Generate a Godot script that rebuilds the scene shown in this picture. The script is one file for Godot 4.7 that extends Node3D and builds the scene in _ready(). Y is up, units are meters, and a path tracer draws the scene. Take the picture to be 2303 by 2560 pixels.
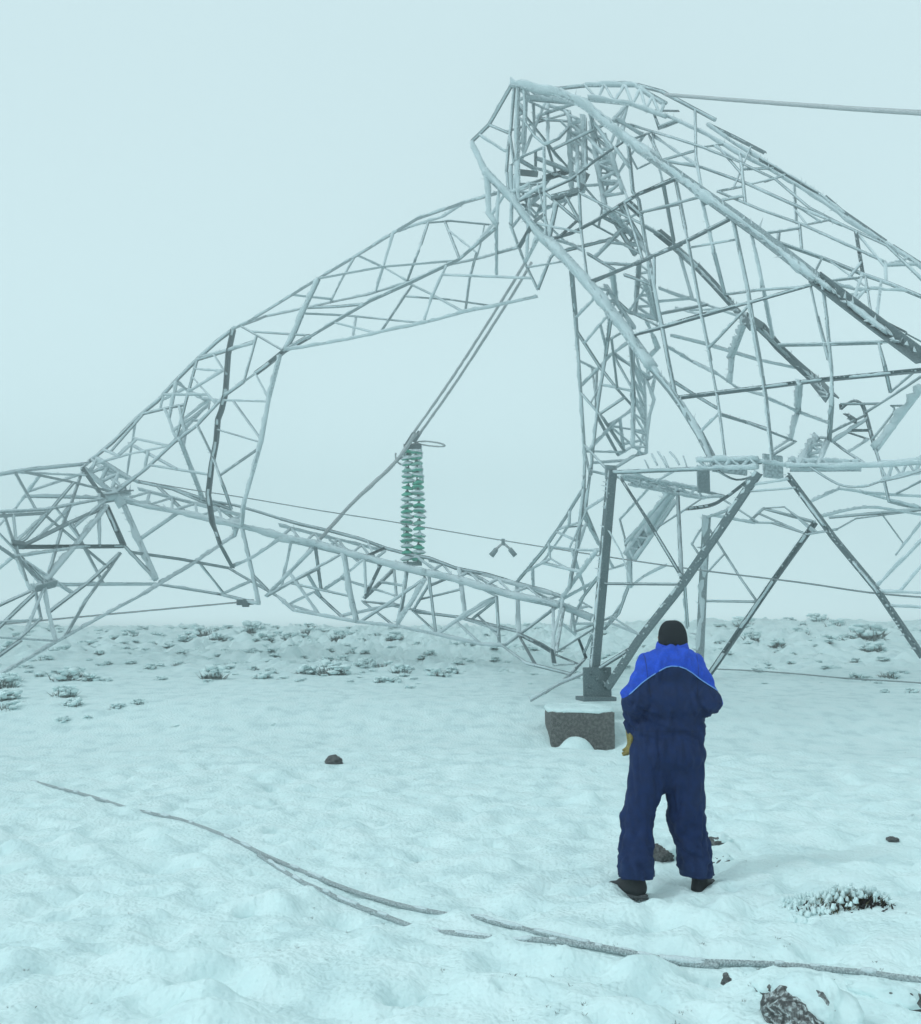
extends Node3D
# A wrecked, rime-covered transmission tower on a snowy hilltop in fog, and a worker seen from behind.

var heights := PackedFloat32Array()
var row_z := PackedFloat32Array()
var col_x := PackedFloat32Array()
var taken := {}
var laid := {}
var M := {}
var rng := RandomNumberGenerator.new()
var rough_noise := FastNoiseLite.new()


func _ready():
	rng.seed = 20713
	rough_noise.seed = 5
	rough_noise.frequency = 1.0
	rough_noise.fractal_octaves = 2
	set_camera_and_light()
	make_materials()
	build_ground()
	build_tower()
	build_foundation()
	build_insulators()
	build_wires()
	build_person()
	build_ground_cables()
	build_rocks()
	build_plants()
	build_litter()


func set_camera_and_light():
	var cam := Camera3D.new()
	cam.name = "camera"
	cam.fov = 55.0
	cam.position = Vector3(0, 1.6, 0)
	cam.rotation = Vector3(0.11706, 0, 0)
	cam.near = 0.05
	cam.far = 600.0
	add_child(cam)
	cam.current = true
	var env := Environment.new()
	env.background_mode = Environment.BG_SKY
	env.tonemap_mode = Environment.TONE_MAPPER_LINEAR
	env.tonemap_exposure = 1.0
	var sky_mat := ProceduralSkyMaterial.new()
	sky_mat.sky_top_color = Color(0.645, 0.83, 0.875).linear_to_srgb()
	sky_mat.sky_horizon_color = Color(1.10, 1.46, 1.53).linear_to_srgb()
	sky_mat.ground_horizon_color = Color(0.645, 0.83, 0.875).linear_to_srgb()
	sky_mat.ground_bottom_color = Color(0.45, 0.66, 0.69).linear_to_srgb()
	sky_mat.sky_curve = 0.13
	sky_mat.sun_angle_max = 0.0
	var sky := Sky.new()
	sky.sky_material = sky_mat
	env.sky = sky
	env.sdfgi_enabled = true
	env.ssao_enabled = true
	env.ssil_enabled = true
	env.volumetric_fog_enabled = true
	env.volumetric_fog_density = 0.0125
	env.volumetric_fog_albedo = Color(0.97, 1.0, 1.0)
	env.volumetric_fog_anisotropy = 0.86
	var around := WorldEnvironment.new()
	around.name = "world_environment"
	around.environment = env
	add_child(around)
	var sun := DirectionalLight3D.new()
	sun.name = "sun"
	sun.light_energy = 0.39
	sun.light_angular_distance = 16.0
	sun.light_color = Color(0.92, 0.98, 1.0)
	sun.shadow_enabled = true
	add_child(sun)
	sun.basis = Basis.looking_at(Vector3(0.64, -0.62, -0.32), Vector3.UP)


# ---------------------------------------------------------------- helpers

func numbered(called: String, under: Node) -> String:
	var key := str(under.get_instance_id()) + called
	var n: int = taken.get(key, 0)
	taken[key] = n + 1
	return called if n == 0 else "%s_%03d" % [called, n]


func obj(called: String, mesh: Mesh, mat: Material, parent: Node = self, at := Vector3.ZERO) -> MeshInstance3D:
	var o := MeshInstance3D.new()
	o.name = numbered(called, parent)
	o.mesh = mesh
	if mat:
		o.material_override = mat
	o.position = at
	parent.add_child(o, true)
	return o


func node(called: String, parent: Node = self, at := Vector3.ZERO, turn := 0.0) -> Node3D:
	var o := Node3D.new()
	o.name = numbered(called, parent)
	o.position = at
	o.rotation.y = turn
	parent.add_child(o, true)
	return o


func tag(o: Node, label: String, category: String, group := "", kind := "") -> void:
	o.set_meta("label", label)
	o.set_meta("category", category)
	if group:
		o.set_meta("group", group)
	if kind:
		o.set_meta("kind", kind)


func copy(o: Node3D, called: String) -> Node3D:
	var c: Node3D = o.duplicate()
	c.name = numbered(called, self)
	add_child(c, true)
	return c


func begin(smooth := true) -> SurfaceTool:
	var st := SurfaceTool.new()
	st.begin(Mesh.PRIMITIVE_TRIANGLES)
	st.set_smooth_group(0 if smooth else -1)
	return st


func done(st: SurfaceTool) -> ArrayMesh:
	st.generate_normals()
	return st.commit()


func tri(st: SurfaceTool, a: Vector3, b: Vector3, c: Vector3) -> void:
	st.add_vertex(a)
	st.add_vertex(b)
	st.add_vertex(c)


func quad(st: SurfaceTool, a: Vector3, b: Vector3, c: Vector3, d: Vector3) -> void:
	tri(st, a, b, c)
	tri(st, a, c, d)


func frame_of(t: Vector3, roll := 0.0) -> Array:
	var up := Vector3.UP if absf(t.y) < 0.92 else Vector3.RIGHT
	var u := t.cross(up).normalized()
	var v := u.cross(t).normalized()
	return [u * cos(roll) + v * sin(roll), v * cos(roll) - u * sin(roll)]


# rings[i] is an array of points; neighbouring rings are joined by quads, the ends closed by fans
func skin(st: SurfaceTool, rings: Array, closed_ends := true) -> void:
	for i in rings.size() - 1:
		var p: PackedVector3Array = rings[i]
		var q: PackedVector3Array = rings[i + 1]
		var n := p.size()
		for k in n:
			var k2 := (k + 1) % n
			quad(st, p[k], p[k2], q[k2], q[k])
	if closed_ends:
		var a: PackedVector3Array = rings[0]
		var b: PackedVector3Array = rings[rings.size() - 1]
		for k in range(1, a.size() - 1):
			tri(st, a[0], a[k + 1], a[k])
			tri(st, b[0], b[k], b[k + 1])


func tube(st: SurfaceTool, pts: PackedVector3Array, r0: float, r1: float, sides := 8, wobble := 0.0) -> void:
	var rings := []
	for i in pts.size():
		var t := (pts[mini(i + 1, pts.size() - 1)] - pts[maxi(i - 1, 0)]).normalized()
		var f := frame_of(t)
		var r := lerpf(r0, r1, float(i) / maxf(1, pts.size() - 1))
		var ring := PackedVector3Array()
		for k in sides:
			var a := TAU * k / sides
			var rr := r * (1.0 + wobble * rough_noise.get_noise_3d(pts[i].x * 23.0 + k * 3.1, pts[i].y * 23.0, pts[i].z * 23.0))
			ring.append(pts[i] + f[0] * cos(a) * rr + f[1] * sin(a) * rr)
		rings.append(ring)
	skin(st, rings)


func box(st: SurfaceTool, c: Vector3, s: Vector3, b := Basis()) -> void:
	# a box with chamfered vertical and horizontal edges: two nested rings
	var e := minf(minf(s.x, s.y), s.z) * 0.08
	var rings := []
	for row in [[-s.y / 2, e], [-s.y / 2 + e, 0.0], [s.y / 2 - e, 0.0], [s.y / 2, e]]:
		var ring := PackedVector3Array()
		var hx: float = s.x / 2 - row[1]
		var hz: float = s.z / 2 - row[1]
		for p in [[hx - e, hz], [hx, hz - e], [hx, -hz + e], [hx - e, -hz], [-hx + e, -hz], [-hx, -hz + e], [-hx, hz - e], [-hx + e, hz]]:
			ring.append(c + b * Vector3(p[0], row[0], p[1]))
		rings.append(ring)
	skin(st, rings)


func lathe(st: SurfaceTool, profile: Array, sides := 16, at := Transform3D()) -> void:
	var rings := []
	for p in profile:
		var ring := PackedVector3Array()
		for k in sides:
			var a := -TAU * k / sides
			ring.append(at * Vector3(cos(a) * p[0], p[1], sin(a) * p[0]))
		rings.append(ring)
	skin(st, rings)


func resample(pts: PackedVector3Array, step: float) -> PackedVector3Array:
	var out := PackedVector3Array([pts[0]])
	for i in pts.size() - 1:
		var n := maxi(1, int(pts[i].distance_to(pts[i + 1]) / step))
		for k in range(1, n + 1):
			out.append(pts[i].lerp(pts[i + 1], float(k) / n))
	return out


func curve_through(pts: PackedVector3Array, per := 8) -> PackedVector3Array:
	var out := PackedVector3Array()
	var n := pts.size()
	for i in n - 1:
		for k in per:
			out.append(pts[i].cubic_interpolate(pts[i + 1], pts[maxi(i - 1, 0)], pts[mini(i + 2, n - 1)], float(k) / per))
	out.append(pts[n - 1])
	return out


func points(flat: Array) -> PackedVector3Array:
	var out := PackedVector3Array()
	for i in range(0, flat.size(), 3):
		out.append(Vector3(flat[i], flat[i + 1], flat[i + 2]))
	return out


# ---------------------------------------------------------------- materials

func noise_tex(freq: float, colors: Array, stops: Array, size := 512, oct := 4, kind := FastNoiseLite.TYPE_SIMPLEX_SMOOTH, sd := 1, normal := 0.0) -> NoiseTexture2D:
	var n := FastNoiseLite.new()
	n.noise_type = kind
	n.frequency = freq
	n.fractal_octaves = oct
	n.seed = sd
	var t := NoiseTexture2D.new()
	t.width = size
	t.height = size
	t.seamless = true
	t.noise = n
	if normal > 0.0:
		t.as_normal_map = true
		t.bump_strength = normal
	else:
		var g := Gradient.new()
		g.offsets = PackedFloat32Array(stops)
		var cs := PackedColorArray()
		for c in colors:
			cs.append(Color(c[0], c[1], c[2]).linear_to_srgb())
		g.colors = cs
		t.color_ramp = g
	return t


func surface(colors: Array, stops: Array, freq: float, scale: float, rough := 0.9, bump := 0.0, bump_freq := 0.05, metal := 0.0) -> StandardMaterial3D:
	var m := StandardMaterial3D.new()
	m.albedo_texture = noise_tex(freq, colors, stops, 512, 5, FastNoiseLite.TYPE_SIMPLEX_SMOOTH, int(scale * 97) + int(freq * 1000))
	m.uv1_triplanar = true
	m.uv1_world_triplanar = true
	m.uv1_scale = Vector3.ONE * scale
	m.roughness = rough
	m.metallic = metal
	if bump > 0.0:
		m.normal_enabled = true
		m.normal_texture = noise_tex(bump_freq, [], [], 512, 4, FastNoiseLite.TYPE_SIMPLEX, 9, bump)
		m.normal_scale = 1.0
	return m


func make_materials() -> void:
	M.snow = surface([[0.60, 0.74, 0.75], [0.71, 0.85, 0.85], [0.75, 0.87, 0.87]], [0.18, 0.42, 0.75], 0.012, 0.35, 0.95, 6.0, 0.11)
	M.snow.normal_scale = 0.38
	M.rime = surface([[0.54, 0.62, 0.64], [0.68, 0.76, 0.78]], [0.3, 0.7], 0.05, 2.0, 0.95)
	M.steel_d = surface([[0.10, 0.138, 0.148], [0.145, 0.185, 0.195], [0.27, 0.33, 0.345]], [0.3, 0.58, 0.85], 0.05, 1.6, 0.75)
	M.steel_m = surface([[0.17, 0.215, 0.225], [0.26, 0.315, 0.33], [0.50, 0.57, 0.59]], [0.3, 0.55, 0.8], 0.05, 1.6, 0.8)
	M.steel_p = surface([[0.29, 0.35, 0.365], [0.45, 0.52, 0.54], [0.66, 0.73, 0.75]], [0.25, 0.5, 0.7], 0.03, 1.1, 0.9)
	M.concrete = surface([[0.12, 0.122, 0.118], [0.17, 0.17, 0.165], [0.28, 0.28, 0.272]], [0.25, 0.5, 0.9], 0.05, 0.7, 0.95, 8.0, 0.15)
	M.rock = surface([[0.06, 0.062, 0.062], [0.12, 0.122, 0.12], [0.24, 0.245, 0.245]], [0.3, 0.55, 0.85], 0.04, 1.6, 0.9, 6.0, 0.1)
	M.boulder = surface([[0.035, 0.037, 0.038], [0.10, 0.102, 0.10], [0.20, 0.205, 0.205], [0.72, 0.80, 0.81]], [0.2, 0.45, 0.62, 0.72], 0.03, 2.2, 0.95, 8.0, 0.12)
	M.wire = surface([[0.13, 0.16, 0.17], [0.24, 0.28, 0.29], [0.60, 0.66, 0.68]], [0.3, 0.55, 0.75], 0.05, 3.0, 0.7)
	M.iced_wire = surface([[0.26, 0.28, 0.29], [0.44, 0.46, 0.47], [0.66, 0.68, 0.69]], [0.3, 0.5, 0.7], 0.05, 2.0, 0.85)
	M.ground_wire = surface([[0.20, 0.235, 0.245], [0.31, 0.355, 0.365], [0.55, 0.62, 0.63]], [0.3, 0.5, 0.75], 0.05, 3.0, 0.85)
	M.shrub = surface([[0.13, 0.145, 0.14], [0.28, 0.30, 0.29], [0.52, 0.56, 0.56]], [0.3, 0.55, 0.8], 0.06, 4.0, 0.95)
	M.straw = surface([[0.05, 0.045, 0.03], [0.19, 0.17, 0.10], [0.34, 0.31, 0.20]], [0.2, 0.5, 0.8], 0.06, 6.0, 0.95)
	M.twig = surface([[0.025, 0.022, 0.024], [0.07, 0.06, 0.06]], [0.3, 0.7], 0.06, 6.0, 0.95)
	M.wet = surface([[0.02, 0.022, 0.026], [0.05, 0.055, 0.06]], [0.3, 0.7], 0.05, 4.0, 0.6)
	var g := StandardMaterial3D.new()
	g.albedo_color = Color(0.10, 0.46, 0.33).linear_to_srgb()
	g.roughness = 0.12
	g.backlight_enabled = true
	g.backlight = Color(0.08, 0.30, 0.22)
	M.glass = g
	var g2: StandardMaterial3D = g.duplicate()
	g2.albedo_color = Color(0.25, 0.50, 0.42).linear_to_srgb()
	g2.roughness = 0.5
	M.glass_rimed = g2
	M.skin = StandardMaterial3D.new()
	M.skin.albedo_color = Color(0.42, 0.25, 0.18).linear_to_srgb()
	M.skin.roughness = 0.6
	M.knit = surface([[0.008, 0.011, 0.014], [0.018, 0.024, 0.032]], [0.3, 0.7], 0.08, 8.0, 0.98, 10.0, 0.2)
	M.glove = surface([[0.19, 0.15, 0.05], [0.36, 0.29, 0.10]], [0.3, 0.7], 0.05, 6.0, 0.9, 5.0, 0.15)
	M.boot = surface([[0.010, 0.012, 0.014], [0.028, 0.032, 0.036]], [0.3, 0.7], 0.05, 5.0, 0.55, 5.0, 0.15)
	M.sole = surface([[0.03, 0.035, 0.037], [0.08, 0.085, 0.09], [0.5, 0.52, 0.52]], [0.3, 0.6, 0.9], 0.06, 6.0, 0.9)
	M.piping = StandardMaterial3D.new()
	M.piping.albedo_color = Color(0.16, 0.33, 0.70).linear_to_srgb()
	M.piping.roughness = 0.6


# ---------------------------------------------------------------- the snow

func slope(a: float, b: float, v: float) -> float:
	var t := clampf((v - a) / (b - a), 0.0, 1.0)
	return t * t * (3.0 - 2.0 * t)


func lie_of_land(x: float, d: float) -> float:
	var h := 0.42 * slope(13.4, 16.5, d) + 0.28 * slope(16.0, 24.0, d) + 0.72 * slope(24.0, 38.0, d) - 2.4 * slope(44.0, 95.0, d)
	h += 0.38 * exp(-pow((x - 15.0) / 9.0, 2) - pow((d - 46.0) / 8.0, 2))
	h += 0.20 * exp(-pow((x + 15.0) / 9.0, 2) - pow((d - 22.0) / 6.0, 2))
	return h


func build_ground() -> void:
	var d := -2.5
	while d < 74.0:
		row_z.append(-d)
		d += 0.09 if d < 2.6 else 0.03 if d < 7.5 else minf(1.6, 0.03 * pow(d / 7.5, 1.55))
	var x := 0.0
	var half := PackedFloat32Array()
	while x < 52.0:
		x += 0.034 if x < 3.0 else 0.034 * pow(x / 3.0, 1.28)
		half.append(x)
	for i in range(half.size() - 1, -1, -1):
		col_x.append(-half[i])
	col_x.append(0.0)
	col_x.append_array(half)
	var wide := FastNoiseLite.new()
	wide.seed = 11
	wide.frequency = 0.12
	wide.fractal_octaves = 3
	var lump := FastNoiseLite.new()
	lump.seed = 23
	lump.frequency = 1.8
	lump.fractal_octaves = 4
	lump.fractal_gain = 0.55
	var crisp := FastNoiseLite.new()
	crisp.seed = 31
	crisp.noise_type = FastNoiseLite.TYPE_SIMPLEX
	crisp.fractal_type = FastNoiseLite.FRACTAL_RIDGED
	crisp.frequency = 1.1
	crisp.fractal_octaves = 3
	var nc := col_x.size()
	var nr := row_z.size()
	heights.resize(nc * nr)
	for j in nr:
		var z := row_z[j]
		var dd := -z
		var lumpy := 0.058 * (1.0 - 0.5 * slope(8.0, 14.0, dd)) * (1.0 - slope(40.0, 70.0, dd))
		var hummock := 0.30 * slope(19.0, 26.0, dd)
		for i in nc:
			var xx := col_x[i]
			var h := lie_of_land(xx, dd) + 0.09 * wide.get_noise_2d(xx, z)
			if absf(xx) < 45.0:
				var l := lump.get_noise_2d(xx, z)
				h += lumpy * l
				var c := crisp.get_noise_2d(xx * 0.9, z * 0.9)
				h -= lumpy * 0.45 * maxf(0.0, c - 0.3)
				if hummock > 0.0:
					h += hummock * 0.5 * maxf(0.0, crisp.get_noise_2d(xx * 0.7 + 30.0, z * 0.7) - 0.1)
					h += hummock * maxf(0.0, lump.get_noise_2d(xx * 0.33 + 50.0, z * 0.33) + 0.1) * 1.4
			heights[j * nc + i] = h
	# drifted mound and scoured hollow at the foot of the concrete block
	stamp(1.72, -13.65, 0.85, 0.45, -0.24)
	stamp(1.60, -13.78, 0.25, 0.22, 0.31)
	stamp(2.12, -13.7, 0.12, 0.15, -0.06)
	# trodden snow: pits with pushed-up rims
	var r := RandomNumberGenerator.new()
	r.seed = 404
	for k in 1100:
		var pd := 3.0 + 10.0 * pow(r.randf(), 1.3)
		var px := r.randf_range(-0.62, 0.62) * pd
		var s := r.randf_range(0.035, 0.14)
		var apart := minf(Vector2(px - 2.25, -pd + 5.85).length() - 0.25, minf(Vector2(px - 1.43, -pd + 7.1).length() - 0.2, minf(Vector2(px - 1.42, -pd + 4.25).length() - 0.15, Vector2(px - 1.8, -pd + 7.3).length())))
		if apart < 0.22:
			continue
		if k % 3 == 0:
			stamp(px, -pd, s * 1.5, s, r.randf_range(0.015, 0.06))
		else:
			stamp(px, -pd, s, s * r.randf_range(0.6, 1.2), -r.randf_range(0.02, 0.07))
	# footprints leading to the man
	for k in 14:
		var t := k / 13.0
		var p := Vector2(lerpf(0.4, 1.3, t) + (0.13 if k % 2 else -0.13), lerpf(-2.2, -6.0, t))
		stamp(p.x, p.y, 0.07, 0.15, -0.06)
		stamp(p.x + 0.02, p.y - 0.22, 0.12, 0.07, 0.018)
	for p in [[1.03, -6.33, 0.20, 0.18, -0.045], [0.93, -6.2, 0.2, 0.1, 0.02], [1.16, -6.22, 0.12, 0.12, -0.04], [1.55, -6.6, 0.2, 0.2, -0.03], [1.62, -6.45, 0.16, 0.08, 0.03], [1.4, -6.3, 0.25, 0.14, -0.03]]:
		stamp(p[0], p[1], p[2], p[3], p[4])
	bed_cable("upper", upper_cable())
	bed_cable("lower", lower_cable())
	var verts := PackedVector3Array()
	verts.resize(nc * nr)
	var normals := PackedVector3Array()
	normals.resize(nc * nr)
	for j in nr:
		for i in nc:
			verts[j * nc + i] = Vector3(col_x[i], heights[j * nc + i], row_z[j])
	for j in nr:
		var j0 := maxi(j - 1, 0)
		var j1 := mini(j + 1, nr - 1)
		for i in nc:
			var i0 := maxi(i - 1, 0)
			var i1 := mini(i + 1, nc - 1)
			var gx := (heights[j * nc + i1] - heights[j * nc + i0]) / (col_x[i1] - col_x[i0])
			var gz := (heights[j1 * nc + i] - heights[j0 * nc + i]) / (row_z[j1] - row_z[j0])
			normals[j * nc + i] = Vector3(-gx, 1.0, -gz).normalized()
	var idx := PackedInt32Array()
	idx.resize((nc - 1) * (nr - 1) * 6)
	var w := 0
	for j in nr - 1:
		for i in nc - 1:
			var a := j * nc + i
			# rows run away from the eye: clockwise seen from above
			for q in [a, a + nc, a + nc + 1, a, a + nc + 1, a + 1]:
				idx[w] = q
				w += 1
	var arrays := []
	arrays.resize(Mesh.ARRAY_MAX)
	arrays[Mesh.ARRAY_VERTEX] = verts
	arrays[Mesh.ARRAY_NORMAL] = normals
	arrays[Mesh.ARRAY_INDEX] = idx
	var mesh := ArrayMesh.new()
	mesh.add_surface_from_arrays(Mesh.PRIMITIVE_TRIANGLES, arrays)
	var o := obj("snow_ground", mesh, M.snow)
	tag(o, "trodden lumpy snow sloping up to a hazy hilltop crest", "snow", "", "structure")


func find_row(z: float) -> int:
	var lo := 0
	var hi := row_z.size() - 2
	while lo < hi:
		var mid := (lo + hi + 1) / 2
		if row_z[mid] >= z:
			lo = mid
		else:
			hi = mid - 1
	return lo


func find_col(x: float) -> int:
	return clampi(col_x.bsearch(x) - 1, 0, col_x.size() - 2)


func stamp(x: float, z: float, rx: float, rz: float, depth: float) -> void:
	var nc := col_x.size()
	var j0 := find_row(z + rz * 2.4)
	var j1 := find_row(z - rz * 2.4) + 1
	var i0 := find_col(x - rx * 2.4)
	var i1 := find_col(x + rx * 2.4) + 1
	for j in range(j0, j1 + 1):
		for i in range(i0, i1 + 1):
			var q := pow((col_x[i] - x) / rx, 2) + pow((row_z[j] - z) / rz, 2)
			heights[j * nc + i] += depth * exp(-q * q * 0.5 - q * 0.5)


func ground(x: float, z: float) -> float:
	var j := find_row(z)
	var i := find_col(x)
	var nc := col_x.size()
	var u := clampf((x - col_x[i]) / (col_x[i + 1] - col_x[i]), 0.0, 1.0)
	var v := clampf((z - row_z[j]) / (row_z[j + 1] - row_z[j]), 0.0, 1.0)
	var a := lerpf(heights[j * nc + i], heights[j * nc + i + 1], u)
	var b := lerpf(heights[(j + 1) * nc + i], heights[(j + 1) * nc + i + 1], u)
	return lerpf(a, b, v)


func on_ground(x: float, z: float, lift := 0.0) -> Vector3:
	return Vector3(x, ground(x, z) + lift, z)


# a stiff cable bridges the small hollows; snow lies level against it and covers it where it dips
func bed_cable(key: String, flat: Array) -> void:
	var path := resample(curve_through(points(flat), 10), 0.04)
	var cover := PackedFloat32Array()
	for i in path.size():
		cover.append(path[i].z)
		path[i] = on_ground(path[i].x, path[i].y)
	for pass_no in 4:
		var smooth := path.duplicate()
		for i in range(1, path.size() - 1):
			var n := mini(10, mini(i, path.size() - 1 - i))
			var sum := 0.0
			for q in range(-n, n + 1):
				sum += path[i + q].y
			smooth[i].y = sum / (2 * n + 1)
		path = smooth
	var nc := col_x.size()
	for i in path.size():
		var p := path[i]
		var to := p.y - cover[i]
		var j0 := find_row(p.z + 0.16)
		var j1 := find_row(p.z - 0.16) + 1
		var i0 := find_col(p.x - 0.16)
		var i1 := find_col(p.x + 0.16) + 1
		for j in range(j0, j1 + 1):
			for c in range(i0, i1 + 1):
				var q := Vector2(col_x[c] - p.x, row_z[j] - p.z).length()
				var k := 0.35 * (1.0 - slope(0.04, 0.15, q))
				heights[j * nc + c] = lerpf(heights[j * nc + c], to, k)
	laid[key] = path


# ---------------------------------------------------------------- the tower

# one rolled angle section along a path, with the crust of rime that the wind has grown on it
func beam(parent: Node, called: String, w: float, tone: String, flat: Array) -> void:
	var path := points(flat)
	if called == "bent_bar" or called == "broken_chain":
		path = curve_through(path, 5)
	path = resample(path, 0.45)
	var leg := w * 0.80
	var t := maxf(0.007, w * 0.11)
	var roll := rng.randf() * TAU
	var prof := [[0.0, 0.0], [leg, 0.0], [leg, t], [t, t], [t, leg], [0.0, leg]]
	var st := begin(false)
	var rings := []
	for i in path.size():
		var tan := (path[mini(i + 1, path.size() - 1)] - path[maxi(i - 1, 0)]).normalized()
		var f := frame_of(tan, roll)
		var ring := PackedVector3Array()
		for p in prof:
			ring.append(path[i] + f[0] * (p[0] - leg * 0.42) + f[1] * (p[1] - leg * 0.42))
		rings.append(ring)
	skin(st, rings)
	var mesh := done(st)
	mesh.surface_set_material(0, M["steel_" + tone])
	# rime: a ragged crust on the windward side, feathered where it is thick
	var near := clampf((19.0 - absf(path[0].z)) / 5.0, 0.0, 1.0)
	var step := lerpf(0.13, 0.065, near)
	var fine := resample(path, step)
	var wind := Vector3(-0.62, 0.45, 0.35)
	var thick: float = {"d": 0.15, "m": 0.26, "p": 0.40}[tone]
	var rs := begin(true)
	var run := []
	for i in fine.size():
		var tan := (fine[mini(i + 1, fine.size() - 1)] - fine[maxi(i - 1, 0)]).normalized()
		var side := (wind - tan * wind.dot(tan)).normalized()
		var across := tan.cross(side).normalized()
		var p := fine[i]
		var n := rough_noise.get_noise_3d(p.x * 1.3, p.y * 1.3, p.z * 1.3 + roll)
		var r := w * thick * (1.0 + 0.9 * n)
		var reach := w * (0.26 + thick * (0.35 + 1.3 * rng.randf() * (1.0 + near * 0.5)))
		if (tone == "d" and n < -0.10) or i == 0:
			if run.size() > 1:
				skin(rs, run)
			run = []
			if i > 0:
				continue
		var ring := PackedVector3Array()
		var back := p - side * w * (0.05 + thick * 0.5)
		var tip := p + side * reach + tan * rng.randf_range(-0.3, 0.3) * step
		ring.append(back - across * r * 0.9)
		ring.append(p - across * r * 1.1 + side * w * 0.12)
		ring.append(tip - across * r * 0.25)
		ring.append(tip + across * r * 0.25)
		ring.append(p + across * r * 1.1 + side * w * 0.12)
		ring.append(back + across * r * 0.9)
		for k in 6:
			ring[k] += (side * rng.randf_range(-0.5, 0.9) + across * rng.randf_range(-0.6, 0.6)) * w * thick * 0.30
		run.append(ring)
	if run.size() > 1:
		skin(rs, run)
	# rime feathers, short needles that stand into the wind
	if near > 0.02 or tone != "d":
		var quills := resample(path, step * 0.8)
		for i in quills.size():
			if rng.randf() < 0.35:
				continue
			var tan := (quills[mini(i + 1, quills.size() - 1)] - quills[maxi(i - 1, 0)]).normalized()
			var side := (wind + Vector3(rng.randf_range(-0.7, 0.7), rng.randf_range(-0.5, 0.5), rng.randf_range(-0.6, 0.6)))
			side = (side - tan * side.dot(tan) * 0.7).normalized()
			var across := tan.cross(side).normalized()
			var b := quills[i] + side * w * 0.25
			var s := w * rng.randf_range(0.06, 0.14)
			var tip := b + side * w * rng.randf_range(0.35, 0.6 + thick * 1.6)
			var c0 := b + tan * s * 1.6
			var c1 := b - tan * s * 0.8 + across * s
			var c2 := b - tan * s * 0.8 - across * s
			tri(rs, c0, c1, tip)
			tri(rs, c1, c2, tip)
			tri(rs, c2, c0, tip)
	rs.generate_normals()
	rs.commit(mesh)
	if mesh.get_surface_count() > 1:
		mesh.surface_set_material(1, M.rime)
	obj(called, mesh, null, parent)


func build_tower() -> void:
	var tower := node("transmission_tower")
	tag(tower, "buckled steel lattice transmission tower, toppled over and coated with rime", "transmission tower")
	build_base_frame(node("base_frame", tower))
	build_upper_body(node("upper_body", tower))
	build_tower_head(node("tower_head", tower))
	build_side_leg(node("side_leg", tower))
	build_crossarm(node("crossarm", tower))
	build_crumpled_cage(node("crumpled_cage", tower))
	build_fallen_truss(node("fallen_truss", tower))
	build_laced_girders(node("laced_girders", tower))


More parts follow.
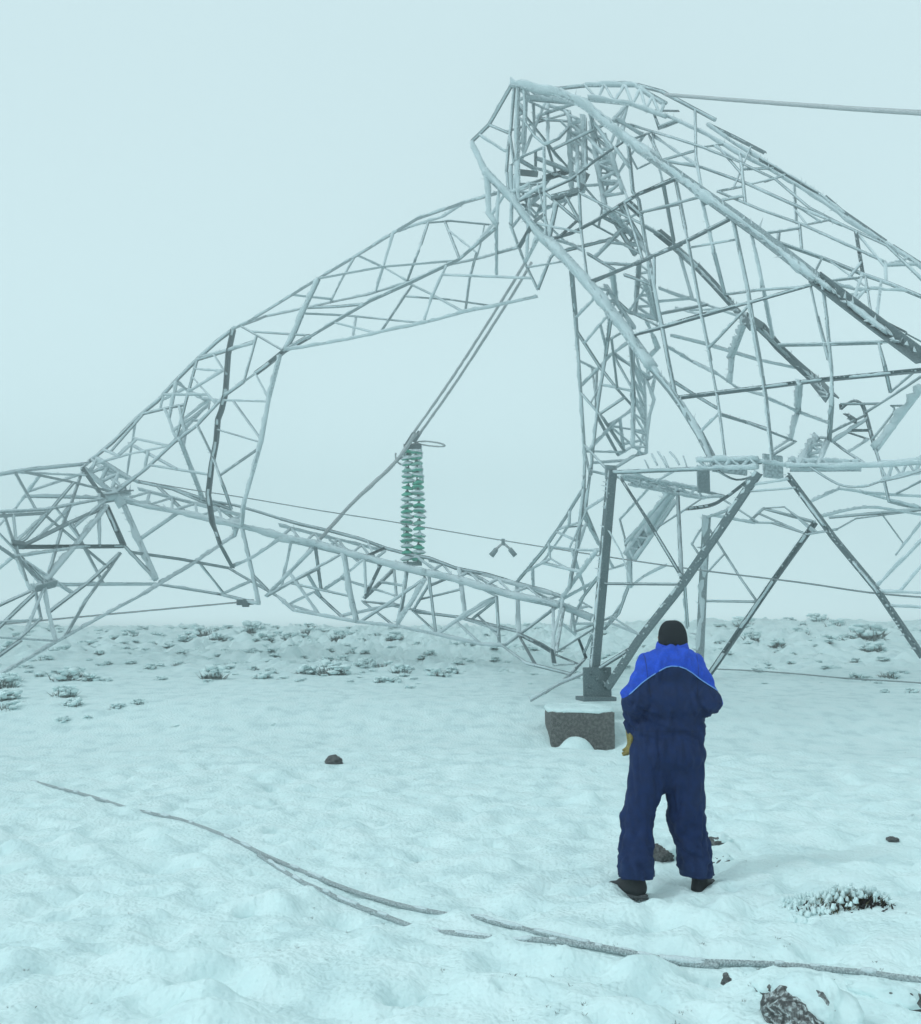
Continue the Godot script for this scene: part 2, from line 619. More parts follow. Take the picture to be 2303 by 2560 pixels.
func build_base_frame(s: Node3D) -> void:
	base_plates(s)
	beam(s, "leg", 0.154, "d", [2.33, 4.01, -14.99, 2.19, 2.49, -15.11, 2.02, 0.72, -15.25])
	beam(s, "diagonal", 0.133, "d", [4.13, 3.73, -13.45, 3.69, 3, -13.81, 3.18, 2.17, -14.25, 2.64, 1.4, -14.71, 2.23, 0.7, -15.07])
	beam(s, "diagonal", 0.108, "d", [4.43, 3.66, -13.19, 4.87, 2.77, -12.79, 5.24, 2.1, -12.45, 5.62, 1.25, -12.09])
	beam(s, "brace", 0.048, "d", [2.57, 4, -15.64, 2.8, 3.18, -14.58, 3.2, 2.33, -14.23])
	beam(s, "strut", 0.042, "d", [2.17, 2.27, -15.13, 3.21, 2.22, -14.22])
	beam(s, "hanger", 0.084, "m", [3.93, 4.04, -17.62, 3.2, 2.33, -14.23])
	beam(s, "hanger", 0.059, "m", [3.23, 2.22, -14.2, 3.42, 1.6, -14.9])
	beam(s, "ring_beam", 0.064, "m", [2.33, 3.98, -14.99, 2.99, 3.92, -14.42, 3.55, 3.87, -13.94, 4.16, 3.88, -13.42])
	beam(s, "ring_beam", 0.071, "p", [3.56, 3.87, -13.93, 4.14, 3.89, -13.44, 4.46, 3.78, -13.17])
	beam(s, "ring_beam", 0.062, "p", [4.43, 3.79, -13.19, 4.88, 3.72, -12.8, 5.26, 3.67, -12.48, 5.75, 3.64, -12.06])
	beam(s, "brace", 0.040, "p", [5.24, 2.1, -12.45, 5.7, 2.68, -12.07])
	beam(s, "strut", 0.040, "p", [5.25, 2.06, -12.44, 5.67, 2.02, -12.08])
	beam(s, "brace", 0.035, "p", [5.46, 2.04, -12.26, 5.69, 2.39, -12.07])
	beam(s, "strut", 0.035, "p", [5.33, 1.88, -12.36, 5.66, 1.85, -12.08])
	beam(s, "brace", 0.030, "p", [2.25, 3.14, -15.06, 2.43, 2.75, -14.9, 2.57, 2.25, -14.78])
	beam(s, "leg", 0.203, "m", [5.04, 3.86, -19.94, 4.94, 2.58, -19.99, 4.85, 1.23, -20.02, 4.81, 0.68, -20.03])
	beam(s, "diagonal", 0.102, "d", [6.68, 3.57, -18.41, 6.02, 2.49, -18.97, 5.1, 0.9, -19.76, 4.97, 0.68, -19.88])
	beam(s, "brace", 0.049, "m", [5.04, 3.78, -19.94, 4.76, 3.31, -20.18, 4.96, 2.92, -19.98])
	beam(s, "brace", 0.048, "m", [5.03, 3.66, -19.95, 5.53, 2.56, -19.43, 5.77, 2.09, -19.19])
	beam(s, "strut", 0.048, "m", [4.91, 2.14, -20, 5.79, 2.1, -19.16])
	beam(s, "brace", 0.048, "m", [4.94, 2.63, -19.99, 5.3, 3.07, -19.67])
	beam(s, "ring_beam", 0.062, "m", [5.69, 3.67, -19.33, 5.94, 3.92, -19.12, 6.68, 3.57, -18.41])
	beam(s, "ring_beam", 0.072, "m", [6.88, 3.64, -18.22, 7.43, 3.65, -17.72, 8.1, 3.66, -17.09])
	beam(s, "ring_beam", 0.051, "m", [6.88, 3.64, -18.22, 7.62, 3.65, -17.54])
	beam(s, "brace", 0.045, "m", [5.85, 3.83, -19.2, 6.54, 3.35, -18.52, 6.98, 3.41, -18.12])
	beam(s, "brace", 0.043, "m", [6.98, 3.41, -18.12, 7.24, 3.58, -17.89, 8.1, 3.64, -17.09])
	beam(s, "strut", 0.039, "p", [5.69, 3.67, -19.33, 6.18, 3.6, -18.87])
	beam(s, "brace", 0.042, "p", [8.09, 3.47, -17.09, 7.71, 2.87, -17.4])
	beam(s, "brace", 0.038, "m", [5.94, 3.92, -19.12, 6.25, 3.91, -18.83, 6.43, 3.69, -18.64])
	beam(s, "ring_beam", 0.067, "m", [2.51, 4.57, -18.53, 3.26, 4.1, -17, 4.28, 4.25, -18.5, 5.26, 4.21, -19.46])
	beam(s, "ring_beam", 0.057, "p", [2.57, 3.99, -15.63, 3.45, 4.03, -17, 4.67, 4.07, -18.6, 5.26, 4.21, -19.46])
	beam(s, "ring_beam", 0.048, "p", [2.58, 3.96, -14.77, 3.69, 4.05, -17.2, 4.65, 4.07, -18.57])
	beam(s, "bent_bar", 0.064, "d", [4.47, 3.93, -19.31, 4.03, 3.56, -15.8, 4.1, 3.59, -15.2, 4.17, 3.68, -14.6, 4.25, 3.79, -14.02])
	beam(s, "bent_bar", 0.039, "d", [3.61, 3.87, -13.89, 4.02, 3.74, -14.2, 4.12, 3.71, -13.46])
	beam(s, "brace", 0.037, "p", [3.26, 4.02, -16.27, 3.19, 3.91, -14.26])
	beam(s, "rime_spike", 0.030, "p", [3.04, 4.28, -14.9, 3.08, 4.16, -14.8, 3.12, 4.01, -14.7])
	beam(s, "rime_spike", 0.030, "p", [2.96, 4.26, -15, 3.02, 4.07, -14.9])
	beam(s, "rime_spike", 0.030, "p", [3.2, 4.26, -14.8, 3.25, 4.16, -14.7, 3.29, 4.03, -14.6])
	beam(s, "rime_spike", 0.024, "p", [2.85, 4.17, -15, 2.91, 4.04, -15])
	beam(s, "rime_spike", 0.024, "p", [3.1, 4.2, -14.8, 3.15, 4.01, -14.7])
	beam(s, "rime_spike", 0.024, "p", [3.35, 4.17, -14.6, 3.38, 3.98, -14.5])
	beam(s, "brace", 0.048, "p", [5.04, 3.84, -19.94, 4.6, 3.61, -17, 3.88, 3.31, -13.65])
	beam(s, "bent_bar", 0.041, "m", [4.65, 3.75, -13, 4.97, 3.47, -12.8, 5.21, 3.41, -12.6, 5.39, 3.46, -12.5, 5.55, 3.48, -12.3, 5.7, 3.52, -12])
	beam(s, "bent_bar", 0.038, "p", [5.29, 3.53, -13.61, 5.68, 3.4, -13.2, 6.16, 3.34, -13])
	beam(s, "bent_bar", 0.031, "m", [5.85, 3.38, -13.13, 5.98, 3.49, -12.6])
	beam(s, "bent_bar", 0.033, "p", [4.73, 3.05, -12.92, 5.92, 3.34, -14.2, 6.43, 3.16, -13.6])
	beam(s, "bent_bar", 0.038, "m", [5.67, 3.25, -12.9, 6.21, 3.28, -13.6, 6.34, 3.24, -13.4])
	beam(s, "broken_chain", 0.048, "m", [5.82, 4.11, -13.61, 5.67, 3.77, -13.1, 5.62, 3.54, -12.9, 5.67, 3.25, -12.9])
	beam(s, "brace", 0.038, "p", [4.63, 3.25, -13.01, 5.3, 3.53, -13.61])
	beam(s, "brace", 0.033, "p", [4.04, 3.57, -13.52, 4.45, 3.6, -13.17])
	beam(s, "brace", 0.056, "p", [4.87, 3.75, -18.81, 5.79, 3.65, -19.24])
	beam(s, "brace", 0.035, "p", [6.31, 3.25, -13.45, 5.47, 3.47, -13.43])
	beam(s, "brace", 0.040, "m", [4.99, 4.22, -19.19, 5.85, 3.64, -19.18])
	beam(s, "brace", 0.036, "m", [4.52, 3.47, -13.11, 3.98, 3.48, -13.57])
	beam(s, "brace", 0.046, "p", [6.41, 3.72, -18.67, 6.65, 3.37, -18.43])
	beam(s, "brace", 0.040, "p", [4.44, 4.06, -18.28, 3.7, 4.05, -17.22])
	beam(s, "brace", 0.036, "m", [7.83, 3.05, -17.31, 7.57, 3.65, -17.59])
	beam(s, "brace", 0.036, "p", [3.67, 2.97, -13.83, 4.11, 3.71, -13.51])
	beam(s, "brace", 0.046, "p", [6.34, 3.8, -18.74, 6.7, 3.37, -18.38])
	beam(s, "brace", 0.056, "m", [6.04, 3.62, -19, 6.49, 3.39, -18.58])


func build_upper_body(s: Node3D) -> void:
	beam(s, "chord", 0.193, "m", [3.13, 9.83, -16.18, 3.25, 8.62, -14.49, 3.65, 8.01, -14.05, 3.99, 7.51, -13.68, 4.22, 7.17, -13.43, 4.51, 6.7, -13.1, 4.8, 6.24, -12.78])
	beam(s, "chord", 0.190, "d", [4.78, 6.29, -12.81, 5.12, 5.75, -12.42, 5.35, 5.39, -12.16, 5.68, 4.88, -11.78])
	beam(s, "chord", 0.160, "p", [1.58, 8.55, -17.05, 1.8, 7.89, -16.24, 2.15, 7.3, -15.87, 2.42, 6.79, -15.58, 2.66, 6.32, -15.32, 2.77, 6.08, -15.2, 3, 5.61, -14.95])
	beam(s, "chord", 0.153, "m", [2.96, 5.69, -14.99, 3.22, 5.22, -14.72, 3.35, 4.95, -14.58, 3.54, 4.48, -14.37, 3.65, 3.87, -13.86])
	beam(s, "cross_bar", 0.055, "d", [2.12, 7.34, -15.9, 2.54, 7.34, -15.4, 2.96, 7.36, -14.9, 3.44, 7.42, -14.33])
	beam(s, "cross_bar", 0.059, "d", [2.7, 6.23, -15.28, 3.11, 6.21, -14.79, 3.59, 6.21, -14.22, 3.98, 6.21, -13.76])
	beam(s, "cross_bar", 0.063, "d", [3.29, 5.07, -14.64, 3.76, 5.01, -14.07, 4.22, 4.95, -13.52])
	beam(s, "cross_bar", 0.058, "d", [2.78, 7.35, -15.11, 3.45, 7.43, -14.32, 3.98, 7.53, -13.69])
	beam(s, "cross_bar", 0.062, "d", [2.84, 6.22, -15.11, 3.59, 6.23, -14.21, 4.14, 6.2, -13.56, 4.83, 6.2, -12.74])
	beam(s, "cross_bar", 0.047, "m", [4.67, 7.45, -16.84, 4.21, 6.35, -13.48, 4.68, 6.2, -12.92])
	beam(s, "cross_bar", 0.040, "m", [3.46, 7.31, -14.32, 4, 7.18, -13.68])
	beam(s, "cross_bar", 0.043, "m", [3.11, 8.71, -16.24, 3.65, 8.01, -14.05])
	beam(s, "cross_bar", 0.051, "d", [2.64, 8.85, -16.48, 2.86, 8.47, -14.96, 3.62, 9.2, -15.96])
	beam(s, "cross_bar", 0.046, "m", [4.41, 5.49, -13.27, 4.83, 5.36, -12.78, 5.5, 5.16, -11.99])
	beam(s, "post", 0.061, "m", [3.38, 8.97, -15.65, 3.98, 8.76, -17.63])
	beam(s, "post", 0.060, "m", [3.65, 9.21, -15.94, 3.45, 7.4, -14.33, 3.59, 6.25, -14.21, 3.69, 5.51, -14.14])
	beam(s, "post", 0.055, "p", [3.63, 8.05, -14.16, 3.75, 7.1, -13.99, 4.66, 7.42, -16.76])
	beam(s, "post", 0.055, "m", [3.96, 7.53, -13.72, 4.11, 6.37, -13.59, 4.2, 5.34, -13.52])
	beam(s, "post", 0.053, "p", [4.15, 7.29, -13.51, 4.27, 6.35, -13.4, 5.29, 6.44, -16.17])
	beam(s, "post", 0.042, "m", [4.74, 6.2, -12.86, 4.81, 5.62, -12.79, 4.88, 5.13, -12.73])
	beam(s, "post", 0.057, "m", [4.85, 6.18, -12.73, 4.89, 5.63, -12.7, 4.91, 5.11, -12.7])
	beam(s, "post", 0.061, "m", [3.17, 8.22, -16.24, 3, 7.12, -14.87, 3.11, 6.29, -14.79, 3.19, 5.67, -14.72, 3.27, 5.11, -14.66])
	beam(s, "post", 0.057, "m", [3.6, 6.23, -14.21, 3.68, 5.6, -14.15, 3.76, 4.96, -14.08, 3.77, 3.88, -13.75])
	beam(s, "post", 0.050, "p", [4.11, 6.32, -13.59, 4.17, 5.65, -13.55, 4.24, 5.1, -13.49])
	beam(s, "post", 0.060, "m", [4.15, 5.94, -13.56, 4.21, 5.4, -13.51, 4.27, 4.79, -13.47, 4.28, 3.84, -13.32])
	beam(s, "post", 0.058, "m", [4.88, 5.7, -12.71, 4.91, 5, -12.69, 4.9, 4.52, -12.73, 5.28, 4.26, -13.87])
	beam(s, "post", 0.041, "m", [4.8, 5.75, -12.81, 4.91, 4.99, -12.7])
	beam(s, "post", 0.046, "m", [5.33, 5.2, -12.19, 5.37, 4.89, -12.15, 6.07, 4.9, -13.59])
	beam(s, "cross_bar", 0.059, "d", [3.56, 5.03, -14.31, 4.22, 4.95, -13.52, 4.76, 4.89, -12.88, 5.67, 4.74, -11.79])
	beam(s, "cross_bar", 0.047, "m", [4.41, 5.49, -13.27, 4.89, 5.34, -12.71, 5.36, 5.2, -12.16])
	beam(s, "chord", 0.158, "d", [3.67, 9.01, -17.75, 3.96, 8.7, -17.64])
	beam(s, "chord", 0.142, "m", [3.96, 8.7, -17.64, 4.15, 8.37, -17.41, 4.32, 8.09, -17.22])
	beam(s, "chord", 0.161, "d", [4.31, 8.11, -17.24, 4.78, 7.24, -16.72, 4.16, 5.84, -13.56])
	beam(s, "chord", 0.153, "d", [4.4, 6.38, -14.79, 5.14, 6.7, -16.33, 5.53, 5.96, -15.89])
	beam(s, "brace", 0.047, "p", [3.71, 7.87, -17.7, 4.27, 7.45, -17.17, 4.34, 6.26, -14.5])
	beam(s, "brace", 0.048, "p", [3.84, 6.9, -17.45, 4.34, 6.6, -16.99, 5.01, 6.17, -16.36])
	beam(s, "chord", 0.168, "d", [5.16, 6.67, -16.31, 5.35, 6.27, -16.09, 5.56, 5.91, -15.85, 5.74, 5.65, -15.66, 4.9, 4.6, -12.72])
	beam(s, "brace", 0.053, "p", [4.46, 6.52, -16.88, 5.03, 6.14, -16.34, 5.63, 5.82, -15.79])
	beam(s, "brace", 0.046, "p", [4.27, 4.8, -13.47, 5.53, 5.09, -15.75, 5.09, 4.39, -13.3])
	beam(s, "brace", 0.053, "m", [3.76, 4.68, -14, 4.83, 5.05, -16.33, 4.27, 4.32, -13.4])
	beam(s, "brace", 0.040, "m", [4.27, 4.3, -13.39, 5.45, 4.6, -15.73, 4.28, 3.95, -13.34])
	beam(s, "brace", 0.035, "p", [4.28, 4.01, -13.35, 5.19, 4.54, -15.22])
	beam(s, "brace", 0.097, "p", [4.34, 6.26, -14.51, 4.71, 6.27, -16.62, 4.64, 5.81, -16.61])
	beam(s, "brace", 0.084, "p", [4.61, 4.9, -13.05, 5.52, 5.13, -15.77, 5.19, 4.54, -15.22])
	beam(s, "brace", 0.048, "m", [4.22, 5.6, -16.93, 4.45, 5.37, -16.7])
	beam(s, "brace", 0.042, "p", [3.71, 5.35, -14.12, 4.75, 5.68, -16.5, 4.26, 4.83, -13.48])
	beam(s, "brace", 0.035, "p", [3.54, 4.46, -14.36, 3.76, 4.69, -14])
	beam(s, "brace", 0.057, "p", [3.71, 7.87, -17.7, 4, 7.64, -17.42, 4.27, 7.43, -17.12])
	beam(s, "brace", 0.055, "m", [2.84, 7.67, -16.44, 3.36, 8.17, -18.03, 3.27, 7.41, -16.23])
	beam(s, "brace", 0.056, "m", [2.25, 8.16, -16.72, 2.79, 8.7, -18.58, 2.69, 7.78, -16.51])
	beam(s, "brace", 0.056, "m", [3.47, 7.94, -19.33, 3.11, 6.22, -14.78])
	beam(s, "brace", 0.055, "p", [3.84, 6.9, -17.45, 4.35, 6.61, -16.98, 5.06, 6.13, -16.31])
	beam(s, "brace", 0.056, "p", [3.16, 5.92, -14.75, 4.14, 6.31, -17.1, 3.71, 5.34, -14.12])
	beam(s, "brace", 0.053, "m", [3.24, 5.34, -14.68, 4.11, 5.71, -17.04, 4.45, 5.37, -16.7])
	beam(s, "brace", 0.047, "p", [4.28, 7.9, -18.91, 3.59, 6.23, -14.22])
	beam(s, "chord", 0.068, "m", [3.39, 11.92, -17.75, 3.64, 11.23, -16.78, 4, 10.8, -16.46, 4.41, 10.32, -16.11])
	beam(s, "chord", 0.077, "d", [4.28, 10.23, -16.09, 4.61, 9.87, -15.81, 5.04, 9.39, -15.46])
	beam(s, "chord", 0.086, "d", [4.94, 9.27, -15.41, 5.2, 8.92, -15.15, 5.63, 8.36, -14.74])
	beam(s, "chord", 0.082, "d", [5.69, 8.27, -14.68, 5.86, 7.93, -14.46, 6, 7.7, -14.29, 6.28, 7.25, -13.97])
	beam(s, "chord", 0.073, "m", [6.34, 7.17, -13.91, 6.64, 6.75, -13.61])
	beam(s, "chord", 0.068, "p", [4.28, 10.23, -16.09, 4.63, 9.69, -15.71, 4.98, 9.22, -15.37, 5.35, 8.74, -15.02, 5.66, 8.31, -14.71, 5.89, 7.89, -14.42])
	beam(s, "chord", 0.074, "p", [3.42, 11.47, -17.76, 3.74, 10.46, -16.32, 4.18, 10.01, -15.97, 4.6, 9.5, -15.61, 5.01, 9.03, -15.26, 5.32, 8.63, -14.96, 5.64, 8.21, -14.66, 5.89, 7.78, -14.36, 6.3, 7.23, -13.96, 6.63, 6.72, -13.6])
	beam(s, "chord", 0.054, "m", [3.43, 11.06, -17.77, 3.59, 9.84, -15.8, 4.05, 9.5, -15.5, 4.49, 9.06, -15.1, 4.94, 8.57, -14.7, 5.27, 7.88, -14.2, 5.56, 7.46, -13.8, 6, 6.93, -13.3, 6.33, 6.32, -13])
	beam(s, "chord", 0.054, "m", [3.2, 9.2, -15.3, 3.91, 9.02, -15.2, 4.5, 8.5, -14.7, 5.04, 7.93, -14.2, 5.58, 7.44, -13.79])
	beam(s, "chord", 0.051, "m", [4, 8.34, -14.62, 4.52, 7.86, -14.2, 4.99, 7.46, -13.8, 5.39, 7.03, -13.4, 5.92, 6.65, -13.2])
	beam(s, "chord", 0.048, "m", [4.52, 7.06, -13.48, 5.16, 6.78, -13.4, 5.53, 6.4, -13, 5.79, 6.2, -12.8, 6.07, 5.91, -12.5])
	beam(s, "stub", 0.051, "m", [4.13, 10.66, -16.36, 3.83, 9.04, -15.21])
	beam(s, "stub", 0.042, "p", [3.85, 9.18, -15.31, 3.63, 8.04, -14.07])
	beam(s, "stub", 0.050, "m", [4.65, 9.44, -15.56, 4.52, 9.02, -15.07])
	beam(s, "stub", 0.048, "m", [4.52, 9.02, -15.07, 4.34, 8.03, -14.34])
	beam(s, "stub", 0.053, "m", [5.32, 8.64, -14.97, 4.93, 7.51, -13.85])
	beam(s, "stub", 0.044, "m", [4.97, 7.48, -13.82, 4.85, 6.91, -13.44])
	beam(s, "stub", 0.049, "d", [5.71, 7.28, -13.63, 5.52, 6.4, -13.01])
	beam(s, "stub", 0.041, "m", [5.54, 6.39, -12.99, 5.28, 5.49, -12.24])
	beam(s, "stub", 0.036, "p", [5.7, 6.27, -12.87, 5.31, 5.45, -12.2])
	beam(s, "stub", 0.045, "m", [4.7, 7.4, -13.93, 4.53, 7.06, -13.48])
	beam(s, "stub", 0.037, "m", [5.12, 6.8, -13.41, 4.76, 6.31, -12.83])
	beam(s, "stub", 0.037, "p", [5.92, 6.65, -13.2, 5.75, 6.23, -12.83])
	beam(s, "stub", 0.038, "m", [3.27, 9.18, -15.29, 3.9, 9.46, -15.51])
	beam(s, "stub", 0.036, "m", [4, 8.34, -14.62, 4.42, 8.44, -14.65])
	beam(s, "stub", 0.039, "m", [4.24, 7.14, -13.4, 4.95, 7.38, -13.75])
	beam(s, "stub", 0.039, "m", [5.02, 7.43, -13.77, 5.45, 7.56, -13.88])
	beam(s, "stub", 0.037, "m", [4.83, 6.2, -12.74, 5.54, 6.36, -12.97])
	beam(s, "stub", 0.031, "p", [5.47, 6.14, -12.78, 5.11, 5.77, -12.44])
	beam(s, "stub", 0.036, "m", [4.52, 8.48, -14.68, 4.93, 8.59, -14.71])
	beam(s, "stub", 0.038, "m", [4.01, 9.53, -15.53, 4.44, 9.69, -15.74])
	beam(s, "step_bolt", 0.025, "d", [5.37, 5.57, -12.3, 5.6, 5.28, -12])
	beam(s, "step_bolt", 0.024, "d", [5.6, 5.28, -12, 5.51, 5.15, -11.98])
	beam(s, "step_bolt", 0.024, "m", [5.59, 5.27, -12, 5.8, 5.15, -12])
	beam(s, "chord", 0.056, "d", [3.52, 11.16, -17.32, 3.94, 10.86, -16.8])
	beam(s, "brace", 0.041, "m", [3.68, 11.27, -17.66, 3.54, 10.47, -16.6, 3.78, 10.42, -16.29])
	beam(s, "brace", 0.035, "m", [3.62, 10.78, -17.7, 3.51, 10.45, -16.78])
	beam(s, "brace", 0.035, "m", [3.43, 10.9, -17.77, 3.5, 10.51, -16.88])
	beam(s, "bent_bar", 0.049, "m", [5.15, 4.32, -14, 5.27, 4.29, -13.9, 5.4, 4.06, -13.6, 5.24, 3.67, -12.49])
	beam(s, "bent_bar", 0.089, "p", [5.15, 4.32, -14, 4.97, 4.15, -13.8, 4.57, 3.77, -13.07])
	beam(s, "bent_bar", 0.044, "p", [5.28, 4.27, -13.88, 4.75, 3.74, -12.91])
	beam(s, "bent_bar", 0.052, "d", [5.76, 4.88, -14.6, 5.89, 4.98, -14.5, 5.99, 4.92, -14.4, 5.97, 4.67, -14.2, 5.9, 4.34, -13.9, 5.82, 4.1, -13.6])
	beam(s, "bent_bar", 0.042, "d", [5.75, 4.96, -14.59, 5.76, 4.88, -14.6])
	beam(s, "bent_bar", 0.035, "m", [5.75, 4.96, -14.59, 6.12, 4.85, -14.08])
	beam(s, "bent_bar", 0.040, "m", [5.2, 4.32, -13.61, 5.97, 4.71, -14.23])
	beam(s, "bent_bar", 0.046, "p", [5.3, 4.23, -13.82, 5.96, 4.64, -14.17])
	beam(s, "bent_bar", 0.039, "m", [5.98, 4.75, -14.26, 6.22, 4.92, -13.8, 6.39, 5.06, -13.3])
	beam(s, "bent_bar", 0.031, "m", [6.07, 4.9, -13.59, 5.62, 4.75, -11.85])
	beam(s, "chord", 0.104, "p", [5.8, 4.07, -13.55, 6.11, 4.46, -13.6, 6.34, 4.88, -13.2])
	beam(s, "bent_bar", 0.034, "m", [6.16, 4.76, -13.8, 6.19, 4.66, -13.8, 5.87, 4.26, -13.8])
	beam(s, "bent_bar", 0.033, "m", [6.16, 4.76, -13.8, 6.22, 4.66, -13.41])
	beam(s, "bent_bar", 0.051, "d", [5.63, 4.43, -14, 5.92, 4.43, -13.98])
	beam(s, "bent_bar", 0.040, "d", [5.58, 4.4, -13.97, 5.9, 4.3, -14])
	beam(s, "bent_bar", 0.039, "p", [5.39, 4.02, -13.5, 5.9, 4.3, -14])
	beam(s, "bent_bar", 0.104, "d", [5.79, 4.76, -14.5, 5.72, 4.58, -14.03])
	beam(s, "brace", 0.049, "m", [2.89, 7.36, -14.98, 2.75, 8.67, -15.74])
	beam(s, "brace", 0.055, "p", [4.2, 7.5, -17.23, 4.04, 8.55, -17.54])
	beam(s, "brace", 0.050, "m", [4.29, 7.17, -16.53, 3.09, 6.44, -14.8])
	beam(s, "brace", 0.039, "m", [4.5, 8.87, -14.96, 5.12, 9.02, -15.23])
	beam(s, "brace", 0.044, "m", [4.38, 8.2, -14.47, 3.64, 7.91, -14.13])
	beam(s, "brace", 0.037, "m", [3.63, 8.05, -14.08, 3.89, 9.39, -15.46])
	beam(s, "brace", 0.040, "m", [4.86, 9.59, -15.61, 4.26, 8.4, -14.64])
	beam(s, "brace", 0.043, "m", [3.22, 7.39, -14.59, 2.75, 7.35, -15.15])
	beam(s, "brace", 0.048, "p", [3.82, 9.03, -15.15, 3.55, 10.59, -17.16])
	beam(s, "brace", 0.046, "m", [3.66, 5.69, -14.15, 4.13, 6.18, -13.58])
	beam(s, "brace", 0.041, "p", [4.25, 9.62, -15.65, 4.54, 9.07, -15.13])
	beam(s, "brace", 0.037, "m", [4.53, 6.44, -15.07, 5.5, 6.02, -15.92])
	beam(s, "brace", 0.046, "m", [3.03, 7.38, -14.82, 3.03, 6.93, -14.85])
	beam(s, "brace", 0.039, "p", [4.31, 6.85, -15.84, 4.05, 7.33, -17.32])
	beam(s, "brace", 0.039, "p", [3.47, 8.94, -15.95, 3.49, 10.57, -17.01])
	beam(s, "brace", 0.040, "m", [4.47, 8.71, -14.84, 4.3, 9.64, -15.67])
	beam(s, "brace", 0.040, "p", [4.88, 6.21, -12.76, 5.45, 6.06, -12.72])
	beam(s, "brace", 0.030, "p", [4.86, 6.02, -12.72, 5.32, 5.99, -12.64])
	beam(s, "brace", 0.039, "p", [5.06, 7.44, -13.78, 5.04, 7.83, -14.16])
	beam(s, "brace", 0.041, "m", [5.57, 6.64, -13.18, 5.26, 6.3, -12.88])
	beam(s, "brace", 0.037, "m", [4.76, 8.54, -14.7, 5.26, 8.85, -15.1])
	beam(s, "brace", 0.036, "p", [5.47, 6.13, -12.78, 5.95, 6.04, -12.63])
	beam(s, "brace", 0.033, "p", [4.53, 6.68, -13.08, 4.25, 7.13, -13.4])
	beam(s, "brace", 0.032, "p", [5.87, 6.54, -13.1, 5.71, 7.28, -13.63])
	beam(s, "brace", 0.041, "p", [5.9, 6.59, -13.15, 6.6, 6.8, -13.65])
	beam(s, "brace", 0.036, "p", [6.51, 6.92, -13.74, 5.89, 6.58, -13.14])
	beam(s, "brace", 0.039, "p", [5.52, 6.42, -13.02, 5.11, 5.77, -12.44])
	beam(s, "brace", 0.030, "p", [5.47, 6.13, -12.77, 5.2, 6.74, -13.36])
	beam(s, "brace", 0.042, "m", [5.35, 7.07, -13.44, 5.17, 7.26, -13.62])
	beam(s, "brace", 0.043, "p", [5.3, 7.51, -13.84, 5.1, 7.99, -14.32])


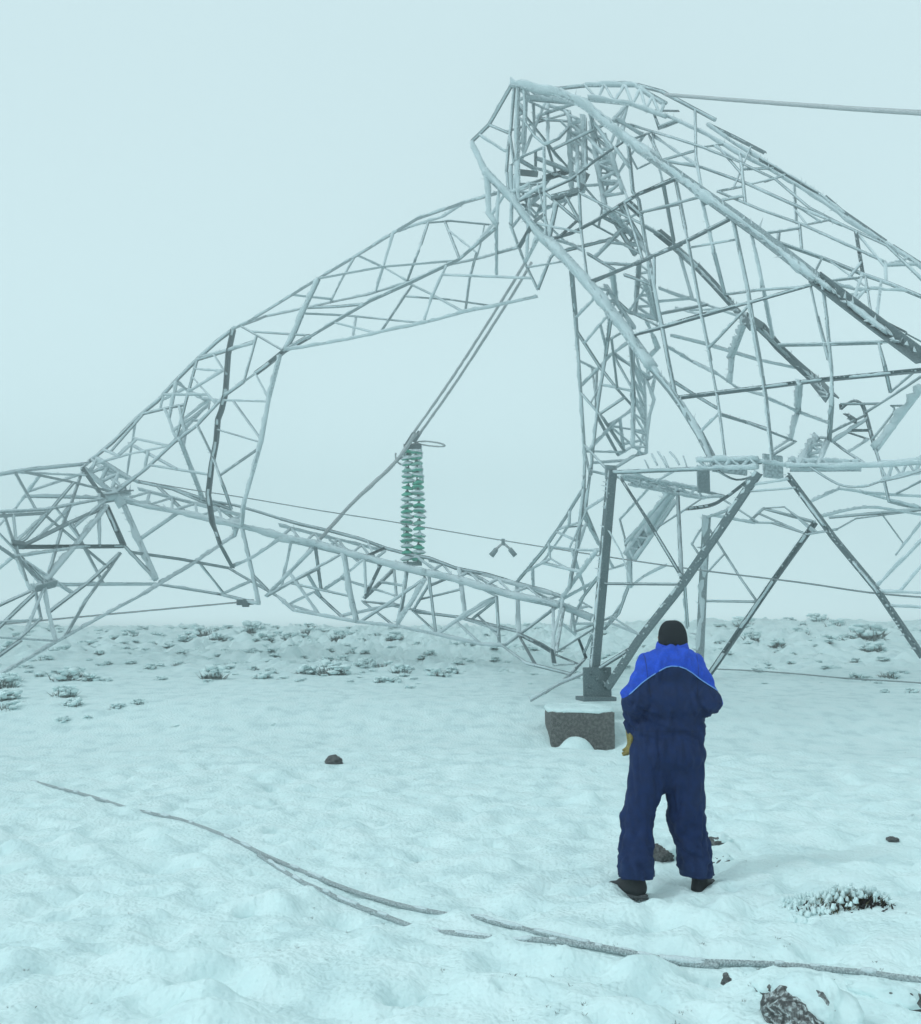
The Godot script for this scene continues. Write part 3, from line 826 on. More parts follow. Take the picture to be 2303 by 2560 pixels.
func build_tower_head(s: Node3D) -> void:
	beam(s, "chord", 0.071, "m", [0.96, 11.62, -17.2, 0.53, 10.96, -17.46, 0.21, 10.72, -17.63])
	beam(s, "chord", 0.100, "p", [0.21, 10.72, -17.63, 0.36, 10.35, -17.58, 0.48, 10.04, -17.54, 0.53, 9.73, -17.53, 0.53, 9.28, -17.56, 0.68, 9.03, -17.49])
	beam(s, "bar", 0.056, "m", [1, 11.6, -17.18, 0.94, 10.83, -17.25, 0.89, 10.47, -17.3, 0.85, 9.95, -17.35])
	beam(s, "bar", 0.098, "m", [1.07, 11.56, -17.14, 1.06, 10.99, -17.18, 1.04, 10.14, -17.24])
	beam(s, "bar", 0.063, "m", [1.17, 11.51, -17.1, 1.2, 10.81, -17.12, 1.36, 10.52, -17.05, 1.54, 10.31, -16.97, 1.77, 10.37, -16.85, 2.28, 11.5, -18.23])
	beam(s, "chord", 0.151, "p", [0.96, 11.62, -17.2, 1.32, 11.43, -17.02, 1.78, 11.22, -16.8, 2.18, 10.91, -16.61])
	beam(s, "chord", 0.172, "p", [1.77, 11.22, -16.8, 2.22, 10.87, -16.59, 2.65, 10.37, -16.4, 2.93, 10.05, -16.27, 3.19, 9.31, -15.44])
	beam(s, "bar", 0.056, "m", [0.53, 10.96, -17.46, 0.75, 10.8, -17.35, 0.92, 10.68, -17.27])
	beam(s, "bar", 0.057, "p", [0.35, 10.82, -17.56, 0.82, 10.38, -17.34, 0.88, 10.36, -17.31])
	beam(s, "bar", 0.049, "m", [0.93, 10.08, -17.3, 1.12, 10.19, -17.19, 1.52, 10.27, -16.98])
	beam(s, "bar", 0.055, "p", [1.52, 10.27, -16.98, 1.53, 9.44, -17.03, 1.54, 8.54, -17.07])
	beam(s, "bar", 0.065, "p", [1.74, 12.04, -18.43, 1.59, 10.32, -16.95])
	beam(s, "bar", 0.058, "m", [1.46, 11.73, -18.56, 1.59, 10.76, -16.92, 2.17, 11.46, -18.27])
	beam(s, "bar", 0.061, "d", [2.91, 10.07, -16.28, 2.39, 9.82, -16.56, 1.99, 9.57, -16.78, 1.58, 9.47, -17, 1.01, 9.37, -17.3])
	beam(s, "bar", 0.059, "d", [3.36, 8.46, -14.38, 3.02, 9.03, -16.27, 2.34, 8.71, -16.65, 1.98, 8.59, -16.84, 1.58, 8.55, -17.05])
	beam(s, "bar", 0.058, "d", [3.37, 7.41, -14.42, 3.22, 7.89, -16.23, 2.74, 7.76, -16.49, 2.15, 7.3, -15.87])
	beam(s, "chord", 0.152, "p", [0.46, 10.09, -17.54, 0.98, 9.42, -17.31, 1.17, 9.09, -17.23, 1.44, 8.66, -17.11, 1.78, 8.22, -16.96, 1.98, 7.58, -16.04])
	beam(s, "bar", 0.063, "m", [0.91, 9, -17.37, 1.16, 8.23, -17.28, 1.4, 7.67, -17.19])
	beam(s, "bar", 0.062, "m", [1.4, 7.67, -17.19, 1.62, 8.21, -17.04, 1.7, 8.19, -16.6])
	beam(s, "bar", 0.077, "p", [1.18, 8.2, -17.28, 1.44, 8.66, -17.11])
	beam(s, "bar", 0.060, "p", [0.73, 9.74, -17.42, 0.67, 8.97, -17.5, 0.79, 9.21, -20.74])
	beam(s, "bar", 0.057, "p", [0.88, 9.66, -17.35, 0.57, 9.2, -17.54])
	beam(s, "bar", 0.063, "m", [0.86, 9.97, -17.34, 0.89, 9.59, -17.35, 1, 9.38, -17.3])
	beam(s, "bar", 0.063, "p", [0.93, 10.08, -17.3, 0.95, 9.58, -17.32, 0.93, 8.95, -17.37])
	beam(s, "bar", 0.054, "m", [2.1, 9.63, -16.72, 2.14, 8.58, -16.76, 2.13, 7.33, -15.89])
	beam(s, "bar", 0.061, "m", [2.92, 10.06, -16.28, 2.95, 9.63, -16.28, 2.99, 9.11, -16.29, 3.08, 8.94, -16.25, 3.18, 8.13, -16.23, 3.26, 7.43, -16.23, 3.95, 7.7, -19.11])
	beam(s, "bar", 0.047, "m", [2.25, 8.16, -16.72, 2.69, 7.78, -16.51])
	beam(s, "bar", 0.047, "m", [2.84, 7.67, -16.44, 3.27, 7.46, -16.34])
	beam(s, "bar", 0.063, "p", [1.03, 10.14, -17.24, 1.07, 9.38, -17.27])
	beam(s, "bar", 0.051, "m", [1.37, 10.24, -17.06, 1.49, 10.53, -18.6])
	beam(s, "chord", 0.065, "m", [0.95, 11.61, -17.2, 1.41, 12.38, -18.55, 1.94, 12.19, -18.34, 2.56, 12.12, -18.09, 3.16, 12.02, -17.84, 3.39, 11.92, -17.75, 3.62, 11.68, -17.66, 3.9, 11.44, -17.56])
	beam(s, "chord", 0.065, "p", [1.18, 11.29, -17.1, 1.94, 11.99, -18.35, 2.43, 11.85, -18.15, 3.27, 11.56, -17.81, 3.58, 10.96, -17.03])
	beam(s, "bar", 0.052, "m", [2.11, 12.17, -18.27, 2.5, 12.12, -18.11])
	beam(s, "bar", 0.055, "m", [2.52, 10.53, -16.46, 3.27, 11.15, -17.83, 3.61, 10.96, -17.7, 3.62, 9.82, -15.78])
	beam(s, "bar", 0.057, "p", [2.77, 10.74, -16.92, 3.2, 11.58, -17.84])
	beam(s, "bar", 0.048, "m", [3.56, 11.03, -17.13, 3.76, 10.97, -17.64, 3.82, 10.38, -16.25])
	beam(s, "bar", 0.052, "p", [1.71, 11.74, -18.18, 2.15, 11.67, -18.28, 2.18, 11.48, -18.27])
	beam(s, "bar", 0.089, "m", [2.16, 11.59, -18.27, 2.14, 11.06, -18.3, 2.18, 10.48, -18.32])
	beam(s, "bar", 0.099, "m", [2.42, 11.51, -18.17, 2.22, 9.71, -16.66])
	beam(s, "bar", 0.083, "p", [2.32, 10.76, -16.55, 2.65, 10.59, -18.11, 2.55, 8.81, -16.53])
	beam(s, "bar", 0.071, "p", [2.27, 11.48, -18.21, 2.09, 9.63, -16.72])
	beam(s, "bar", 0.054, "p", [2.39, 10.73, -16.87, 2.68, 9.96, -16.4])
	beam(s, "bar", 0.057, "m", [1.57, 10.32, -16.96, 2.15, 10.48, -18.33])
	beam(s, "bar", 0.050, "m", [1.58, 10.32, -16.98, 1.89, 10.44, -18.44])
	beam(s, "bar", 0.050, "p", [2.65, 10.58, -18.11, 2.97, 10.42, -17.98, 2.91, 8.98, -16.33])
	beam(s, "bar", 0.043, "m", [2.63, 10.13, -17.71, 2.96, 10.02, -17.52])
	beam(s, "bar", 0.056, "d", [1.05, 9.7, -17.26, 1.53, 9.59, -17.02])
	beam(s, "bar", 0.042, "m", [1.06, 9.55, -17.26, 1.48, 9.45, -17.05])
	beam(s, "bar", 0.055, "m", [1.53, 9.43, -17.03, 2.13, 8.74, -16.75])
	beam(s, "bar", 0.051, "m", [1.04, 9.32, -17.29, 1.59, 9.86, -18.59])
	beam(s, "bar", 0.058, "m", [1.47, 9.65, -18.65, 1.53, 9.3, -17.03])
	beam(s, "bar", 0.119, "d", [2.88, 8.96, -16.35, 3.12, 8.66, -16.24])
	beam(s, "bar", 0.096, "p", [2.63, 8.84, -16.49, 3.31, 8.93, -17.9, 3.23, 7.84, -16.03])
	beam(s, "bar", 0.144, "d", [3.71, 8.97, -17.73, 3.96, 8.7, -17.64])
	beam(s, "bar", 0.083, "m", [3.14, 8.49, -16.24, 3.74, 8.93, -17.72])
	beam(s, "bar", 0.054, "m", [3.4, 8.96, -15.72, 3.98, 8.66, -17.61])
	beam(s, "bar", 0.045, "m", [3.15, 8.66, -16.08, 3.56, 8.42, -15.24])
	beam(s, "bar", 0.146, "d", [1.04, 9.92, -17.25, 1.49, 10.53, -18.6])
	beam(s, "bar", 0.115, "d", [1.52, 9.69, -17.01, 2.18, 10.48, -18.32])
	beam(s, "bar", 0.128, "d", [2.11, 9.32, -16.73, 2.46, 10.32, -18.2])
	beam(s, "bar", 0.123, "d", [1.65, 9.3, -16.97, 2.11, 9.32, -16.73])
	beam(s, "bar", 0.090, "d", [1.29, 8.89, -17.18, 1.53, 9.03, -17.05])
	beam(s, "bar", 0.098, "d", [1.07, 8.51, -17.32, 1.3, 8.88, -17.17])
	beam(s, "bar", 0.069, "d", [1.78, 8.57, -16.94, 2.08, 8.8, -16.77])
	beam(s, "bar", 0.058, "p", [2.5, 8.41, -17.57, 3.13, 9.15, -17.97])
	beam(s, "bar", 0.049, "m", [2.31, 8.7, -16.66, 2.95, 8.94, -17.86])
	beam(s, "bar", 0.063, "p", [1.64, 8.56, -17.02, 2.16, 9, -18.39, 2.14, 8.09, -16.41])
	beam(s, "bar", 0.083, "m", [1.73, 9.2, -16.93, 1.59, 8.56, -17.04])
	beam(s, "bar", 0.062, "m", [2.49, 8.78, -16.56, 3.36, 8.98, -17.88, 3.12, 7.87, -16.28])
	beam(s, "bar", 0.056, "m", [2.9, 8.88, -17.83, 3.18, 8.13, -16.65])
	beam(s, "bar", 0.060, "p", [2.71, 9.97, -16.39, 2.95, 9.54, -16.28])
	beam(s, "bar", 0.072, "p", [1.07, 10.16, -17.22, 1.47, 10.46, -18.24])
	beam(s, "bar", 0.055, "m", [1.87, 9.31, -16.85, 2.13, 8.75, -16.75])
	beam(s, "bar", 0.059, "p", [1.19, 9.46, -17.63, 1.47, 9.65, -18.65])
	beam(s, "bar", 0.047, "m", [2.94, 10.03, -16.25, 3.57, 10.92, -17.72, 3.28, 9.19, -15.29])
	beam(s, "bar", 0.062, "p", [3.08, 11, -17.5, 2.82, 10.18, -16.32])
	beam(s, "bar", 0.050, "p", [1.18, 11.27, -17.11, 1.7, 11.56, -18.02])
	beam(s, "bar", 0.063, "m", [1.37, 11.38, -17.45, 1.35, 10.54, -17.06])
	beam(s, "bar", 0.040, "m", [2.93, 9.82, -16.28, 3.37, 10.26, -17.82, 3.2, 9.18, -15.26])
	beam(s, "brace", 0.055, "p", [1.67, 11.74, -17.91, 1.13, 10.21, -17.38])
	beam(s, "brace", 0.062, "m", [1.67, 8.2, -16.8, 2.91, 8.9, -17.84])
	beam(s, "brace", 0.052, "p", [1.73, 8.64, -17.26, 1.15, 9.11, -17.24])
	beam(s, "brace", 0.047, "p", [0.99, 9.4, -17.31, 1.04, 10.15, -17.24])
	beam(s, "brace", 0.041, "p", [2.9, 8.88, -17.06, 3.08, 8.71, -16.26])
	beam(s, "brace", 0.051, "p", [2.36, 8.06, -16.67, 2.97, 8.89, -17.29])
	beam(s, "brace", 0.058, "m", [2.95, 7.82, -16.37, 2.51, 7.94, -16.6])
	beam(s, "brace", 0.060, "p", [0.91, 9.56, -17.34, 1.27, 9.65, -17.15])
	beam(s, "brace", 0.050, "p", [2.62, 10.09, -17.67, 3.13, 11.43, -17.68])
	beam(s, "brace", 0.050, "m", [2.92, 10.45, -18.01, 2.48, 8.76, -16.99])
	beam(s, "brace", 0.050, "p", [2.94, 10.02, -17.54, 3.45, 10.75, -17.44])
	beam(s, "brace", 0.054, "m", [1.09, 9.55, -17.25, 0.91, 10.61, -17.28])
	beam(s, "brace", 0.055, "m", [1.61, 8.65, -17.03, 1.41, 9.62, -17.08])
	beam(s, "brace", 0.053, "m", [0.91, 10.68, -17.27, 0.99, 10.11, -17.27])
	beam(s, "brace", 0.042, "m", [2.77, 10.08, -17.63, 2.35, 10.74, -16.72])
	beam(s, "brace", 0.059, "m", [1.32, 9.55, -18.1, 1.05, 9.8, -17.25])
	beam(s, "brace", 0.047, "p", [3.21, 11.58, -17.84, 2.81, 10.07, -17.6])
	beam(s, "brace", 0.047, "p", [2.23, 9.65, -17.22, 2.94, 9.63, -17.08])
	beam(s, "brace", 0.056, "m", [0.85, 10.73, -17.3, 2.15, 11.63, -18.27])
	beam(s, "brace", 0.044, "p", [2.39, 10.13, -17.92, 1.83, 9.09, -16.89])
	beam(s, "brace", 0.047, "p", [1.58, 9.47, -17, 1.25, 9.5, -17.87])
	beam(s, "brace", 0.053, "p", [1.05, 10.69, -17.2, 1.08, 9.55, -17.25])
	beam(s, "brace", 0.054, "p", [1.21, 8.25, -17.26, 1.28, 9.65, -17.15])
	beam(s, "brace", 0.058, "p", [1.54, 9.81, -18.47, 0.95, 9.57, -17.32])
	beam(s, "brace", 0.055, "p", [3.27, 8.41, -17.01, 2.82, 8.79, -17.78])
	beam(s, "brace", 0.049, "m", [2.83, 8.86, -17.09, 2.1, 10.47, -18.21])
	beam(s, "brace", 0.055, "m", [2.75, 10.73, -16.89, 1.69, 10.35, -17.23])
	beam(s, "brace", 0.050, "p", [1.28, 9.55, -17.86, 2.03, 8.88, -18.03])
	beam(s, "brace", 0.058, "p", [2.29, 9.83, -17.48, 1.37, 10.39, -18])
	beam(s, "brace", 0.044, "p", [1.26, 9.53, -17.81, 1.26, 8.81, -17.2])
	beam(s, "brace", 0.043, "p", [2.14, 8.54, -16.72, 1.33, 8.92, -17.16])
	beam(s, "brace", 0.053, "p", [2.89, 10.04, -17.56, 1.89, 11.12, -17.61])
	beam(s, "brace", 0.062, "p", [2.03, 11.69, -18.25, 2.53, 9.88, -16.49])
	beam(s, "brace", 0.059, "p", [1.41, 10.32, -17.5, 2.39, 10.14, -17.93])
	beam(s, "brace", 0.060, "m", [0.84, 9.6, -17.37, 1.9, 10.15, -17.77])
	beam(s, "brace", 0.053, "m", [1.06, 11.16, -17.17, 1.9, 10.41, -17.74])
	beam(s, "brace", 0.048, "p", [1.85, 10.43, -18.26, 0.94, 8.9, -17.36])
	beam(s, "brace", 0.057, "p", [1.52, 9.59, -17.02, 1.08, 9.38, -17.26])
	beam(s, "brace", 0.046, "p", [2.15, 10.95, -18.31, 2.95, 9.85, -17.33])
	beam(s, "brace", 0.056, "p", [3.36, 10.63, -17.24, 2.83, 10.86, -17.05])
	beam(s, "brace", 0.061, "p", [1.91, 9.22, -16.84, 1.49, 9.52, -18.08])
	beam(s, "brace", 0.052, "p", [2.12, 10.95, -16.64, 1.48, 11.57, -18.28])
	beam(s, "brace", 0.045, "m", [1.41, 9.62, -17.08, 0.92, 9.53, -17.34])
	beam(s, "brace", 0.055, "m", [2.07, 9.32, -16.75, 3.14, 8.49, -16.24])
	beam(s, "brace", 0.050, "p", [1.33, 9.6, -17.98, 1.49, 9.6, -17.04])
	beam(s, "brace", 0.043, "m", [1.85, 8, -16.66, 1.22, 8.11, -17.26])


func build_side_leg(s: Node3D) -> void:
	beam(s, "chord", 0.081, "m", [1.91, 7.8, -16.36, 2.2, 7.61, -18.27, 2.26, 6.74, -18.36, 2.32, 5.81, -18.46, 2.38, 4.86, -18.56, 2.37, 4.24, -18.67])
	beam(s, "chord", 0.073, "m", [2.46, 6.71, -15.53, 2.74, 6.71, -18.09, 2.66, 6.16, -18.21, 2.6, 5.7, -18.31, 2.55, 5.21, -18.41, 2.51, 4.85, -18.49, 2.49, 4.49, -18.56])
	beam(s, "chord", 0.075, "m", [3.16, 6.89, -17.82, 3.22, 5.95, -17.91, 3.5, 5.24, -19.66])
	beam(s, "brace", 0.048, "p", [2.21, 7.5, -18.28, 2.27, 7.07, -15.74])
	beam(s, "brace", 0.041, "p", [2.37, 6.99, -18.26, 2.46, 6.72, -15.54])
	beam(s, "brace", 0.059, "m", [2.23, 7.24, -18.31, 2.64, 6.5, -18.17, 2.93, 6.07, -18.07, 3.29, 5.77, -18.35])
	beam(s, "brace", 0.047, "p", [2.3, 6.18, -18.42, 2.84, 6.87, -19.8])
	beam(s, "brace", 0.061, "m", [2.3, 6.07, -18.43, 2.7, 5.53, -18.28, 3.35, 5.16, -19.76])
	beam(s, "brace", 0.058, "m", [2.87, 6.7, -18.02, 3.22, 5.97, -17.91])
	beam(s, "brace", 0.046, "m", [2.64, 6.71, -17.15, 2.65, 6.34, -15.33])
	beam(s, "brace", 0.051, "p", [2.73, 6.64, -18.1, 3.16, 6.89, -17.82])
	beam(s, "brace", 0.052, "m", [2.63, 5.62, -18.31, 3.11, 5.93, -18.2])
	beam(s, "brace", 0.053, "p", [2.84, 5.45, -18.62, 3.3, 5.74, -18.42])
	beam(s, "brace", 0.059, "m", [2.37, 5.07, -18.54, 2.8, 4.39, -17.94])
	beam(s, "brace", 0.062, "m", [2.59, 5.59, -18.33, 3.22, 5.1, -19.83])
	beam(s, "brace", 0.045, "m", [2.48, 5.83, -18.37, 2.66, 6.19, -18.21])
	beam(s, "brace", 0.060, "m", [2.37, 4.97, -18.55, 2.48, 4.48, -18.56])
	beam(s, "chord", 0.089, "m", [3.07, 7.85, -16.31, 3.58, 8.47, -19.21, 3.56, 7.9, -19.29])
	beam(s, "chord", 0.071, "p", [3.75, 6.54, -19.36, 3.89, 6.15, -19.34, 3.81, 5.86, -19.42, 3.76, 5.48, -19.49, 3.75, 5.09, -19.55])
	beam(s, "brace", 0.063, "p", [3.91, 6.63, -19.27, 3.85, 6.27, -19.35])
	beam(s, "brace", 0.055, "p", [3.75, 6.54, -19.36, 3.91, 6.63, -19.27])
	beam(s, "brace", 0.054, "p", [2.27, 6.68, -18.37, 2.84, 6.87, -19.8])
	beam(s, "brace", 0.102, "p", [2.63, 7.68, -16.38, 3.19, 8.23, -19.44])
	beam(s, "brace", 0.079, "m", [3.19, 8.23, -19.44, 3.43, 7.96, -19.35, 3.93, 7.74, -19.11])
	beam(s, "brace", 0.067, "p", [3.28, 7.02, -16.88, 3.92, 7.25, -19.18, 3.94, 7.13, -19.19])
	beam(s, "brace", 0.092, "p", [3.72, 7.18, -18.45, 3.96, 7.16, -19.17])
	beam(s, "brace", 0.063, "m", [3.64, 5.91, -19.5, 3.77, 5.51, -19.49])
	beam(s, "brace", 0.086, "p", [3.96, 7.16, -19.17, 3.78, 6.97, -19.29, 3.78, 6.56, -19.34])
	beam(s, "brace", 0.088, "p", [3.31, 7.76, -17.07, 3.95, 7.7, -19.11])
	beam(s, "brace", 0.057, "p", [3.56, 7.54, -17.48, 4.15, 7.52, -17.25])
	beam(s, "brace", 0.062, "p", [4.28, 7.9, -18.91, 4.28, 7.9, -18.91])
	beam(s, "brace", 0.048, "p", [3.21, 5.24, -19.45, 3.76, 5.37, -19.51])
	beam(s, "brace", 0.056, "p", [3.22, 5.1, -19.83, 3.49, 5.25, -19.63])
	beam(s, "brace", 0.111, "p", [3.66, 6.1, -19.47, 3.71, 5.69, -19.49])
	beam(s, "brace", 0.054, "p", [2.75, 4.47, -18.01, 3.53, 5.06, -19.67, 3.75, 5.09, -19.55])
	beam(s, "chord", 0.077, "m", [2.37, 4.25, -18.66, 2.32, 3.78, -18.76, 2.25, 3.15, -18.9, 2.15, 2.62, -19.04, 2.11, 2.35, -19.1])
	beam(s, "chord", 0.070, "m", [2.49, 4.64, -18.53, 2.43, 4.14, -18.64, 2.4, 3.81, -18.71, 2.87, 3.31, -20.26])
	beam(s, "brace", 0.073, "m", [2.37, 4.28, -18.66, 2.02, 3.7, -18.95, 1.63, 3.11, -19.27, 1.3, 2.64, -22.93])
	beam(s, "brace", 0.046, "p", [1.88, 3.49, -19.07, 2.3, 3.61, -18.8])
	beam(s, "brace", 0.046, "p", [1.86, 3.46, -19.08, 2.26, 3.25, -18.88])
	beam(s, "brace", 0.043, "p", [1.74, 3.18, -19.19, 2.25, 3.09, -18.91, 2.21, 2.78, -15.09])
	beam(s, "brace", 0.047, "p", [1.73, 3.25, -19.19, 1.76, 2.94, -19.22, 2.16, 2.68, -19.02])
	beam(s, "brace", 0.050, "p", [1.76, 2.94, -19.22, 1.42, 2.81, -21.58])
	beam(s, "brace", 0.048, "p", [2.4, 3.84, -18.7, 2.29, 3.63, -15.02])
	beam(s, "brace", 0.083, "p", [2.08, 2.08, -20.99, 2.25, 2.55, -18.99, 2.22, 2.84, -15.82])
	beam(s, "brace", 0.056, "p", [2.11, 2.18, -20.58, 2.53, 2.46, -18.83])
	beam(s, "brace", 0.053, "m", [2.18, 2.46, -15.11, 2.71, 2.2, -22.39])
	beam(s, "brace", 0.171, "p", [3.84, 4.04, -17.5, 3.78, 3.5, -19.74, 3.44, 3.05, -19.99])
	beam(s, "brace", 0.098, "p", [3.44, 3.05, -19.99, 3.45, 2.41, -20.07])
	beam(s, "brace", 0.074, "m", [3.45, 2.53, -20.05, 3.24, 1.89, -20.26, 2.96, 1.56, -20.45])
	beam(s, "brace", 0.056, "p", [4.12, 2.84, -19.65, 3.7, 2.63, -19.9])
	beam(s, "brace", 0.057, "m", [3.26, 3.79, -19.98, 3.35, 3.43, -19.98, 3.44, 2.77, -20.02])
	beam(s, "brace", 0.047, "m", [3.73, 3.44, -19.78, 4.65, 4.07, -18.57])
	beam(s, "brace", 0.045, "p", [3.26, 3.79, -19.98, 3.28, 4.02, -16.74])
	beam(s, "brace", 0.049, "p", [3.7, 2.63, -19.9, 3.45, 2.41, -20.07])
	beam(s, "brace", 0.061, "p", [3.37, 3.29, -19.99, 3.77, 4.04, -17.42])
	beam(s, "brace", 0.047, "p", [3.36, 3.35, -19.99, 3.55, 3.63, -18.82])
	beam(s, "brace", 0.079, "p", [2.33, 3.81, -18.75, 2.87, 3.31, -20.26])
	beam(s, "brace", 0.049, "p", [3.05, 2.79, -20.23, 3.44, 2.91, -20])
	beam(s, "brace", 0.058, "m", [2.96, 1.56, -20.45, 3.31, 2.11, -20.19])
	beam(s, "brace", 0.049, "p", [3.13, 1.82, -20.32, 3.6, 1.47, -20.11])
	beam(s, "brace", 0.041, "p", [3.08, 1.7, -20.37, 3.6, 1.47, -20.11])
	beam(s, "brace", 0.060, "p", [3.04, 5.58, -18.53, 2.44, 4.95, -18.43])
	beam(s, "brace", 0.048, "p", [2.82, 6.69, -18.05, 2.34, 6.24, -18.54])
	beam(s, "brace", 0.045, "p", [2.38, 4.95, -18.55, 3.31, 5.15, -19.77])
	beam(s, "brace", 0.049, "p", [2.87, 5.46, -18.61, 3.69, 5.08, -19.58])
	beam(s, "brace", 0.044, "p", [3.76, 5.52, -19.49, 2.86, 5.46, -18.61])
	beam(s, "brace", 0.054, "m", [2.65, 6.81, -19.33, 2.56, 6, -18.29])
	beam(s, "brace", 0.054, "p", [3.06, 5.58, -18.53, 3.32, 5.18, -19.7])
	beam(s, "brace", 0.054, "p", [3.22, 5.97, -17.91, 2.65, 6.17, -18.22])
	beam(s, "brace", 0.043, "p", [3.42, 7.97, -19.35, 3.38, 7.75, -17.28])
	beam(s, "brace", 0.049, "p", [2.5, 4.72, -18.52, 3.29, 4.88, -19.16])
	beam(s, "brace", 0.051, "p", [3.59, 5.07, -19.64, 3.73, 5.61, -19.49])
	beam(s, "brace", 0.049, "p", [3.83, 6.59, -19.31, 2.85, 6.71, -18.03])
	beam(s, "brace", 0.063, "m", [2.79, 6.86, -19.66, 2.57, 5.71, -18.33])
	beam(s, "brace", 0.045, "p", [2.69, 6.71, -17.66, 2.42, 6.82, -16.54])
	beam(s, "brace", 0.058, "m", [3.78, 6.56, -19.35, 2.88, 6.73, -18])
	beam(s, "brace", 0.047, "m", [2.64, 6.62, -16.7, 2.95, 6.06, -18.08])
	beam(s, "brace", 0.053, "p", [2.37, 1.91, -20.87, 2.25, 1.54, -20.28])
	beam(s, "brace", 0.041, "m", [2.11, 3.12, -18.98, 2.4, 3.83, -18.5])
	beam(s, "brace", 0.058, "p", [3.15, 2.82, -20.18, 2.57, 3.59, -19.43])
	beam(s, "brace", 0.045, "m", [2.57, 2.27, -20.39, 2.38, 1.86, -20.87])
	beam(s, "brace", 0.052, "p", [3.07, 1.69, -20.37, 2.4, 1.68, -20.88])
	beam(s, "brace", 0.058, "p", [1.69, 2.44, -22.79, 1.53, 2.85, -20.83])
	beam(s, "brace", 0.058, "p", [2.16, 3.11, -18.96, 2.52, 2.29, -19.81])
	beam(s, "brace", 0.052, "p", [2.48, 3.67, -19.18, 2.2, 2.91, -18.96])
	beam(s, "brace", 0.052, "p", [2.34, 1.98, -20.88, 2.9, 2.08, -22.32])
	beam(s, "brace", 0.048, "p", [2.09, 3.55, -18.93, 1.66, 2.9, -19.97])
	beam(s, "brace", 0.054, "p", [2.1, 3.55, -18.92, 2.11, 3.86, -18.87])
	beam(s, "brace", 0.041, "m", [2.54, 3.61, -19.35, 2.01, 3.53, -18.98])
	beam(s, "brace", 0.056, "p", [1.77, 1.43, -18.83, 2.13, 2.23, -20.33])
	beam(s, "brace", 0.065, "m", [1.8, 2.38, -22.74, 2.37, 1.94, -20.87])
	beam(s, "brace", 0.042, "m", [2.08, 1.6, -15.27, 2.03, 1.19, -16.3])
	beam(s, "brace", 0.046, "p", [2.41, 1.63, -20.88, 2.6, 2.25, -20.88])
	beam(s, "brace", 0.060, "m", [3.22, 1.87, -20.27, 2.42, 1.52, -20.89])
	beam(s, "brace", 0.056, "p", [1.67, 2.9, -19.88, 2.24, 2.62, -18.16])


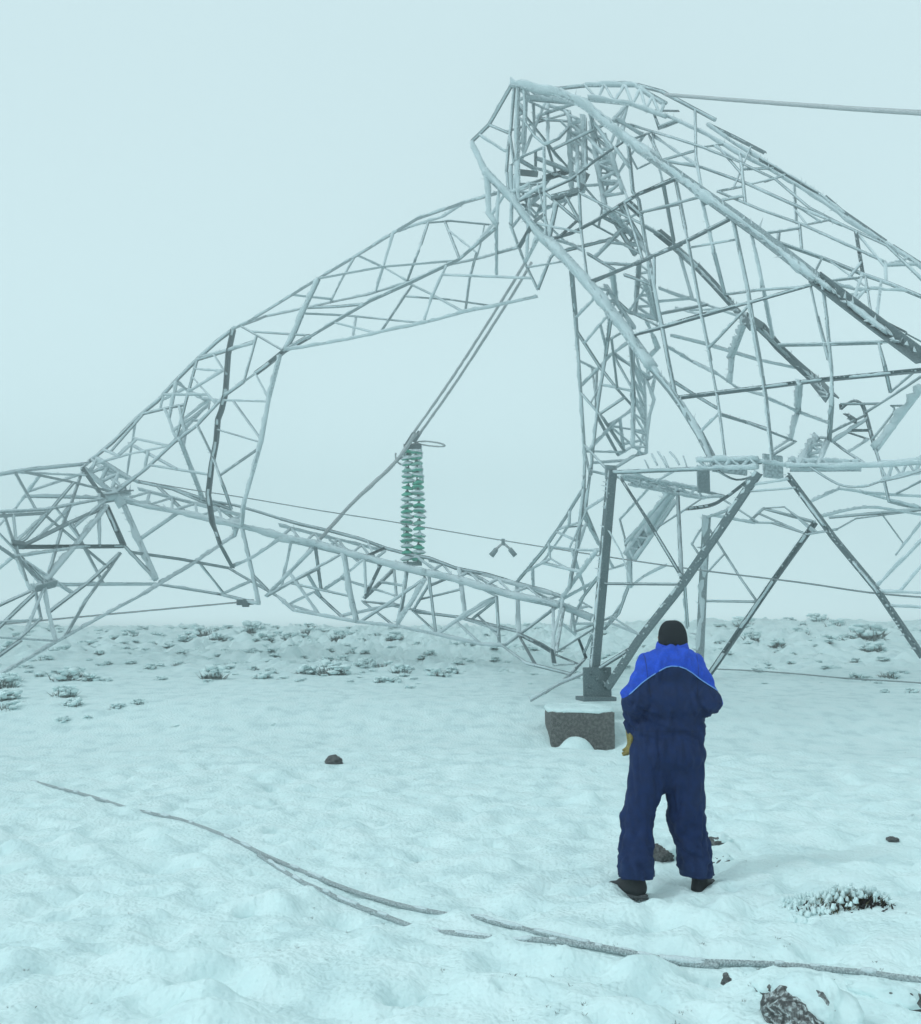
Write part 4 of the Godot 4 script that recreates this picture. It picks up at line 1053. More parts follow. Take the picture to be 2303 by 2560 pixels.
func build_crossarm(s: Node3D) -> void:
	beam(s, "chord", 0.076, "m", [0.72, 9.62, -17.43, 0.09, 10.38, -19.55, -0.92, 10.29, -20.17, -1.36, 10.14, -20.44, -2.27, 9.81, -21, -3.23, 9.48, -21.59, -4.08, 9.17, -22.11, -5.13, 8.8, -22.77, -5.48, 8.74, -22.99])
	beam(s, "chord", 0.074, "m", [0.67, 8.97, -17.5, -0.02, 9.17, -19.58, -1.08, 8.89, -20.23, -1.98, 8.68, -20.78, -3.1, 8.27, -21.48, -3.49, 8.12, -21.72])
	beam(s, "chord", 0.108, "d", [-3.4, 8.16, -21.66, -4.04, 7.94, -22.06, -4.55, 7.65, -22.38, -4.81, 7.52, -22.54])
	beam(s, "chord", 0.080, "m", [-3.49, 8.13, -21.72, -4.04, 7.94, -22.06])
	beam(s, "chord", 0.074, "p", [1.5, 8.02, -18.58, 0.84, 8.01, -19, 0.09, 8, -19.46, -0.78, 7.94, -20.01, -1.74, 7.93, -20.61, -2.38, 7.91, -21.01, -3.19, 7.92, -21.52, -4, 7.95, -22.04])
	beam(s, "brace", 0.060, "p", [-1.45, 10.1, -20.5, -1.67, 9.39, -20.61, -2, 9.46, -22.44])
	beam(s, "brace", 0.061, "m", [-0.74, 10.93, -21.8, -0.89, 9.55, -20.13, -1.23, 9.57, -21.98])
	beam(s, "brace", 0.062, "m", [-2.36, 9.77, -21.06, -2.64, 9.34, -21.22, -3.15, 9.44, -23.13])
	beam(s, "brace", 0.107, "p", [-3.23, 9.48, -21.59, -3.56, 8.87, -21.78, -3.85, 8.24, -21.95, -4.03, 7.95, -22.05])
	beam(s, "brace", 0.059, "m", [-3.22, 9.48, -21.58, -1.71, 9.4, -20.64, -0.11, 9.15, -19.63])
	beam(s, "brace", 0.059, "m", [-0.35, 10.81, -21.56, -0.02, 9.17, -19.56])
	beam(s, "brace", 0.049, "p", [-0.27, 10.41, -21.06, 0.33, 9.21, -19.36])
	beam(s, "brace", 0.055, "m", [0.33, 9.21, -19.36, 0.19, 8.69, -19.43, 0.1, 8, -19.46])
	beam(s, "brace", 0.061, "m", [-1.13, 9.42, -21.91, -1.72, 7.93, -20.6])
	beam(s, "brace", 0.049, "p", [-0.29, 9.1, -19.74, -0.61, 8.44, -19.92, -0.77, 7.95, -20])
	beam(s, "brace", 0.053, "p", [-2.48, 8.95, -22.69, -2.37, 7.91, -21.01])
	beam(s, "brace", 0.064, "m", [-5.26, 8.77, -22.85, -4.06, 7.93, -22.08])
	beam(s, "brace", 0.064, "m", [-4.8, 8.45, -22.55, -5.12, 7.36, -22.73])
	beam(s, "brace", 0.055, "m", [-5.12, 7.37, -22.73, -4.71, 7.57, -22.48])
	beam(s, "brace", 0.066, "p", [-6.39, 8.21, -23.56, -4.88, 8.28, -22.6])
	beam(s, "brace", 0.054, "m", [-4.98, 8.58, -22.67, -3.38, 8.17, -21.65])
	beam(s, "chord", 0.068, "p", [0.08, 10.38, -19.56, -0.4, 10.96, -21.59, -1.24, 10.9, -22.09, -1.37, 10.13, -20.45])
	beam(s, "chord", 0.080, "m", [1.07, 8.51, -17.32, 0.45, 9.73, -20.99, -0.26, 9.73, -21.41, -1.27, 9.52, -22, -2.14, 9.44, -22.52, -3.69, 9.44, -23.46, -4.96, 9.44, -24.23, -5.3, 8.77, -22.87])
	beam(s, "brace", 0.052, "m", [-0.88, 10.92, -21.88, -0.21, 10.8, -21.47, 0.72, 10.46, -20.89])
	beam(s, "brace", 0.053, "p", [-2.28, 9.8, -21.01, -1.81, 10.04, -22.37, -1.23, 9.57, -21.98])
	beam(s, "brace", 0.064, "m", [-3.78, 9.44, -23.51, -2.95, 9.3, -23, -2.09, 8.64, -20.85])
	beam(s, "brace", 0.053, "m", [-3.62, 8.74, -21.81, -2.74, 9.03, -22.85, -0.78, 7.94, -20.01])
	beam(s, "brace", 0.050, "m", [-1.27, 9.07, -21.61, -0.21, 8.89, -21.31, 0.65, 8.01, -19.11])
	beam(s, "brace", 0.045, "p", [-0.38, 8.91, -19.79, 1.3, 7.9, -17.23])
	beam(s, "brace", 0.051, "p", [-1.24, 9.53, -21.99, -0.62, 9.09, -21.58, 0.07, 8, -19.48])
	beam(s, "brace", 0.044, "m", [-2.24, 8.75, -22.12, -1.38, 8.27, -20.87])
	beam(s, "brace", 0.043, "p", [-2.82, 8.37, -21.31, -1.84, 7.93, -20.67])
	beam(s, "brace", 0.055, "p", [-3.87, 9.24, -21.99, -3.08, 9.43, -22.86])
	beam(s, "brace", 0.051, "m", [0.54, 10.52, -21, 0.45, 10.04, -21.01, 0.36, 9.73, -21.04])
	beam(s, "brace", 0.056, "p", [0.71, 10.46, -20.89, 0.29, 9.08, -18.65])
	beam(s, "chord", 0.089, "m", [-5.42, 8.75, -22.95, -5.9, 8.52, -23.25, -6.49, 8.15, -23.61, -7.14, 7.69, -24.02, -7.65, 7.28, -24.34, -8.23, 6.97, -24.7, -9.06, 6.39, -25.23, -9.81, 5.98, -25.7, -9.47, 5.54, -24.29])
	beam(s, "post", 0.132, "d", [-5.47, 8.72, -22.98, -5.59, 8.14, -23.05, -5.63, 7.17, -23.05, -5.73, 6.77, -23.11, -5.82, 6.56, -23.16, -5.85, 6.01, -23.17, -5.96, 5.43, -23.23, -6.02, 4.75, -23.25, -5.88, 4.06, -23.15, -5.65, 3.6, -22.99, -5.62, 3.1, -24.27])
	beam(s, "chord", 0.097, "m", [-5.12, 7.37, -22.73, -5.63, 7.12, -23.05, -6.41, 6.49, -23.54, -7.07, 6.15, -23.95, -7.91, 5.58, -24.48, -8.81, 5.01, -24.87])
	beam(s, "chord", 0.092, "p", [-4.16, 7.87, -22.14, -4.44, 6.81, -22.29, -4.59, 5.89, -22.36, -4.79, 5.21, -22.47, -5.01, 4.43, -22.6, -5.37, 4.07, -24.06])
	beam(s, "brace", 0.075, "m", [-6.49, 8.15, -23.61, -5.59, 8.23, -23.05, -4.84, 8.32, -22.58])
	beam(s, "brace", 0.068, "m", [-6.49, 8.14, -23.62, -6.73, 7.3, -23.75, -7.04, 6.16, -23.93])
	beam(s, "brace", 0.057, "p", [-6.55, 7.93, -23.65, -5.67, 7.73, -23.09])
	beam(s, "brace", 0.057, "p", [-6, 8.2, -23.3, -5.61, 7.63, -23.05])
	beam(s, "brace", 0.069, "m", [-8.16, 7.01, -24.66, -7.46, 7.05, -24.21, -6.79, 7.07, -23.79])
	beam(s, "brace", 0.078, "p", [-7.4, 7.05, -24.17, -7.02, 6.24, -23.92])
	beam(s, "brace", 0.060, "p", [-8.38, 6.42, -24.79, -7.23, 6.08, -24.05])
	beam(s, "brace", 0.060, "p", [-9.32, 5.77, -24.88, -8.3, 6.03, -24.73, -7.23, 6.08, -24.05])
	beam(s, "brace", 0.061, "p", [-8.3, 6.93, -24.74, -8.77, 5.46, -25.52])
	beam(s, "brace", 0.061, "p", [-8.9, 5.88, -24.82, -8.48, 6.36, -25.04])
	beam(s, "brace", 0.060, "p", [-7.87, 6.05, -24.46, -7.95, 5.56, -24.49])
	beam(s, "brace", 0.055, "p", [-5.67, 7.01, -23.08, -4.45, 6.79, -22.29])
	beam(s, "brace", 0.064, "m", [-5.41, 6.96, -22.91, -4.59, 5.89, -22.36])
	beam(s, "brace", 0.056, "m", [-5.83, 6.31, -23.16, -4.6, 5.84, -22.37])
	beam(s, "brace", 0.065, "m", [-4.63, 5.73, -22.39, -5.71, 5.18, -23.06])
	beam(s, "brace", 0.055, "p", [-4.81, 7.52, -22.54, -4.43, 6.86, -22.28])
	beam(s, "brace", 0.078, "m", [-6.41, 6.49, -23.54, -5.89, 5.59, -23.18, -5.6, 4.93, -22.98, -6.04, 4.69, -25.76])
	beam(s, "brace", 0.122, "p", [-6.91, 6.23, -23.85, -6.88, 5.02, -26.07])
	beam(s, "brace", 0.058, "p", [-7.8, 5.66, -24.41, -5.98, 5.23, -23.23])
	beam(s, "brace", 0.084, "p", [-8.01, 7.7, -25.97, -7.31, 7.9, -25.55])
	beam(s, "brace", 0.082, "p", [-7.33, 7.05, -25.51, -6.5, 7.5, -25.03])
	beam(s, "brace", 0.057, "p", [-6.6, 7.74, -23.68, -5.87, 6.93, -23.2])
	beam(s, "brace", 0.071, "p", [-7.08, 7.73, -23.98, -7.22, 7.82, -25.49, -6.59, 7.45, -25.08])
	beam(s, "brace", 0.059, "p", [-7.46, 7.43, -24.22, -7.56, 7.04, -24.28])
	beam(s, "brace", 0.060, "p", [-7.33, 7.05, -25.51, -6.28, 6.59, -23.45])
	beam(s, "brace", 0.049, "m", [-6.5, 7.5, -25.03, -6.09, 6.75, -23.33])
	beam(s, "brace", 0.071, "p", [-9.35, 6.23, -25.41, -8.69, 5.94, -24.79])
	beam(s, "brace", 0.094, "p", [-5.63, 7.12, -23.05, -5.63, 7.27, -23.05])
	beam(s, "brace", 0.072, "p", [-7.46, 7.42, -24.22, -6.13, 7.22, -23.37])
	beam(s, "brace", 0.072, "p", [-8.53, 6.31, -25.01, -6.95, 5.46, -23.86])
	beam(s, "brace", 0.056, "p", [-7.14, 7.69, -24.02, -6.57, 7.47, -25.07])
	beam(s, "brace", 0.078, "p", [-6.97, 7.07, -23.9, -6.75, 6.31, -23.75])
	beam(s, "brace", 0.066, "p", [-6.4, 7.32, -24.62, -7.23, 6.08, -24.05])
	beam(s, "brace", 0.074, "p", [-6.31, 7.15, -24.24, -7.12, 6.44, -23.98])
	beam(s, "brace", 0.074, "p", [-7.03, 6.92, -24.91, -6.91, 6.06, -24.15])
	beam(s, "brace", 0.058, "p", [-8.77, 5.92, -24.8, -8.24, 6.38, -24.7])
	beam(s, "brace", 0.072, "p", [-7.08, 7.73, -24.01, -7.27, 6.77, -24.09])
	beam(s, "brace", 0.076, "p", [-6.89, 7.62, -25.28, -5.68, 6.97, -23.08])
	beam(s, "brace", 0.074, "p", [-6.7, 7.38, -23.74, -5.72, 7.74, -23.12])
	beam(s, "brace", 0.070, "m", [-8.07, 7.02, -24.6, -9.09, 6.12, -25.17])


func build_crumpled_cage(s: Node3D) -> void:
	beam(s, "bar", 0.085, "p", [-10.4, 5.02, -21.86, -10.07, 5.3, -22.83, -9.7, 5.84, -25.28])
	beam(s, "bar", 0.077, "m", [-10.2, 5.19, -22.45, -9.52, 5.13, -23.68, -8.81, 5.02, -24.87])
	beam(s, "bar", 0.074, "p", [-10.07, 4.1, -21.27, -9.57, 4.3, -22.49, -8.81, 4.89, -24.7])
	beam(s, "bar", 0.080, "m", [-10.04, 4, -21.21, -9.51, 4.22, -22.51])
	beam(s, "bar", 0.067, "m", [-9.51, 4.35, -22.67, -8.84, 4.87, -24.64])
	beam(s, "bar", 0.073, "m", [-10.24, 5.16, -22.33, -9.98, 4.75, -22.29, -9.67, 4.26, -22.25])
	beam(s, "bar", 0.074, "m", [-9.52, 5.61, -24.53, -9.3, 4.53, -23.31, -9.24, 4.02, -22.77, -9.09, 3.22, -21.98, -8.98, 2.58, -21.34])
	beam(s, "bar", 0.073, "m", [-9.45, 5.12, -23.78, -9.5, 4.37, -22.72, -9.55, 3.56, -21.55, -9.62, 3.32, -21.1])
	beam(s, "bar", 0.130, "p", [-8.81, 4.61, -24.34, -8.89, 3.64, -22.93, -8.99, 2.59, -21.35])
	beam(s, "bar", 0.093, "m", [-8.81, 4.61, -24.34, -9.2, 3.98, -22.79, -9.52, 3.38, -21.38])
	beam(s, "bar", 0.065, "m", [-9.46, 4.39, -22.82, -8.89, 3.65, -22.94])
	beam(s, "bar", 0.129, "d", [-9.5, 5.57, -24.41, -8.92, 4.8, -24.38])
	beam(s, "bar", 0.113, "p", [-9.73, 6.02, -25.65, -8.6, 5.14, -24.78])
	beam(s, "bar", 0.126, "p", [-9.37, 5.74, -25.37, -8.89, 5.54, -25.39, -8.86, 5.59, -26.82])
	beam(s, "bar", 0.138, "d", [-8.82, 4.6, -24.33, -8.26, 3.59, -24.08])
	beam(s, "bar", 0.089, "m", [-8.26, 3.6, -24.08, -7.54, 2.78, -24.41])
	beam(s, "bar", 0.150, "p", [-8.59, 4.71, -24.9, -7.91, 3.46, -24.58, -7.54, 2.78, -24.41])
	beam(s, "bar", 0.110, "d", [-9.63, 3.33, -21.1, -8.26, 3.59, -24.08])
	beam(s, "bar", 0.094, "m", [-8.13, 3.44, -24.14, -7.31, 3.37, -25.62, -6.4, 3.23, -27.2, -4.71, 2.41, -25.41])
	beam(s, "bar", 0.086, "m", [-9.8, 3.33, -20.77, -9.4, 2.99, -21.09, -8.96, 2.48, -21.25])
	beam(s, "bar", 0.077, "m", [-9.91, 3.65, -20.98, -9.45, 3.12, -21.17, -8.98, 2.58, -21.34])
	beam(s, "bar", 0.069, "m", [-9.64, 3.34, -21.09, -9.15, 2.7, -21.18])
	beam(s, "bar", 0.060, "p", [-9.51, 3.09, -21, -9.09, 2.37, -20.87])
	beam(s, "bar", 0.076, "p", [-8.95, 2.52, -21.32, -8.29, 2.6, -22.73, -8.01, 2.74, -25.89])
	beam(s, "bar", 0.105, "p", [-7.62, 2.41, -23.76, -7.11, 3.2, -25.79, -6.52, 4.23, -28.27, -5.84, 4.33, -25.71])
	beam(s, "bar", 0.082, "m", [-8.26, 3.4, -23.83, -8.45, 2.66, -22.47, -8.73, 1.92, -20.96])
	beam(s, "bar", 0.073, "m", [-8.26, 3.4, -23.83, -8.29, 2.96, -23.18, -8.36, 2.22, -22.06, -8.37, 1.38, -20.93])
	beam(s, "bar", 0.077, "p", [-8.96, 2.48, -21.25, -8.72, 1.91, -20.95, -8.43, 1.3, -20.71])
	beam(s, "bar", 0.059, "m", [-9.06, 2.43, -20.99, -8.77, 1.78, -20.69])
	beam(s, "bar", 0.075, "m", [-9.33, 2.03, -19.92, -9.09, 2.37, -20.87])
	beam(s, "bar", 0.074, "m", [-9.17, 1.59, -19.64, -9.03, 2.35, -20.96])
	beam(s, "bar", 0.074, "m", [-8.87, 1.37, -19.91, -8.77, 1.79, -20.69])
	beam(s, "bar", 0.072, "m", [-8.97, 1.05, -19.28, -8.84, 1.36, -19.97])
	beam(s, "bar", 0.070, "p", [-8.84, 0.68, -19.04, -8.45, 1.28, -20.63, -8.02, 1.89, -22.3, -7.56, 2.5, -24])
	beam(s, "bar", 0.041, "p", [-9.11, 1.41, -19.52, -8.41, 1.32, -20.76])
	beam(s, "bar", 0.049, "p", [-9.21, 1.71, -19.71, -8.77, 1.77, -20.66])
	beam(s, "gusset", 0.207, "m", [-9.08, 2.43, -20.96, -8.88, 2.57, -21.53])
	beam(s, "gusset", 0.156, "d", [-9.67, 3.4, -21.11, -9.51, 3.38, -21.39])
	beam(s, "gusset", 0.304, "m", [-8.91, 4.82, -24.43, -8.6, 5.06, -25.33])
	beam(s, "gusset", 0.223, "p", [-8.88, 5.11, -24.86, -8.59, 4.71, -24.9])
	beam(s, "bar", 0.067, "p", [-9.92, 5.16, -22.94, -10.84, 4.51, -23.84, -11.01, 3.99, -23.29])
	beam(s, "bar", 0.080, "p", [-8.09, 3.79, -24.66, -7.14, 4.51, -24.79])
	beam(s, "bar", 0.083, "m", [-8.28, 5.45, -26.6, -6.92, 4.46, -24.7])
	beam(s, "bar", 0.062, "p", [-10.75, 2.94, -22.86, -9.54, 3.11, -20.98])
	beam(s, "bar", 0.084, "p", [-8.01, 2.74, -25.89, -6.63, 2.51, -27.34, -4.9, 2.18, -24.05])
	beam(s, "bar", 0.076, "m", [-6.96, 3.32, -26.22, -6.41, 2.47, -26.93])
	beam(s, "bar", 0.076, "p", [-6.45, 2.53, -26.88, -5.6, 2.84, -26.35])
	beam(s, "brace", 0.073, "m", [-9.2, 2.57, -20.9, -10.02, 4.12, -21.4])
	beam(s, "brace", 0.081, "p", [-9.4, 3.03, -21.14, -8.57, 2.35, -21.84])
	beam(s, "brace", 0.061, "m", [-9.56, 4.2, -22.37, -8.29, 2.99, -23.23])
	beam(s, "brace", 0.075, "p", [-8.86, 4.85, -24.56, -9.08, 3.9, -22.9])
	beam(s, "brace", 0.068, "m", [-8.28, 2.61, -22.83, -9.15, 4.06, -22.98])
	beam(s, "brace", 0.078, "p", [-9.54, 3.11, -20.98, -8.76, 3.5, -22.99])
	beam(s, "brace", 0.058, "p", [-9.88, 4.07, -21.59, -9.47, 3.05, -21.04])
	beam(s, "brace", 0.064, "p", [-8.84, 1.49, -20.14, -8.98, 2.64, -21.42])
	beam(s, "brace", 0.070, "p", [-9.27, 4.53, -23.37, -9.42, 3.57, -21.83])
	beam(s, "brace", 0.077, "p", [-8.59, 3.53, -23.37, -9.03, 4.95, -24.39])
	beam(s, "brace", 0.064, "p", [-10.26, 5.14, -22.28, -9.36, 5.39, -24.4])
	beam(s, "brace", 0.081, "p", [-8.88, 4.84, -24.51, -10.51, 4.75, -23.52])
	beam(s, "brace", 0.069, "p", [-10.37, 4.84, -23.38, -9.41, 5.46, -24.41])
	beam(s, "brace", 0.060, "p", [-9.5, 4.36, -22.7, -9.64, 3.4, -21.17])


func build_fallen_truss(s: Node3D) -> void:
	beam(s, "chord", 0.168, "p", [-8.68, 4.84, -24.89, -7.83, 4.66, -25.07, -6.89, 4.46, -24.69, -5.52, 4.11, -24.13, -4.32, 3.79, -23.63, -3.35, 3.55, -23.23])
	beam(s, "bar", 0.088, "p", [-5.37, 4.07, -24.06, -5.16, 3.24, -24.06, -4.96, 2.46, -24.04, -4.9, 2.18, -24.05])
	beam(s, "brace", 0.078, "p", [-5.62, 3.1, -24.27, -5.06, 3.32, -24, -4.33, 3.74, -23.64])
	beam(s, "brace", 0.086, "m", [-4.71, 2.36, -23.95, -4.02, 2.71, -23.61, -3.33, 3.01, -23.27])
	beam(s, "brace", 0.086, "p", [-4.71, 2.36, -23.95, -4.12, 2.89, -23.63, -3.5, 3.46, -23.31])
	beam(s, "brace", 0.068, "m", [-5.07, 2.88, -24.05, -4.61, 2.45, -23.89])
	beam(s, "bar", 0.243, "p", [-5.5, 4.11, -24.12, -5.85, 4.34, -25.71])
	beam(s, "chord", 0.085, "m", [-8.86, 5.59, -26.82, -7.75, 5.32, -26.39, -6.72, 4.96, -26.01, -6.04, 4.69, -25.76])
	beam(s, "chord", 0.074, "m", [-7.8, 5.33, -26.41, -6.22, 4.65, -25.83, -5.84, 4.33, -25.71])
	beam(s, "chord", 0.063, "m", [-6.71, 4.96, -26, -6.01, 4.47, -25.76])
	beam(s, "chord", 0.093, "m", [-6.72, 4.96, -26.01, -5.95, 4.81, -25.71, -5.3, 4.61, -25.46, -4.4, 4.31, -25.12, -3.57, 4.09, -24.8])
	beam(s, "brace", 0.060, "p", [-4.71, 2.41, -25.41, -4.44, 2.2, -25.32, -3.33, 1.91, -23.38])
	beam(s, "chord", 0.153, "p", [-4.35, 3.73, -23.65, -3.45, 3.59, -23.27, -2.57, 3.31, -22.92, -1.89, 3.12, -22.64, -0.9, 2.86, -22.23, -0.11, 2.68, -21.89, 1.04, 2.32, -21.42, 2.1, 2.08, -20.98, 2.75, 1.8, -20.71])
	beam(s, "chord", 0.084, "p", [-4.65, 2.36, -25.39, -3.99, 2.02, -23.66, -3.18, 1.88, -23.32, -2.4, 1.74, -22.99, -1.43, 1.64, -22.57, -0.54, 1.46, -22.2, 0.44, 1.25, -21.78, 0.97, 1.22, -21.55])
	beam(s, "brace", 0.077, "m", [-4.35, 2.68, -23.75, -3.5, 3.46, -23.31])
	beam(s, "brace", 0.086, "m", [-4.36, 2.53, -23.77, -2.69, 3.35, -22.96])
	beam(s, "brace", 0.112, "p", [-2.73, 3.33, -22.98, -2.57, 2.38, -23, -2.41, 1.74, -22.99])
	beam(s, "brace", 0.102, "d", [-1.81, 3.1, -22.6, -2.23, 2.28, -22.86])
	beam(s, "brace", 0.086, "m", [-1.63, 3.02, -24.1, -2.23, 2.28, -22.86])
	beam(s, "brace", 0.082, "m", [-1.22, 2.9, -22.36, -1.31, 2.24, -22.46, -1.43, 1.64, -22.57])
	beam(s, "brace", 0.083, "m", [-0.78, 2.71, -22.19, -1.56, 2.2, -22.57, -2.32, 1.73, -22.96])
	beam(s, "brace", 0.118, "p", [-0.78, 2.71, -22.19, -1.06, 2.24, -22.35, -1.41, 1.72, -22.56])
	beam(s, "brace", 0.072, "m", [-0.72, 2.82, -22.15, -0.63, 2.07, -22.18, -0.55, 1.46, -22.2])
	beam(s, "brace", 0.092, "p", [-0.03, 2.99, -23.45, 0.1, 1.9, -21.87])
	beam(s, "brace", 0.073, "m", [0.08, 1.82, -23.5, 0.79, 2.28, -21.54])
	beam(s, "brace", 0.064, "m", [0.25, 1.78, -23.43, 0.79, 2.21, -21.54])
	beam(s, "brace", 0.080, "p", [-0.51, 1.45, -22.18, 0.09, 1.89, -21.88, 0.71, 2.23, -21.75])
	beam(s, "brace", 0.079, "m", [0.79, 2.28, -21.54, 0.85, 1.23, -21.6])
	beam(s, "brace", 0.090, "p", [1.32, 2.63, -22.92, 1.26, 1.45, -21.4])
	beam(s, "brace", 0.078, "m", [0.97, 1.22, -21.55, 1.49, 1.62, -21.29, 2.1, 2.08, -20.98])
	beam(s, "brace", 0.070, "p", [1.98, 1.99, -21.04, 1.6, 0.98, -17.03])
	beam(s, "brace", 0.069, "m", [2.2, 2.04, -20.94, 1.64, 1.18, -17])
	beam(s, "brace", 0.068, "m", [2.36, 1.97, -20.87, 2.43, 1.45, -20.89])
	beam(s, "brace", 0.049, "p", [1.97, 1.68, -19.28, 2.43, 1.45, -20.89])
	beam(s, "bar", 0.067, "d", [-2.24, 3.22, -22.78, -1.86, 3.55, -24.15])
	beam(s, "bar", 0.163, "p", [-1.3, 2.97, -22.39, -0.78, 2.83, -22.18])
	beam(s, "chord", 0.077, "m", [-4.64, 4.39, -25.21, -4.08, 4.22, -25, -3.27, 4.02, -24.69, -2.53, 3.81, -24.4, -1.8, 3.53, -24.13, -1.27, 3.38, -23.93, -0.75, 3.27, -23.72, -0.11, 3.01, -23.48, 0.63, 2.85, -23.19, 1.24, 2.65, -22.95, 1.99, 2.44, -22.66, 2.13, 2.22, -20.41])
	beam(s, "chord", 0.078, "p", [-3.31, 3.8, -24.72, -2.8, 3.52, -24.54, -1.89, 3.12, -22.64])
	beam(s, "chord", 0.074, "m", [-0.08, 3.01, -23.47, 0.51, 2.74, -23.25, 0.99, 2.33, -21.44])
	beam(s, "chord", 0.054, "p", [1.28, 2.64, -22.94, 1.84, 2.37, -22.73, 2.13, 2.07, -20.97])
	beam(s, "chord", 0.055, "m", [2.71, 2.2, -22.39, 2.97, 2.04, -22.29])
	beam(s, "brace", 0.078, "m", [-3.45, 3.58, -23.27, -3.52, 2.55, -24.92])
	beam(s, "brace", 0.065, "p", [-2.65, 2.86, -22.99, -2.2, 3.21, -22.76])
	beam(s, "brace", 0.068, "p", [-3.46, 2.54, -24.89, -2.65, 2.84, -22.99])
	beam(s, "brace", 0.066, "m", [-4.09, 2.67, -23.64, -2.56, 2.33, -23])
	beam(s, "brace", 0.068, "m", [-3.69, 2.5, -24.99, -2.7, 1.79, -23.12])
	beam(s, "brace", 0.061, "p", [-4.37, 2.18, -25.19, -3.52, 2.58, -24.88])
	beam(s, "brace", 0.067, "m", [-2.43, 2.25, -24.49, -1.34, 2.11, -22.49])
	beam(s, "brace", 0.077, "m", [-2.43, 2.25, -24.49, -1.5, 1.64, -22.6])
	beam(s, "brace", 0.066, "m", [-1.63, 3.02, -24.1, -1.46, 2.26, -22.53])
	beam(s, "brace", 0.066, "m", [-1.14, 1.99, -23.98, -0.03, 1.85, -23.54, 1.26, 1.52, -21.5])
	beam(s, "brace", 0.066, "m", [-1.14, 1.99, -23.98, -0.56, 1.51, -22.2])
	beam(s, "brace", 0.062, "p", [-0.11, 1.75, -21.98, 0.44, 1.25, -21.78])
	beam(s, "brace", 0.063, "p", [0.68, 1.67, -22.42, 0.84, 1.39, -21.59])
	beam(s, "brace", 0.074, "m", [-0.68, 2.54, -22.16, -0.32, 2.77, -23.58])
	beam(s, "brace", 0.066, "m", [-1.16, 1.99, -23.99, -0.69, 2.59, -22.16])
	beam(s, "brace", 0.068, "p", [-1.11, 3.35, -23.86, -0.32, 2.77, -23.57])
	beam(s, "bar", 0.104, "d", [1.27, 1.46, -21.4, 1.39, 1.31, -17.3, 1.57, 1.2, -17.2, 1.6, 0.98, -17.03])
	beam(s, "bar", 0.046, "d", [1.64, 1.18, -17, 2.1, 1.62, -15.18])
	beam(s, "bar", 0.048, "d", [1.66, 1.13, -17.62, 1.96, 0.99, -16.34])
	beam(s, "bar", 0.052, "d", [1.9, 1.43, -15.99, 2.07, 1.11, -16.4, 1.83, 0.94, -15.81])
	beam(s, "bar", 0.059, "m", [0.89, 1.23, -21.59, 1.15, 0.99, -17.4, 1.75, 0.87, -15.8])
	beam(s, "bar", 0.055, "d", [1.26, 1.44, -21.39, 1.29, 0.96, -17.02])
	beam(s, "bar", 0.083, "m", [1.11, 0.45, -15.88, 1.59, 0.72, -15.78, 2.04, 0.97, -15.23])
	beam(s, "bar", 0.058, "m", [1.33, 0.57, -15.83, 1.71, 0.83, -15.79, 2.03, 1.08, -16.29])
	beam(s, "bar", 0.048, "m", [1.6, 0.97, -16.97, 1.91, 1.01, -16.55])
	beam(s, "bar", 0.061, "d", [2.04, 0.93, -15.24, 2.6, 1.33, -14.74])
	beam(s, "brace", 0.061, "p", [-1.47, 2.32, -22.64, -2.85, 2.76, -23.46])
	beam(s, "brace", 0.051, "p", [0.39, 1.89, -22.94, 0.83, 1.42, -21.67])
	beam(s, "brace", 0.058, "p", [0.83, 1.55, -21.58, -0.13, 1.86, -23.58])
	beam(s, "brace", 0.061, "m", [-3.39, 3.57, -23.25, -2.95, 3.6, -24.59])
	beam(s, "brace", 0.074, "p", [-4.1, 2.91, -23.62, -3.35, 1.91, -23.41])
	beam(s, "brace", 0.054, "m", [-0.61, 1.92, -22.18, -1.97, 2.19, -23.65])
	beam(s, "brace", 0.057, "p", [-1.27, 2.55, -22.41, -1.9, 2.68, -23.53])
	beam(s, "brace", 0.076, "p", [-4.04, 3.72, -23.52, -4.31, 2.56, -23.75])
	beam(s, "brace", 0.052, "p", [-0, 2.76, -23.11, 0.79, 2.28, -21.54])
	beam(s, "brace", 0.059, "p", [-2.18, 2.37, -22.83, -2.22, 3.19, -22.77])
	beam(s, "brace", 0.065, "m", [0.03, 2.48, -22.7, -0.95, 2.26, -23.16])
	beam(s, "brace", 0.074, "p", [-2.82, 1.88, -23.35, -1.49, 2.13, -22.76])
	beam(s, "brace", 0.078, "p", [-3.64, 2.87, -23.43, -3.47, 2.34, -24.58])
	beam(s, "brace", 0.057, "p", [-2.34, 3.1, -22.83, -3.09, 3.68, -24.64])
	beam(s, "brace", 0.055, "p", [-2.3, 3.72, -24.31, -1.87, 2.98, -22.64])
	beam(s, "brace", 0.062, "p", [0.79, 2.24, -21.54, -0.26, 1.63, -22.06])


